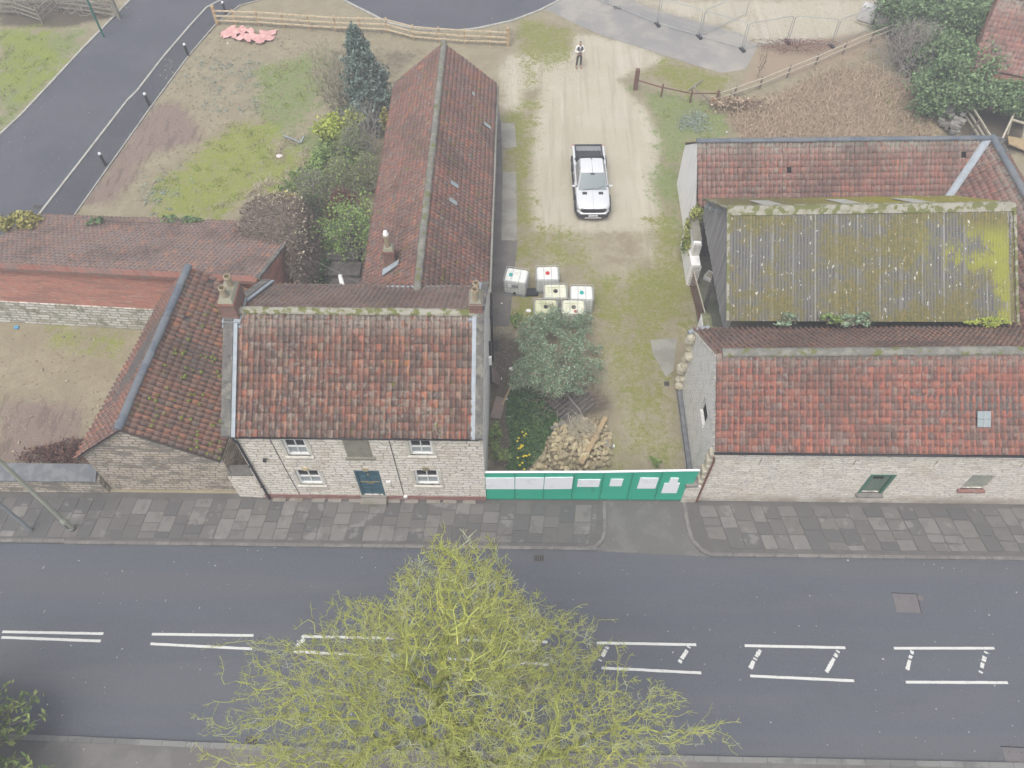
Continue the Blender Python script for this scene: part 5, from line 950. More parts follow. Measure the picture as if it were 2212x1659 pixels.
npl = MB().box((0, -2.74, .52), (.52, .02, .12)).build('number_plate', 'white_plastic', T); tx = bpy.data.curves.new('plate_text', 'FONT'); tx.body = 'YJ73 NBL'; tx.size = .1; tx.align_x = 'CENTER'; tx.align_y = 'CENTER'; tx.extrude = .002; tx.materials.append(MT['black_plastic']); txt_ = bpy.data.objects.new('t', tx); COL.objects.link(txt_); bpy.context.view_layer.update(); tme = bpy.data.meshes.new_from_object(txt_.evaluated_get(bpy.context.evaluated_depsgraph_get())); bpy.data.objects.remove(txt_); txo = bpy.data.objects.new('plate_text', tme); COL.objects.link(txo); txo.parent = npl; txo.location = (0, -2.752, .52); txo.rotation_euler = (R(90), 0, 0)
MB().prism([(-.03, .5, 1.87), (.03, .5, 1.87), (0, .62, 1.87)], (0, 0, .06)).build('aerial', 'black_plastic', T)

# ------------------------------------------------------------------ person
def skin(name, J, E_, m, parent=None, sub=1, flat_=None):
    me = bpy.data.meshes.new(name); me.from_pydata([j[0] for j in J], E_, []); me.update()
    o = bpy.data.objects.new(name, me); COL.objects.link(o); md = o.modifiers.new('skin', 'SKIN'); md.use_smooth_shade = True
    for v, j in zip(me.skin_vertices[0].data, J): r_ = j[1]; v.radius = r_ if isinstance(r_, tuple) else (r_, r_)
    me.skin_vertices[0].data[0].use_root = True; su = o.modifiers.new('s', 'SUBSURF'); su.levels = su.render_levels = sub
    me.materials.append(MT[m]); OFF[o.name] = np.zeros(3)
    if parent: o.parent = parent
    return o
MT['skin'] = mat('skin', (.45, .27, .2), rough=.6); MT['hair'] = mat('hair', (.05, .035, .025)); MT['jeans'] = mat('jeans', (.05, .05, .052), rough=.9); MT['jacket_white'] = mat('jacket_white', (.78, .78, .75), rough=.8); MT['jacket_navy'] = mat('jacket_navy', (.055, .05, .085), rough=.8); MT['tee'] = mat('tee', (.32, .32, .33), rough=.9); MT['boot'] = mat('boot', (.36, .2, .13), rough=.8)
pp = at(1250, 145)
JB = [((0, 0, .98), (.14, .1)), ((0, .0, 1.15), (.13, .09)), ((0, 0, 1.36), (.17, .1)), ((0, 0, 1.5), (.1, .07)), ((0, -.01, 1.6), .055), ((0, -.03, 1.68), (.075, .09)), ((0, -.02, 1.80), (.07, .085)),
      ((.18, 0, 1.48), .06), ((.27, .02, 1.2), .045), ((.09, -.26, 1.2), .032), ((-.18, 0, 1.48), .06), ((-.27, .02, 1.2), .045), ((-.09, -.26, 1.2), .032),
      ((.1, 0, .92), .085), ((.12, -.02, .5), .06), ((.13, .02, .09), .042), ((.14, -.14, .05), .04), ((-.1, 0, .92), .085), ((-.13, -.02, .5), .06), ((-.15, .02, .09), .042), ((-.17, -.14, .05), .04)]
EB = [(0, 1), (1, 2), (2, 3), (3, 4), (4, 5), (5, 6), (3, 7), (7, 8), (8, 9), (3, 10), (10, 11), (11, 12), (0, 13), (13, 14), (14, 15), (15, 16), (0, 17), (17, 18), (18, 19), (19, 20)]
for sx_, wr in ((1, 9), (-1, 12)):      # palm, four curled fingers and a thumb on each hand
    b0 = len(JB); JB.append(((sx_*.06, -.32, 1.21), (.03, .016))); EB.append((wr, b0))
    for q in range(4):
        f0 = len(JB); zq = 1.235-.018*q; L_ = (.03, .036, .034, .026)[q]
        JB += [((sx_*.045, -.35, zq), .009), ((sx_*.02, -.35-L_*.5, zq-.005), .008), ((sx_*.008, -.33-L_*.3, zq-.012), .007)]; EB += [(b0, f0), (f0, f0+1), (f0+1, f0+2)]
    f0 = len(JB); JB += [((sx_*.05, -.33, 1.25), .009), ((sx_*.03, -.35, 1.265), .008)]; EB += [(b0, f0), (f0, f0+1)]
pe = skin('person', JB, EB, 'skin'); pe.location = pp; pe.rotation_euler = (0, 0, R(6)); pe.scale = (1.03, 1.03, 1.03); tag(pe, 'person in white jacket with navy chest, dark jeans, standing holding a controller', 'person')
skin('trousers', [((0, 0, 1.02), (.155, .115)), ((0, 0, .95), (.15, .115)), ((.1, 0, .88), .1), ((.12, -.02, .5), .072), ((.13, .02, .12), .055), ((-.1, 0, .88), .1), ((-.13, -.02, .5), .072), ((-.15, .02, .12), .055)], [(0, 1), (1, 2), (2, 3), (3, 4), (1, 5), (5, 6), (6, 7)], 'jeans', pe)
skin('jacket', [((0, 0.01, 1.0), (.175, .125)), ((0, 0.01, 1.18), (.165, .12)), ((0, 0, 1.38), (.2, .125)), ((0, 0.01, 1.52), (.11, .08)), ((.2, 0, 1.47), .085), ((.3, .02, 1.19), .068), ((.12, -.23, 1.2), .05), ((-.2, 0, 1.47), .085), ((-.3, .02, 1.19), .068), ((-.12, -.23, 1.2), .05)], [(0, 1), (1, 2), (2, 3), (3, 4), (4, 5), (5, 6), (3, 7), (7, 8), (8, 9)], 'jacket_white', pe)
MB().box((.105, -.105, 1.37), (.14, .06, .22)).box((-.105, -.105, 1.37), (.14, .06, .22)).box((.1, -.05, 1.5), (.15, .12, .05)).box((-.1, -.05, 1.5), (.15, .12, .05)).build('chest_panel', 'jacket_navy', pe, bevel=.03)
MB().box((0, -.118, 1.2), (.11, .03, .42)).build('shirt', 'tee', pe, bevel=.01)
skin('hair', [((0, -.01, 1.79), (.085, .095)), ((0, .0, 1.84), (.075, .085))], [(0, 1)], 'hair', pe); MB().box((0, -.118, 1.7), (.03, .04, .05)).build('nose', 'skin', pe, bevel=.01); MB().box((.033, -.112, 1.735), (.025, .012, .012)).box((-.033, -.112, 1.735), (.025, .012, .012)).build('eyes', 'soot_and_shade', pe); MB().box((0, -.112, 1.655), (.05, .012, .01)).build('mouth', 'stain_red', pe)
for sx_, x in ((1, .14), (-1, -.17)): MB().box((x, -.07, .05), (.1, .28, .1)).build('boot', 'boot', pe, bevel=.03)
pe_c = pp+Vector((0, -.36, 1.24)); ct = thing('drone_controller', 'small dark remote controller held in both hands by the person', 'controller', pe_c+Vector((.03, 0, 0)), local=True); MB().box((0, 0, 0), (.16, .06, .05)).build('casing', 'black_plastic', ct, bevel=.015); MB().beam((.05, 0, .03), (.06, -.02, .12), .012, .012).build('antenna', 'black_plastic', ct)

# ------------------------------------------------------------------ street furniture
def lamp(loc, h, lab, m, r):
    t = thing('lamp_post', lab, 'lamp post', loc, None); l = Vector(loc)
    MB().lathe(l, [(r*1.9, 0), (r*1.9, .9), (r*1.25, 1.05), (r, h)], 14).build('column', m, t, smooth=False); MB().lathe(l, [(r*1.98, .0), (r*1.98, .1)], 14).box(l+Vector((0, -r*1.7, .5)), (.1, .04, .4)).build('service_door', 'iron', t)
    MB().tube(l+Vector((0, 0, h-.05)), l+Vector((0, -1.3, h+.25)), r*.7, n=8).build('arm', m, t); MB().box(l+Vector((0, -1.6, h+.27)), (.28, .7, .12)).build('lantern', 'galv_grey', t, bevel=.03)
lamp(at(157, 1143), 8.5, 'pale green-grey lamp post leaning into view at far left, the taller one', 'lamp_green', .07)
t = thing('sign_pole', 'shorter grey metal pole left of the tall lamp post on the pavement', 'pole', at(68, 1146)); l = at(68, 1146); MB().lathe(l, [(.07, 0), (.07, 3.6), (.02, 3.62)], 12).build('tube', 'galv_grey', t); MB().lathe(l, [(.12, 0), (.1, .05), (.07, .08)], 12).build('collar', 'iron', t)
for i, (x, y) in enumerate(((228, 357), (323, 228), (407, 121), (488, 30))):
    l = at(x, y); t = thing('bollard', ['black bollard with white top, nearest the brick shed', 'black bollard with white top, second from the brick shed', 'black bollard with white top, third from the brick shed', 'black bollard with white top, beside the end post of the new fence'][i], 'bollard', l, 'black bollards along the new footway')
    MB().lathe(l, [(.085, 0), (.085, .8), (.08, .82)], 14).build('post', 'black_metal', t); MB().lathe(l, [(.088, .82), (.088, .9), (.06, .95), (.01, .96)], 14).build('reflective_cap', 'hoard_white', t)
l = at(225, 81); t = thing('sign_post', 'tall dark green painted post on the verge, top left', 'post', l); MB().lathe(l, [(.07, 0), (.07, 4.4)], 12).build('pole', 'pole_green', t); MB().lathe(l, [(.09, 0), (.075, .06)], 12).build('base_collar', 'iron', t)

# ------------------------------------------------------------------ fences
def fence(name, lab, pts, h, rails, pm, rm, pr=.05, rw_=.09, pstep=None, ends=None):
    t = thing(name, lab, 'fence', pts[0])
    for i, p in enumerate(pts):
        hh = ends.get(i, (h, pr))[0] if ends else h; w_ = ends.get(i, (h, pr))[1] if ends else pr
        MB().box((p[0], p[1], hh/2), (w_*2, w_*2, hh), random.uniform(-.1, .1)).build('post', pm, t, bevel=.01)
    for z in rails:
        for a, b in zip(pts, pts[1:]):
            a, b = Vector(a), Vector(b); MB().beam(a+Vector((0, -pr-.03, z+random.uniform(-.015, .015))), b+Vector((0, -pr-.03, z+random.uniform(-.015, .015))), .06, rw_).build('rail', rm, t)
    return t
tp = ml([(470, 52), (507, 52), (558, 54), (619, 58), (672, 62), (725, 67), (778, 68), (836, 71), (893, 86), (947, 92), (1004, 95), (1059, 97), (1094, 97), (1097, 99)])
tp = [tp[0]]+[p for p in ml([(510, 53), (560, 55), (614, 59), (669, 63), (726, 66.5), (779, 68), (837, 70.5), (894, 86), (949, 91), (1005, 95), (1059, 97)])]+[at(1097, 99)]
fence('post_rail_fence', 'new pale timber three-rail fence across the top of the field', tp, 1.15, (.3, .66, 1.04), 'wood_post', 'wood_new', .055, .1, ends={0: (1.35, .1), 12: (1.35, .1)})
f2 = ml([(1372, 193), (1428, 209), (1490, 222), (1546, 222)])
fence('weathered_fence', 'short weathered fence with a thick reddish gatepost right of the track', f2, .95, (.75,), 'wood_red', 'wood_red', .05, .07, ends={0: (1.5, .13)})
f3 = ml([(1550, 224), (1585, 212), (1640, 193), (1700, 168), (1760, 144), (1820, 117), (1880, 92), (1930, 72)])
fence('field_fence', 'long pale two-rail fence running diagonally above the dead reeds', f3, .95, (.45, .85), 'wood_brown', 'wood_pale', .05, .07)
g = thing('fallen_rail', 'pale grey broken rail leaning beside the small orange patch at the fence corner', 'rail', at(1545, 222)); MB().beam(at(1518, 172, .3), at(1485, 196, .05), .08, .06).build('rail', 'wood_grey', g); MB().beam(at(1498, 190, .7), at(1540, 222, .1), .06, .05).build('brace', 'wood_brown', g)
tag(MB().box(at(1543, 221)+Vector((0, -.2, .2)), (.45, .2, .35)).build('orange_bag', mat('orange', (.5, .2, .07)), bevel=.06), 'small orange bag on the corner post of the two old fences', 'bag')
f4 = ml([(0, 32), (40, 32), (92, 50), (125, 22), (180, 28), (258, 40)])
fence('mossy_fence', 'old mossy rail fence in the top left corner', f4, 1.2, (.3, .65, 1.0), 'wood_mossy' if 'wood_mossy' in MT else 'render_patch', 'render_patch', .06, .08, ends={5: (1.5, .12)})
f5 = ml([(2046, 205, ), (2068, 245), (2090, 282), (2115, 325)]); f5 = ml([(2052, 218), (2076, 256), (2098, 290), (2122, 330)])
fence('garden_fence', 'pale rail fence beside the rubble wall behind the rear barn', f5, 1.2, (.4, .75, 1.15), 'wood_brown', 'wood_pale', .05, .11)
# temporary mesh panels, each its own thing
def heras(p, q, lab):
    t = thing('temporary_fence_panel', lab, 'fence panel', p, 'galvanised temporary fence panels round the far compound'); p, q = Vector(p), Vector(q); d = (q-p); n = d.normalized()
    up_ = Vector((0, 0, 1)); mb = MB(); a, b = p+n*.08, q-n*.08
    mb.tube(a+up_*.08, a+up_*1.9, .024, n=6).tube(b+up_*.08, b+up_*1.9, .024, n=6).tube(a+up_*2.0+n*.12, b+up_*2.0-n*.12, .024, n=6).tube(a+up_*.2, b+up_*.2, .024, n=6).tube(a+up_*1.88, a+up_*2.0+n*.14, .024, n=6).tube(b+up_*1.88, b+up_*2.0-n*.14, .024, n=6); mb.build('frame', 'galv', t)
    w2_ = MB(); L_ = (b-a).length; k_ = int(L_/.2)
    for i in range(1, k_): c = a.lerp(b, i/k_); w2_.tube(c+up_*.2, c+up_*2.0, .0035, n=3, cap=False)
    for z in np.arange(.45, 1.9, .35): w2_.tube(a+up_*z, b+up_*z, .0035, n=3, cap=False)
    w2_.build('wire_mesh', 'galv', t)
hp = ml([(1310, 10), (1420, 55), (1510, 81), (1603, 109), (1700, 92), (1795, 101), (1895, 62)]); hp2 = ml([(1510, 81), (1605, 32), (1700, 14)])
for i in range(len(hp)-1): heras(hp[i], hp[i+1], ['mesh panel over the far concrete path, leftmost', 'mesh panel over the concrete path, second from left', 'mesh panel ending at the fence corner by the gravel', 'mesh panel on gravel just right of the corner', 'mesh panel sloping above the brown weeds', 'mesh panel in front of the two white bulk bags'][i])
heras(hp2[0], at(1612, 35), 'mesh panel set back across the gravel behind the corner')
for i, p in enumerate(hp[1:6]): tag(MB().box(p+Vector((0, 0, .07)), (.24, .62, .14), R(20)).build('fence_foot', 'black_plastic', bevel=.03), 'black rubber block foot under the temporary mesh panels', 'fence foot', 'black block feet of the temporary fence')
heras(hp[0]+(hp[0]-hp[1])*.95, hp[0], 'mesh panel at the very top edge over the path')

# ------------------------------------------------------------------ bulk bags
for i, (p, s_, rz, lab) in enumerate(((at(1868, 48), (1.15, 1.0, 1.05), R(-32), 'large white bulk bag heaped with scraps on a pallet, top right'), (at(1902, 56), (.95, .9, .85), R(-28), 'smaller pinkish-white bulk bag beside the grey bush'))):
    t = thing('bulk_bag', lab, 'bulk bag', p, None, rz, True); MB().box((0, 0, .2+s_[2]/2), s_, taper=.93).build('bag', mat('bag_%d' % i, (.58, .57, .56) if i == 0 else (.5, .45, .42), [((.4, .37, .36), 2, .45, .6, .6)], .8), t, bevel=.12)
    MB().box((0, 0, .05), (1.25, 1.05, .03)).box((0, -.45, .1), (1.25, .1, .1)).box((0, .45, .1), (1.25, .1, .1)).box((0, 0, .16), (1.25, 1.05, .03)).build('pallet', 'wood_pale', t)
    h = leaves('scraps', np.array([[random.uniform(-.45, .45), random.uniform(-.4, .4), .22+s_[2]+random.uniform(-.05, .12)] for _ in range(60)]), .14, 'scrap', t) if 'scrap' in MT else None

# ------------------------------------------------------------------ rubble heap, each stone its own
def rock_mesh(m, seed):
    r_ = random.Random(seed); bm_ = bmesh.new(); bmesh.ops.create_icosphere(bm_, subdivisions=2, radius=.5)
    pl = [(Vector((r_.gauss(0, 1), r_.gauss(0, 1), r_.gauss(0, 1))).normalized(), r_.uniform(.24, .42)) for _ in range(11)]
    for v in bm_.verts:
        for n_, d_ in pl:
            k_ = v.co.dot(n_)
            if k_ > d_: v.co -= n_*(k_-d_)
    me = bpy.data.meshes.new('stone'); bm_.to_mesh(me); bm_.free(); me.materials.append(MT[m]); return me
for nm_ in ('stone_loose', 'stone_pale'):
    m_ = MT[nm_]; b_ = m_.node_tree.nodes['Principled BSDF']; lk = b_.inputs['Base Color'].links[0].from_socket; oi = m_.node_tree.nodes.new('ShaderNodeObjectInfo'); hv = m_.node_tree.nodes.new('ShaderNodeHueSaturation'); mr = m_.node_tree.nodes.new('ShaderNodeMapRange'); mr.inputs[3].default_value = .5; mr.inputs[4].default_value = 1.15; m_.node_tree.links.new(oi.outputs['Random'], mr.inputs[0]); m_.node_tree.links.new(mr.outputs[0], hv.inputs['Value']); m_.node_tree.links.new(lk, hv.inputs['Color']); m_.node_tree.links.new(hv.outputs[0], b_.inputs['Base Color'])
RK = [rock_mesh('stone_loose', i) for i in range(9)]; RP = [rock_mesh('stone_pale', 40+i) for i in range(4)]
def rock(p, s_, lab, grp, ms=RK, cat='stone'):
    o = bpy.data.objects.new('stone', random.choice(ms)); COL.objects.link(o); o.location = p; o.scale = (s_*random.uniform(.9, 1.35), s_*random.uniform(.8, 1.1), s_*random.uniform(.6, .9)); o.rotation_euler = (random.uniform(-.6, .6), random.uniform(-.6, .6), random.uniform(0, 6.3)); tag(o, lab, cat, grp)
hc = at(1235, 968); hp_ = wpoly([(1172, 985), (1200, 925), (1240, 905), (1300, 905), (1320, 940), (1318, 1010), (1270, 1022), (1145, 1020)]); bb = (hp_[:, 0].min(), hp_[:, 0].max(), hp_[:, 1].min(), hp_[:, 1].max()); cnt = 0; tries = 0; placed = []
rub = MB().lathe((hc.x-.05, hc.y-.3, 0), [(1.35, -.02), (1.05, .2), (.6, .42), (.02, .56)], 16, False).build('rubble_core', mat('rubble_earth', (.2, .16, .1), [((.12, .1, .07), 5, .45, .6, .7)], .95)); tag(rub, 'earth and grit packed under the yellow stone heap', 'earth mound')
while cnt < 290 and tries < 14000:
    tries += 1; x, y = random.uniform(bb[0], bb[1]), random.uniform(bb[2], bb[3])
    if sdist(np.array([x]), np.array([y]), hp_)[0] < .02: continue
    s_ = random.choice([.2, .24, .28, .32, .4, .5]); 
    if any(math.hypot(x-a, y-b) < (s_+c)*.30 for a, b, c in placed): continue
    placed.append((x, y, s_)); r_ = math.hypot((x-hc.x), (y-hc.y+.3)*1.25); z = max(0, .68*(1-r_/1.75)); rock((x, y, z+s_*.3), s_, 'rough yellow limestone block in the rubble heap behind the hoarding', 'yellow stones of the rubble heap'); cnt += 1
for _ in range(46):
    p = at(random.uniform(0, 275), random.uniform(705, 985)) if random.random() < .45 else at(*[lerp(a, b, t_)+random.gauss(0, 11) for t_ in [random.random()] for a, b in ((262, 190), (830, 930))]); rock(p+Vector((0, 0, .03)), random.uniform(.08, .2), 'small pale loose stone on the bare earth by the gabled outbuilding', 'loose stones on the bare plot at left', RP)
for _ in range(90):
    a0 = random.uniform(0, 6.28); rr_ = random.uniform(.9, 1.7); rock((hc.x+rr_*math.cos(a0)*1.15, hc.y-.3+rr_*math.sin(a0)*.8, .03), random.uniform(.06, .16), 'small yellow fragment spilled around the foot of the rubble heap', 'small fragments round the rubble heap', RP)
bmw = thing('timber_beam', 'long pale brown timber beam lying across the rubble heap', 'beam', at(1281, 960)); MB().beam(at(1255, 1002, .62), at(1309, 902, .3), .22, .14).build('beam', 'wood_beam', bmw, bevel=.015)
t = thing('slatted_hurdle', 'collapsed dark grey slatted wooden panel leaning above the rubble heap', 'wood panel', at(1215, 900))
pc, pu, pv = at(1236, 868, .6), Vector((.75, .62, .15)), Vector((.42, -.55, -.1))
for i in range(8): q = pc+pv*(i-3.5)*.3; MB().beam(q-pu*.95*random.uniform(.8, 1.1), q+pu*.95*random.uniform(.8, 1.1), .17, .03).build('slat', 'wood_dark', t)
MB().beam(pc-pv*.9+Vector((0, 0, .05)), pc+pv*.95+Vector((0, 0, .05)), .08, .05).build('batten', 'wood_grey', t)
tag(MB().beam(at(1190, 925, .25), at(1222, 912, .3), .14, .05).build('grey_plank', 'wood_grey'), 'short grey plank at the left foot of the slatted panel', 'plank')
tag(MB().beam(at(1085, 874, .08), at(1106, 830, .1), .1, .05).build('timber_plank', 'wood_beam'), 'yellowish plank lying beside the ivy next to the house', 'plank')
tag(MB().prism([at(1057, 835, .1), at(1076, 820, .1), at(1086, 860, .1), at(1082, 905, .1), at(1057, 900, .1)][::-1] if False else [at(1058, 903, .06), at(1082, 905, .06), at(1092, 862, .06), at(1072, 856, .06)], (0, 0, .03)).build('board', 'wood_brown'), 'pinkish brown board lying flat beside the house wall', 'board')
tag(MB().prism([at(1061, 790, .9), at(1063, 825, .9), at(1080, 835, .05), at(1078, 808, .05)], (.03, 0, .02)).build('board', 'wood_brown'), 'pinkish brown board leaning against the house side wall', 'board')
tag(MB().box(at(1312, 960)+Vector((.02, -.05, .1)), (.2, .42, .16), .15).build('concrete_block', 'concrete'), 'grey concrete block at the right foot of the rubble heap', 'block')
# brushwood
def stick_pile(name, lab, c, n, L_, m, r=.012, dirz=(.6, -.8), spread=.5, h=.5):
    A = np.array([[c[0]+random.gauss(0, spread*.35), c[1]+random.gauss(0, spread*.25), c[2]+abs(random.gauss(0, h*.4))] for _ in range(n)]); th = np.array([math.atan2(dirz[1], dirz[0])+random.gauss(0, .45) for _ in range(n)]); l_ = np.array([random.uniform(.4, 1)*L_ for _ in range(n)])
    M_ = A+np.stack([np.cos(th)*l_*.5, np.sin(th)*l_*.5, rng.normal(0, .08, n)], 1); B_ = M_+np.stack([np.cos(th+.3)*l_*.5, np.sin(th+.3)*l_*.5, rng.normal(-.08, .08, n)], 1)
    V, Fq = tubes(np.concatenate([A, M_]), np.concatenate([M_, B_]), np.full(2*n, r), np.full(2*n, r*.6), 4); return tag(link(name, V, Fq, m), lab, 'sticks')
o = stick_pile('brushwood', 'tangle of cut pale brown branches lying on top of the rubble heap', at(1240, 902, .62), 60, 1.6, 'wood_pale', .010, (.35, -.9), .9, .3); o = stick_pile('brushwood', 'dead twiggy branches right of the slatted panel', at(1265, 880, .35), 150, 1.3, 'twig_brown', .009, (.9, .5), 1.0, .4)

# ------------------------------------------------------------------ small loose things
def scrapm(c): 
    return mat('scrap_%d' % random.randint(0, 9999), c, rough=.6)
def litter(px, py, s_, c, lab, z=.03, shape=0, cat='litter'):
    p = at(px, py, z); mb = MB()
    if shape == 0: mb.prism([(p.x+s_*math.cos(a)*random.uniform(.6, 1), p.y+s_*.75*math.sin(a)*random.uniform(.6, 1), z-.02) for a in np.linspace(0, 2*math.pi, 8)[:-1]], (0, 0, s_*.35))
    else: mb.box((p.x, p.y, z+s_*.2), (s_*1.8, s_*.5, s_*.3), random.uniform(0, 3))
    tag(mb.build('scrap', scrapm(c), bevel=.01), lab, cat)
litter(1142, 672, .19, (.8, .8, .78), 'white plastic sheet scrap left of the front yellowed container')
litter(1105, 797, .17, (.78, .78, .76), 'white square scrap at the top of the dark ivy patch')
litter(1083, 818, .08, (.8, .8, .8), 'small white tube below the white square scrap', shape=1)
litter(1093, 862, .12, (.6, .64, .62), 'crumpled grey-white bag at the corner of the fallen board')
litter(1100, 900, .11, (.6, .6, .6), 'pale scrap on the dark soil right of the fallen board')
litter(1324, 963, .14, (.65, .72, .75), 'crumpled pale blue bag right of the rubble heap')
litter(1105, 934, .08, (.7, .72, .74), 'pale scrap beside the daffodils')
litter(603, 338, .26, (.82, .72, .72), 'white and pink panel scrap lying in the field', shape=0)
litter(620, 370, .12, (.7, .72, .75), 'small pale scrap in the dry grass by the bushes')
litter(1084, 655, .08, (.8, .8, .8), 'tiny white scrap on the concrete left of the containers')
litter(1500, 187, .13, (.85, .85, .85), 'white scrap at the foot of the short weathered fence')
litter(1570, 285, .08, (.8, .8, .8), 'tiny white scrap at the edge of the dead reeds nearest the green patch')
litter(1950, 308, .1, (.85, .85, .85), 'white scrap just behind the blue-grey barn ridge')
litter(2132, 143, .06, (.8, .8, .8), 'tiny white scrap near the orange shrub')
litter(1876, 135, .09, (.85, .85, .82), 'white scrap at the top of the reed field')
litter(1945, 152, .09, (.8, .8, .8), 'white scrap in the reeds near the mossy edge')
litter(36, 708, .2, (.1, .32, .5), 'crumpled blue sheet at the foot of the brick shed')
litter(566, 72, .1, (.8, .8, .8), 'small white scrap left of the red netting') if False else litter(568/1.0-76, 72+22, .1, (.8, .8, .8), 'small white scrap left of the red netting')
# red netting, metal bar, pipes
nm = MB(); c = at(537, 80); vs = []; nxn, nyn = 14, 7
for j in range(nyn):
    for i in range(nxn): vs.append((c.x-2.0+i*.3+random.uniform(-.06, .06), c.y-.75+j*.26+random.uniform(-.06, .06)+.3*math.sin(i*.5), .04+.22*abs(math.sin(i*1.3+j*.8))*math.sin(math.pi*i/(nxn-1))+random.uniform(0, .1)))
nm.add(vs, [(j*nxn+i, j*nxn+i+1, (j+1)*nxn+i+1, (j+1)*nxn+i) for j in range(nyn-1) for i in range(nxn-1) if random.random() > .08 and math.hypot((i-6.5)/7, (j-3)/3.3) < 1.05]); tag(nm.build('safety_netting', 'red_net'), 'crumpled red-orange safety netting on the soil below the new fence', 'netting')
ms = thing('metal_bracket', 'bent grey-blue metal bracket lying in the field', 'scrap metal', at(632, 305)); MB().beam(at(612, 293, .25), at(650, 308, .1), .1, .07).beam(at(650, 308, .1), at(657, 293, .4), .1, .07).build('bar', 'galv_grey', ms)
wp = thing('white_pipe', 'white plastic pipe standing up behind the rear eave of the house', 'pipe', at(746, 624, 2.6)+Vector((0, 0, 0))); q0 = Vector((-9.0, 24.6, 0)); MB().tube(at(742, 625, 3.6), at(735, 597, 3.6)+Vector((0, 0, .05)), .11, n=10).build('pipe', 'white_plastic', wp, smooth=True); MB().tube(at(742, 625, 3.5), at(743, 625, 2.2), .06, n=8).build('bracket', 'galv_grey', wp)
tag(MB().tube(at(684, 565, 3.2), at(778, 612, 3.0), .012, n=4).build('overhead_wire', 'wood_grey'), 'thin overhead wire between the brick shed and the long outbuilding', 'wire')
# drains and covers
def grate(px, py, w_, h_, lab, z=0.0, m='iron', slots=5, rz=0, cat='drain grate', name='drain_grate'):
    p = at(px, py, z); t = thing(name, lab, cat, p, None, rz, True); MB().box((0, 0, .004), (w_, h_, .02)).build('frame', m, t)
    mb = MB()
    for i in range(slots): mb.box((-w_/2+w_*(i+.75)/(slots+.5), 0, .0155), (w_/(slots*2.2), h_*.72, .004))
    if slots: mb.build('slots', 'soot_and_shade', t)
grate(1164, 1206, .46, .34, 'road gully grate by the kerb corner of the pavement', -.108); grate(543, 1601, .5, .42, 'gully grate at the near kerb beside the mossy tree', -.108)
grate(1440, 829, .26, .3, 'small square drain grate on the yard by the roadside barn'); grate(1071, 748, .3, 1.0, 'long mesh drain cover beside the house wall', slots=7); grate(80, 447, .5, .4, 'gully grate in the new side road', .015)
for px, py, w_, h_, lab, rz in ((1958, 1303, 1.0, .8, 'large rectangular steel cover set in the main road', R(-2)), (2197, 1640, .9, .8, 'rectangular steel cover at the bottom right of the main road', R(-2)), (1988, 1292, .22, .2, 'small round cover next to the large steel cover', 0), (1333, 17, .5, .35, 'square manhole cover on the far concrete path', 0)):
    p = at(px, py, -.106 if py > 1000 else .02); t = thing('service_cover', lab, 'manhole cover', p, None, rz, True)
    if w_ < .3: MB().lathe((0, 0, 0), [(.12, 0), (.12, .01)], 16).build('plate', 'iron_plate', t)
    else:
        MB().box((0, 0, .003), (w_, h_, .012)).build('plate', 'iron_plate', t); MB().box((0, h_/2+.015, .003), (w_+.06, .03, .014)).box((w_/2+.015, 0, .003), (.03, h_+.0, .014)).build('rim', 'soot_and_shade', t)
        MB().lathe((-w_*.25, h_*.3, .01), [(.02, 0), (.02, .003)], 8).lathe((w_*.25, h_*.3, .01), [(.02, 0), (.02, .003)], 8).build('key_hole', 'soot_and_shade', t)
# concrete aprons by the long range
flat('concrete_apron', [at(1086, 372), at(1115, 372), at(1117, 520), at(1083, 520)][::-1], .035, 'concrete')['kind'] = 'structure'
flat('concrete_apron', [at(1082, 266), at(1112, 268), at(1116, 318), at(1085, 322)][::-1], .035, 'concrete')['kind'] = 'structure'
flat('yard_path', [at(1072, 190), at(1082, 262), at(1086, 372), at(1083, 520), at(1118, 522), at(1110, 600), at(1100, 705), at(1048, 705), at(1052, 560)][::-1], .02, 'concrete_dark')['kind'] = 'structure'
flat('yard_path', [at(1405, 735), at(1462, 730), at(1455, 800), at(1438, 815), at(1425, 790), at(1410, 765)][::-1], .012, 'concrete')['kind'] = 'structure'
flat('edge_slab', [at(1463, 870), at(1474, 870), at(1499, 1010), at(1478, 1012)][::-1], .06, 'concrete_moss' if 'concrete_moss' in MT else 'render_patch')['kind'] = 'structure'
flat('leaf_litter_path', [at(704, 480), at(780, 470), at(775, 640), at(680, 640)][::-1], .03, 'wood_dark')['kind'] = 'structure'
stp = thing('garden_steps', 'dark mossy steps between the shed and the long outbuilding behind the house', 'steps', at(735, 600))
for i in range(4): p = at(742, 618-i*28); MB().box((p.x, p.y, .07+.12*i), (2.0, 1.0, .16+.24*i)).build('step', 'wood_dark', stp, bevel=.03)
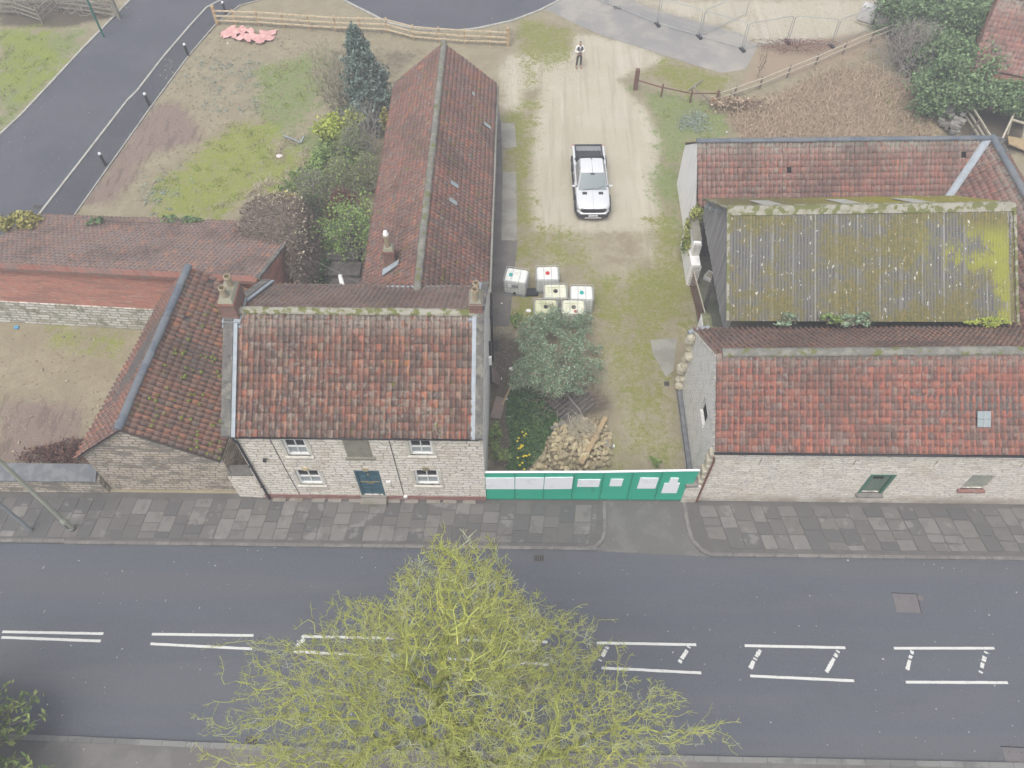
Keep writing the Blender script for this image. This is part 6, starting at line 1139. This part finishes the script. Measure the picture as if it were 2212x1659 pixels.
# decking frame, top right
dk = thing('decking_structure', 'pale timber frame and decking structure at the right edge behind the barn', 'timber frame', at(2185, 290)); MB().beam(at(2212, 205, 1.2), at(2186, 255, 1.2), .12, .1).beam(at(2186, 255, 1.2), at(2165, 300, 1.0), .1, .1).beam(at(2186, 258, 1.15), at(2218, 268, 1.15), .1, .1).beam(at(2186, 258, 1.1), at(2176, 290, 0), .1, .1).beam(at(2216, 268, 1.1), at(2206, 310, 0), .1, .1).build('frame', 'wood_pale', dk)
MB().prism([at(2176, 296, .3), at(2178, 312, .3), at(2260, 345, .3), at(2260, 310, .3)], (0, 0, .08)).build('deck', 'wood_beam', dk)
pf = thing('board_fence', 'grey close-boarded fence under the ivy at the right edge', 'fence', at(2150, 260)); 
for i in range(22): a = at(2110, 250).lerp(at(2235, 252), i/21); MB().box((a.x, a.y+.9, .8), (.13, .03, 1.6)).build('board', 'wood_grey', pf)
# rubble wall end behind rear barn
rbw = thing('rubble_wall', 'tumbled grey rubble stone wall behind the rear barn under the ivy', 'wall', at(2035, 260)); a, b = at(2020, 215), at(2062, 310)
for i in range(60): t_ = random.random(); p = a.lerp(b, t_)+Vector((random.gauss(0, .3), random.gauss(0, .2), 0)); o = MB().box((p.x, p.y, random.uniform(.1, .9)), (random.uniform(.25, .5), random.uniform(.2, .4), random.uniform(.15, .3)), random.uniform(0, 3)); o.build('stone', 'concrete' if random.random() < .4 else 'wood_grey', rbw, bevel=.04)
tag(MB().lathe(at(2075, 190, 1.4), [(.02, .12), (.3, .1), (.42, .0), (.44, -.05)], 14, False).build('straw_hat_cover', 'wood_new', smooth=True), 'pale tan domed cover showing among the ivy', 'cover')

# ------------------------------------------------------------------ vegetation
def bare(name, lab, cat, base, h, rad, n, m, rmin=.008, rmax=.09, shape='vase', leafs=None, group=None, stems=6):
    base = np.array(base, float); t = thing(name, lab, cat, base, group)
    z = rng.uniform(.1, 1, n)**.8; a = rng.uniform(0, 6.28, n); rr = rng.uniform(0, 1, n)**.5
    if shape == 'vase': rz = .25+.75*z
    elif shape == 'dome': rz = np.sqrt(np.clip(1-z**2*.92, 0, 1))
    else: rz = np.full(n, 1.0)
    rx, ry = rad if isinstance(rad, tuple) else (rad, rad)
    lump = 1+.22*np.sin(a*3+base[0])+.12*np.sin(a*7+z*5)
    P_ = np.stack([base[0]+rx*rr*rz*np.cos(a)*lump, base[1]+ry*rr*rz*np.sin(a)*lump, base[2]+h*z*(1-.25*rr*rng.uniform(0, 1, n))], 1)
    P_ = np.concatenate([[base], P_]); A, B_, ra, rb = skeleton(P_, .9, rmin, .42, rmax, .12)
    V, Fq = tubes(A, B_, ra, rb, 3); link('branches', V, Fq, m, t)
    for lm, ln, ls in (leafs or []):
        idx = rng.integers(1, len(P_), ln); leaves('foliage', P_[idx]+rng.normal(size=(ln, 3))*.1, ls, lm, t)
    return t
def bush(name, lab, cat, blobs, m, size, dens=260, stem='twig_brown', base=None, group=None, flat_=.2):
    b0 = base if base is not None else Vector((blobs[0][0][0], blobs[0][0][1], 0)); t = thing(name, lab, cat, b0, group); Cs = []
    for c, r in blobs:
        n = int(dens*r[0]*r[1]*4); Cs.append(clumps(n, (c[0], c[1], c[2]), r, max(8, int(14*r[0]*r[1])), .42, False, .2))
    Cn = np.concatenate(Cs); Cn[:, 2] = np.abs(Cn[:, 2]-.02)+.02; leaves('foliage', Cn, size, m, t, flatness=flat_)
    P_ = np.concatenate([[np.array(b0)], Cn[rng.integers(0, len(Cn), min(500, len(Cn)//4))]]); A, B_, ra, rb = skeleton(P_, .6, .007, .42, .07, .1); V, Fq = tubes(A, B_, ra, rb, 3); link('stems', V, Fq, stem, t)
    return t
# big mossy street tree
TB = Vector((-1.9, 4.1, -.02)); bt = thing('mossy_tree', 'large leafless street tree thickly coated in yellow-green moss, rising from the near verge', 'tree', TB)
n = 11000; zs = np.array([7.5, 9, 10, 12, 14, 16, 18, 19.4]); rxs = np.array([7.0, 6.9, 5.7, 3.3, 2.1, 1.5, .9, .15]); rys = np.array([3.4, 3.3, 3.1, 2.6, 2.1, 1.4, .7, .1])
wgt = rxs*rys; zz_ = rng.uniform(7.5, 19.4, n*4); acc = rng.uniform(0, 1, n*4) < (np.interp(zz_, zs, wgt**.8)/(wgt**.8).max()); zz_ = zz_[acc][:n]; n = len(zz_)
a = rng.uniform(0, 2*np.pi, n); q = rng.uniform(.1, 1, n)**.5; lp = 1+.12*np.sin(a*5+zz_*.9)+.11*np.sin(a*9-zz_*1.7)+.08*np.sin(a*17+zz_*3)
zz_ = zz_+rng.normal(0, .3, n); axx = lambda z: -1.95+z*.034+.35*np.sin(z*.45); axy = lambda z: 4.1+z*.088
TP = np.stack([axx(zz_)+np.interp(zz_, zs, rxs)*q*lp*np.cos(a), axy(zz_)+np.interp(zz_, zs, rys)*q*lp*np.sin(a), zz_-q*np.interp(zz_, zs, rxs)*.12], 1)
gz_ = np.sin(TP[:, 0]*1.9+TP[:, 2])*np.sin(TP[:, 1]*2.1-TP[:, 2]*.8)*np.sin(TP[:, 2]*1.5+TP[:, 0]); TP = TP[gz_ < .17]
tr = np.array([[axx(z)+.12*math.sin(z*1.7), axy(z)+.1*math.cos(z*1.3), z] for z in np.arange(.6, 18.5, .45)])
lim = []
for i in range(15):
    a0 = i*2.4; z0 = 4.2+i*.8; L_ = np.interp(z0+2.2, zs, rxs)*.78
    for s_ in np.arange(.1, 1, .09): z = z0+s_*2.6+.6*s_*s_; k_ = L_*s_; lim.append([axx(z0)+k_*math.cos(a0+.3*s_)+.15*math.sin(s_*9+i), axy(z0)+k_*math.sin(a0+.3*s_)*.62+.15*math.cos(s_*7+i), z])
TP = np.concatenate([[np.array(TB)], tr, np.array(lim), TP]); A, B_, ra, rb = skeleton(TP, .75, .0056, .50, .33, .11)
big = ra > .05
V, Fq = tubes(A[big], B_[big], ra[big], rb[big], 8); link('trunk', V, Fq, 'moss_trunk', bt, smooth=True)
ra2 = ra*rng.uniform(.8, 1.35, len(ra)); V, Fq = tubes(A[~big], B_[~big], ra2[~big], rb[~big]*1.05, 4); link('crown', V, Fq, 'moss_twig', bt)
# short side spurs thicken the outline of each mossy twig
k_ = rng.integers(0, (~big).sum(), 30000); sA = (A[~big][k_]+B_[~big][k_])/2; dv = rng.normal(size=sA.shape)*.8+(sA-np.array([-1.6, 4.9, 9.5]))*.16; dv /= np.linalg.norm(dv, axis=1, keepdims=True); sB = sA+dv*rng.uniform(.07, .26, len(sA))[:, None]
V, Fq = tubes(sA, sB, np.full(len(sA), .0064), np.full(len(sA), .0045), 3); link('spur_twigs', V, Fq, 'moss_twig', bt)
k_ = rng.integers(0, (~big).sum(), 3500); sA = B_[~big][k_]; sB = sA+rng.normal(size=sA.shape)*.16; V, Fq = tubes(sA, sB, np.full(len(sA), .006), np.full(len(sA), .004), 3); link('bare_twig_tips', V, Fq, 'moss_small', bt)
# conifer at bottom left
cb_ = at(-70, 1720, 0); cb_ = Vector((cb_.x-.7, cb_.y+.1, 0)); cf = thing('conifer', 'drooping green-brown conifer poking in at the bottom left corner', 'tree', cb_); MB().lathe(cb_, [(.28, 0), (.2, 4), (.04, 11)], 10).build('trunk', 'twig_brown', cf)
LC = []; sA = []; sB = []
for i in range(70):
    z = 1.5+i*.132; rad = (11.2-z)*.38*random.uniform(.85, 1.1)
    for j in range(7):
        a0 = random.uniform(0, 6.28); p0 = np.array([cb_.x, cb_.y, z]); 
        for s_ in np.linspace(.15, 1, 9): 
            p1 = np.array([cb_.x+rad*s_*math.cos(a0), cb_.y+rad*s_*math.sin(a0), z+.35*s_-.9*s_*s_]); sA.append(p0); sB.append(p1); k2 = 9
            LC.append(p1+rng.normal(size=(k2, 3))*np.array([.12, .12, .05])); p0 = p1
V, Fq = tubes(np.array(sA), np.array(sB), np.full(len(sA), .018), np.full(len(sA), .012), 3); link('branches', V, Fq, 'twig_brown', cf); leaves('foliage', np.concatenate(LC), .15, 'leaf_conifer', cf, flatness=.8, asp=3.2)
# blue-green cypress at the head of the field
cy_ = at(812, 258); ct_ = thing('cypress', 'dark blue-green cypress standing at the far left end of the long range', 'tree', cy_); MB().lathe(cy_, [(.16, 0), (.1, 3), (.03, 6.2)], 8).build('trunk', 'twig_brown', ct_)
n = 8500; z = rng.uniform(0, 1, n)**1.15; a = rng.uniform(0, 6.28, n); lp = 1+.28*np.sin(a*4+z*13)+.2*np.sin(a*7-z*31)+.15*np.sin(a*3+z*47); rr = (1.5*(1-z)**.75+.12)*rng.uniform(.45, 1.05, n)**.5*lp; Cn = np.stack([cy_.x+rr*np.cos(a)-.5*z, cy_.y+rr*np.sin(a), .3+z*6.0+rng.normal(0, .1, n)], 1); leaves('foliage', Cn, .12, 'leaf_cypress', ct_, asp=2)
bare('multi_stem_shrub', 'tall bare olive-brown multi-stemmed shrub left of the cypress', 'shrub', at(742, 250), 4.6, 2.1, 1900, 'twig_olive', .0105, .05)
bare('red_twig_shrub', 'small reddish twiggy shrub squeezed between the cypress and the long roof', 'shrub', at(838, 245), 1.9, .9, 900, 'twig_red', .008, .04, 'dome')
bare('bare_sapling', 'pale grey bare sapling between the lime bush and the long roof', 'sapling', at(800, 330), 3.6, 1.3, 600, 'twig_grey', .009, .05)
bush('lime_bush', 'bright lime-yellow bamboo-like bush below the bare shrub', 'bush', [(at(735, 285, .9), (1.25, 1.1, 1.0)), (at(760, 262, 1.0), (.7, .7, .8))], 'leaf_lime', .11, 480)
bush('green_bush', 'mid green bush directly below the lime bush', 'bush', [(at(738, 328, .7), (1.1, .9, .9)), (at(710, 345, .5), (.9, .8, .7))], 'leaf_mid', .11, 420)
bush('green_bush', 'bright green low bush left of the bramble thicket', 'bush', [(at(700, 360, .5), (1.0, .9, .7)), (at(680, 380, .4), (.6, .6, .5))], 'leaf_bright', .1, 380)
bush('green_bush', 'small dark green bush above the yellow flowering bush', 'bush', [(at(650, 385, .3), (.7, .5, .45)), (at(620, 405, .25), (.6, .4, .35))], 'leaf_mid', .09, 350)
yb_ = bush('flowering_bush', 'small bush covered in yellow flowers above the shed end', 'bush', [(at(618, 432, .25), (.5, .4, .35))], 'leaf_mid', .07, 600); leaves('flowers', blob_points(260, at(618, 430, .4), (.5, .4, .3), .8, True), .07, 'leaf_yellowflower', yb_)
for i, (x, y, h, r_, lab, m_, lf) in enumerate(((690, 430, 2.0, 1.7, 'grey-brown bramble thicket left of the long roof, leftmost part', 'twig_grey', [('leaf_mid', 1000, .06)]), (745, 420, 2.4, 1.8, 'grey-green bramble thicket in the middle of the overgrown strip', 'twig_olive', [('leaf_mid', 1700, .06)]), (800, 410, 2.6, 1.3, 'tall olive brambles arching against the long roof', 'twig_olive', [('leaf_mid', 1000, .06)]), (770, 350, 2.6, 1.4, 'bare grey thicket beside the lime bush', 'twig_grey', [('leaf_mid', 1200, .06)]), (748, 470, 2.0, 1.3, 'rusty brown bramble patch above the elder bush', 'twig_red', [('leaf_brownred', 500, .06)]), (680, 470, 1.6, 1.1, 'dark brambles behind the creeper mound', 'twig_brown', [('leaf_ivyground', 700, .07)]))):
    bare('bramble_thicket', lab, 'brambles', at(x, y), h, r_, 1700, m_, .0095, .035, 'dome', lf, 'bramble thickets between field and long range')
el = bare('elder_bush', 'fresh bright green elder bush beside the small chimney', 'bush', at(775, 545), 3.2, 1.9, 500, 'twig_grey', .009, .06, 'dome'); eb = at(775, 545)
leaves('foliage', clumps(4200, (eb.x, eb.y, 1.9), (1.8, 1.65, 1.5), 90, .3, False), .07, 'leaf_bright', el)
bush('yellow_green_sapling', 'small yellowish sapling leaning over the left eave of the long range', 'sapling', [(at(835, 262, 1.6), (.3, .3, .7))], 'leaf_ochre', .1, 900)
# creeper mound over the shed end
cm = thing('creeper_mound', 'brown bare creeper mound with cream seed heads draped over the end of the brick shed', 'creeper', at(668, 600)); n = 3600
def surf(u, v):     # u along the wall, v from roof edge down to the ground
    top = np.array([-12.0, 29.3, 2.75]); 
    x = np.where(v < .35, -14.6+v/.35*3.1, -11.5+(v-.35)*1.6); z = np.where(v < .35, 2.95+.45*np.sin(v/.35*2.4), 3.2*(1-(v-.35)/.65)**.9); y = 27.2+u*4.6+.3*np.sin(v*7)+np.where(v < .35, (1-u)*(.35-v)*5, 0)
    return np.stack([x, y, z*(1-.25*np.maximum(0, .25-u)/.25)], 1)
u, v = rng.uniform(0, 1, n)**.8, rng.uniform(0, 1, n); pa = surf(u, v)+rng.normal(size=(n, 3))*.09; dvv = surf(u+rng.normal(0, .05, n), np.clip(v+.09, 0, 1))+rng.normal(size=(n, 3))*.12
mid = (pa+dvv)/2+rng.normal(size=(n, 3))*.07; V, Fq = tubes(np.concatenate([pa, mid]), np.concatenate([mid, dvv]), np.full(2*n, .013), np.full(2*n, .009), 3); link('branches', V, Fq, 'twig_brown', cm)
n = 4200; leaves('dead_foliage', surf(rng.uniform(0, 1, n)**.8, rng.uniform(0, 1, n))+rng.normal(size=(n, 3))*.12, .09, leafm('dead_leaf', [(0, (.12, .09, .07)), (.6, (.23, .18, .14)), (1, (.34, .28, .22))]), cm)
n = 420; uu = np.concatenate([rng.uniform(.75, 1, 250), rng.uniform(.3, .7, 170)]); vv_ = np.concatenate([rng.uniform(0, .4, 250), rng.normal(.42, .06, 170)]); leaves('seed_heads', surf(uu, np.clip(vv_, 0, 1))+rng.normal(size=(n, 3))*.12, .08, 'leaf_seed', cm)['kind'] = 'stuff'
n = 900; leaves('ivy_foliage', surf(rng.uniform(0, .6, n), rng.uniform(.8, 1, n))+rng.normal(size=(n, 3))*.2, .1, 'leaf_ivyground', cm)
bush('creeper', 'yellow-green creeper on the back edge of the brick shed roof at far left', 'creeper', [(at(25, 487, 3.3), (1.1, .45, .3)), (at(60, 468, 3.0), (.8, .35, .3))], 'leaf_ochre', .12, 500)
bush('roof_weeds', 'green weeds sprouting on the back edge of the brick shed roof', 'weeds', [(at(390, 474, 2.7), (.9, .25, .2)), (at(205, 478, 2.9), (.35, .3, .12))], 'leaf_ivy', .09, 500)
# ivy, hedge and shrubs top right
bush('ivy_hedge', 'big rounded dark green ivy mass in the top right, nearest the reed field', 'hedge', [(at(2040, 190, 1.6), (1.9, 1.6, 1.6)), (at(2095, 150, 1.8), (1.8, 1.6, 1.7)), (at(2030, 120, 1.5), (1.4, 1.5, 1.5))], 'leaf_ivy', .115, 520)
bush('ivy_hedge', 'long ivy hedge running right above the board fence', 'hedge', [(at(2120, 195, 1.8), (1.8, 1.0, .9)), (at(2180, 210, 1.9), (1.8, .9, .8)), (at(2240, 225, 1.9), (1.5, .9, .8))], 'leaf_ivy', .115, 540)
bush('ivy_hedge', 'upper ivy clump below the top edge, left of the distant roof', 'hedge', [(at(2075, 60, 1.8), (2.1, 1.8, 1.8)), (at(2120, 20, 1.8), (1.8, 1.5, 1.6))], 'leaf_ivy', .12, 460)
bush('ivy_hedge', 'dark ivy clump at the top edge beside the bulk bags', 'hedge', [(at(1975, 15, 1.6), (2.2, 2.0, 1.7)), (at(2020, 40, 1.4), (1.5, 1.4, 1.4))], 'leaf_ivy', .12, 460)
bush('rust_shrub', 'orange-tinged shrub in front of the distant roof', 'shrub', [(at(2140, 140, 1.3), (1.2, 1.0, 1.1)), (at(2175, 160, 1.0), (.9, .8, .8))], 'leaf_rust', .1, 480)
bare('grey_thicket', 'large smoky grey-brown bare thicket right of the bulk bags', 'thicket', at(1950, 150), 3.6, (2.7, 2.4), 2600, 'twig_grey', .011, .05, 'dome'); bare('grey_thicket', 'bare grey-brown thicket at the right edge under the distant roof', 'thicket', at(2200, 175), 3.0, 2.0, 1500, 'twig_grey', .011, .05, 'dome')
bush('wall_ivy', 'yellow-green ivy climbing the corner between white gable and boarded barn', 'ivy', [(at(1507, 452, 2.6), (.3, .7, .6)), (at(1500, 478, 2.3), (.35, .7, .7)), (at(1494, 506, 1.9), (.35, .6, .7))], 'leaf_wallivy', .1, 1100)
bush('wall_ivy', 'darker green ivy low on the ruined wall below the yellow-green ivy', 'ivy', [(at(1488, 528, 1.2), (.3, .5, .7))], 'leaf_mid', .1, 900)
# yard: silver bush, ivy carpet, daffodils
sb = bare('silver_bush', 'large grey-green silvery bush in the yard in front of the containers', 'bush', at(1200, 855), 2.7, (1.8, 2.2), 700, 'twig_brown', .009, .05, 'dome'); c = at(1200, 850)
CC = []
BL = [(random.gauss(1192, 42), random.uniform(690, 840)) for _ in range(46)]
for px, py in BL:
    if abs(px-1195) > 95: continue
    r_ = random.uniform(.28, .62); z = 2.15-abs(px-1195)/85*1.1-max(0, 740-py)/60*.7+random.uniform(-.35, .2); q = at(px, py, max(z, .5)); CC.append(clumps(int(4600*r_*r_), (q.x, q.y, q.z), (r_, r_, r_*.8), int(34*r_), .5, False))
leaves('foliage', np.concatenate(CC), .068, 'leaf_grey', sb, asp=3.4)
n = 15000; iv = wpoly([(1120, 830), (1160, 810), (1240, 850), (1225, 880), (1190, 930), (1165, 980), (1130, 1015), (1100, 1012), (1108, 950), (1095, 890), (1100, 850)]); X = rng.uniform(iv[:, 0].min(), iv[:, 0].max(), n); Y = rng.uniform(iv[:, 1].min(), iv[:, 1].max(), n); sd = sdist(X, Y, iv); ok = sd > -.15*rng.uniform(0, 1, n); X, Y, sd = X[ok], Y[ok], sd[ok]
tag(leaves('ivy_carpet', np.stack([X, Y, np.clip(sd, 0, .6)*.55*rng.uniform(.2, 1.1, len(X))+.03+.12*np.sin(X*3)*np.cos(Y*4)*np.clip(sd, 0, 1)], 1), .085, 'leaf_ivyground', flatness=.8), 'dark ivy carpet left of the rubble heap', 'ivy', kind='stuff')
for i, (px, py, lab) in enumerate(((1126, 962, 'daffodils on the ivy edge, upper clump left of the rubble heap'), (1130, 993, 'daffodils on the ivy edge nearest the hoarding'))):
    p = at(px, py); t = thing('daffodil_clump', lab, 'daffodils', p); pts = np.array([[p.x+random.gauss(0, .14), p.y+random.gauss(0, .3), 0] for _ in range(70)]); V, Fq = tubes(pts, pts+np.stack([rng.normal(0, .08, 70), rng.normal(0, .08, 70), rng.uniform(.3, .42, 70)], 1), np.full(70, .012), np.full(70, .004), 3); link('leaf_blades', V, Fq, mat('blade_%d' % i, (.05, .13, .07)), t)['kind'] = 'stuff'
    for _ in range(9): q = Vector((p.x+random.gauss(0, .16), p.y+random.gauss(0, .32), .44)); MB().lathe(q, [(.012, -.02), (.052, .01), (.022, .02), (.025, .045)], 6, False).build('flower', 'leaf_yf' if 'leaf_yf' in MT else mat('daffodil_yellow', (.8, .66, .04)) if _ == 0 and i == 0 else bpy.data.materials['daffodil_yellow'], t)
bush('weed_clump', 'narrow green weeds on the dark soil by the house wall', 'weeds', [(at(1072, 945, .15), (.3, .8, .25)), (at(1085, 985, .1), (.4, .3, .2))], 'leaf_mid', .07, 900)
bush('weed_clump', 'small dark weed in the yard near the hoarding', 'weeds', [(at(1413, 998, .1), (.3, .25, .2))], 'leaf_mid', .07, 900)
bush('weed_clump', 'weeds at the drain by the containers', 'weeds', [(at(1115, 690, .15), (.3, .4, .25))], 'leaf_mid', .07, 900)
for i, (px, r_, lab) in enumerate(((1693, .5, 'faded grey weed in the valley gutter, leftmost'), (1790, .5, 'leafy green weed in the valley gutter, left of the tallest'), (1835, .55, 'bluish-green bushy weed in the valley gutter, tallest'), (1865, .4, 'small green weed right of the bushy one in the valley gutter'))): p = at(px, 697, 4.4); bush('gutter_weed', lab, 'weed', [((p.x, 22.95, 4.5), (r_, .2, .3))], 'leaf_grey' if i != 1 else 'leaf_mid', .09, 700, base=Vector((p.x, 22.95, 4.2)))
p = at(2150, 697, 4.4); bush('gutter_moss', 'bright yellow-green moss tuft at the right end of the valley gutter', 'moss', [((21.2, 22.95, 4.45), (.9, .2, .15))], 'leaf_lime', .07, 900, base=Vector((21.2, 22.95, 4.3)))
bare('road_edge_sapling', 'thin bare sapling by the fence corner on the concrete path', 'sapling', at(1637, 168), 2.6, .5, 50, 'twig_brown', .012, .03); bare('weed_thicket', 'low brown twiggy weeds along the foot of the mesh fence', 'weeds', at(1720, 108), .8, (3.4, 1.0), 900, 'twig_red', .009, .02, 'dome'); bare('weed_thicket', 'reddish low weeds in the top left corner under the mossy fence', 'weeds', at(120, 18), .9, (5.5, 1.6), 1300, 'twig_grey', .011, .02, 'dome')
bare('weed_thicket', 'red-brown dock stems piled by the low boundary wall', 'weeds', at(140, 985), .5, (1.9, .8), 800, 'twig_red', .01, .02, 'dome', [('leaf_brownred', 2600, .06)])
bare('weed_thicket', 'dead brown weeds below the weathered two-rail fence corner', 'weeds', at(1590, 235), .7, (2.4, .7), 700, 'twig_brown', .009, .02, 'dome', [('straw', 900, .1)])
# ground cover: blades
def blades(name, polys, dens, h, m, lab, cat, lean=.5, wd=.02, z0=0, clump=0):
    Vs, Fs, Rn = [], [], []; b0 = 0
    for pl in polys:
        pw = wpoly(pl); x0, x1, y0_, y1_ = pw[:, 0].min(), pw[:, 0].max(), pw[:, 1].min(), pw[:, 1].max(); n = int(dens*(x1-x0)*(y1_-y0_))
        X, Y = rng.uniform(x0, x1, n), rng.uniform(y0_, y1_, n)
        if clump: cx = rng.uniform(0, 1, (max(3, n//clump), 2)); k2 = rng.integers(0, len(cx), n); X = x0+(x1-x0)*cx[k2, 0]+rng.normal(0, .16, n); Y = y0_+(y1_-y0_)*cx[k2, 1]+rng.normal(0, .16, n)
        ok = sdist(X, Y, pw) > -.3*rng.uniform(0, 1, n); X, Y = X[ok], Y[ok]; n = len(X)
        a = rng.uniform(0, 6.28, n); l_ = h*rng.uniform(.4, 1.2, n); d = np.stack([np.cos(a), np.sin(a), np.zeros(n)], 1); s = np.stack([-np.sin(a), np.cos(a), np.zeros(n)], 1)*wd
        P0 = np.stack([X, Y, np.full(n, z0-.02)], 1); P1 = P0+d*(l_*lean*rng.uniform(.3, 1.4, n))[:, None]+np.array([0, 0, 1])*(l_*rng.uniform(.3, 1, n))[:, None]
        P1b = P1+d*(l_*lean*.8)[:, None]-np.array([0, 0, 1])*(l_*.15)[:, None]
        V = np.stack([P0-s, P0+s, P1+s*.8, P1-s*.8, P1b+s*.2, P1b-s*.2], 1).reshape(-1, 3); f0 = (np.arange(n)*6)[:, None]
        Fs.append(np.concatenate([f0+np.array([[0, 1, 2, 3]]), f0+np.array([[3, 2, 4, 5]])])+b0); Vs.append(V); Rn.append(np.repeat(rng.uniform(0, 1, n), 6)); b0 += len(V)
    return tag(link(name, np.concatenate(Vs), np.concatenate(Fs), m, attrs={'rnd': np.concatenate(Rn)}, loc=(0, 0, 0)), lab, cat, kind='stuff')
blades('dead_reeds', [[(1575, 252), (1620, 230), (1700, 205), (1790, 155), (1880, 145), (1950, 180), (1990, 240), (2025, 300), (1610, 303)]], 120, .42, 'straw', 'flattened brown dead reeds filling the plot behind the rear barn', 'reeds', .9, .016)
blades('dry_grass', [[(590, 300), (700, 280), (700, 420), (560, 460), (500, 440), (590, 380)], [(600, 320), (690, 330), (660, 400), (580, 400)], [(1530, 215), (1700, 175), (1880, 100), (1930, 90), (1880, 150), (1600, 235)], [(480, 440), (700, 430), (640, 470), (480, 470)]], 26, .32, 'drygrass', 'dry straw-coloured grass in the field', 'grass', .9, .016, clump=18)
blades('green_grass', [[(330, 400), (420, 330), (500, 270), (590, 260), (600, 300), (560, 400), (470, 470), (340, 465)], [(1400, 210), (1500, 200), (1590, 300), (1475, 330), (1440, 300)], [(1880, 180), (1960, 190), (2010, 290), (1940, 290)], [(0, 70), (180, 70), (110, 160), (0, 270)], [(1420, 330), (1465, 340), (1470, 520), (1440, 460)], [(560, 150), (700, 120), (700, 210), (600, 260)]], 22, .12, 'tuft_green', 'short mossy green grass patches', 'grass', .7, .02, clump=14)
n = 420; PX = [(random.uniform(430, 560), random.uniform(130, 240)) for _ in range(90)]+[(random.gauss(345, 28), random.gauss(420, 30)) for _ in range(45)]+[(random.gauss(1495, 18), random.gauss(262, 12)) for _ in range(120)]+[(random.uniform(350, 560), random.uniform(120, 180)) for _ in range(40)]
pts = np.array([list(at(x, y, .06)) for x, y in PX]); pts = np.repeat(pts, 6, 0)+rng.normal(size=(len(pts)*6, 3))*np.array([.14, .14, .02]); tag(leaves('rosette_weeds', pts, .07, leafm('rosette', [(0, (.17, .22, .16)), (1, (.3, .34, .29))]), flatness=1.2), 'pale blue-green weed rosettes dotted over the soil and green patch', 'weeds', kind='stuff')
# grit and pebbles
def grit(name, n, polys, s0, s1, m, lab):
    V, Fs, b = [], [], 0; oc = np.array([[1, 0, 0], [0, 1, 0], [-1, 0, 0], [0, -1, 0], [0, 0, .8]], float); of = np.array([[0, 1, 4], [1, 2, 4], [2, 3, 4], [3, 0, 4]])
    pw = [wpoly(p) for p in polys]; ar = np.array([np.ptp(p[:, 0])*np.ptp(p[:, 1]) for p in pw]); out = []
    for p, k in zip(pw, (n*ar/ar.sum()).astype(int)):
        X, Y = rng.uniform(p[:, 0].min(), p[:, 0].max(), k), rng.uniform(p[:, 1].min(), p[:, 1].max(), k); ok = sdist(X, Y, p) > 0; out.append(np.stack([X[ok], Y[ok], np.full(ok.sum(), .0)], 1))
    C_ = np.concatenate(out); k = len(C_); s = rng.uniform(s0, s1, k)**1; a = rng.uniform(0, 6.28, k); c, sn = np.cos(a), np.sin(a)
    q = oc[None]*s[:, None, None]*rng.uniform(.6, 1.2, (k, 1, 3)); x = q[..., 0]*c[:, None]-q[..., 1]*sn[:, None]; y = q[..., 0]*sn[:, None]+q[..., 1]*c[:, None]
    V = (np.stack([x, y, q[..., 2]], 2)+C_[:, None]).reshape(-1, 3); Fq = ((np.arange(k)*5)[:, None, None]+of[None]).reshape(-1, 3)
    tag(link(name, V, Fq, m, loc=(0, 0, 0)), lab, 'gravel', kind='stuff')
grit('gravel', 3800, [[(1290, 640), (1460, 640), (1460, 1010), (1310, 1010)], [(0, 705), (270, 720), (180, 980), (0, 980)], [(1600, 20), (1900, 0), (1890, 70), (1700, 110), (1620, 100)], [(1080, 110), (1250, 100), (1250, 180), (1080, 200)]], .015, .05, 'stone_pale', 'scattered pale grit and pebbles over the yard and bare plot')
grit('dark_debris', 1500, [[(1060, 520), (1100, 520), (1110, 800), (1058, 800)], [(1060, 700), (1140, 700), (1150, 830), (1060, 820)], [(1060, 880), (1110, 880), (1120, 1015), (1055, 1015)]], .02, .05, 'concrete_dark', 'dark leaf litter and debris along the house wall')
grit('clods', 2600, [[(180, 440), (330, 230), (470, 60), (900, 100), (690, 230), (480, 300), (330, 400)], [(0, 705), (270, 720), (180, 980), (0, 980)]], .03, .09, mat('clod', (.22, .17, .12), [((.3, .24, .17), 2, .45, .6, .7)], .95), 'crumbly brown clods on the bare soil')

# ------------------------------------------------------------------ haze
hm = bpy.data.materials.new('haze'); hm.use_nodes = True; hm.node_tree.nodes.remove(hm.node_tree.nodes['Principled BSDF']); pv_ = hm.node_tree.nodes.new('ShaderNodeVolumePrincipled'); pv_.inputs['Color'].default_value = (.93, .95, 1, 1); pv_.inputs['Density'].default_value = .0031
hm.node_tree.links.new(pv_.outputs[0], hm.node_tree.nodes['Material Output'].inputs['Volume'])
hz = MB().box((0, 550, 16.5), (2400, 2200, 35.6)).build('haze', None); hz.data.materials.append(hm); hz['kind'] = 'stuff'
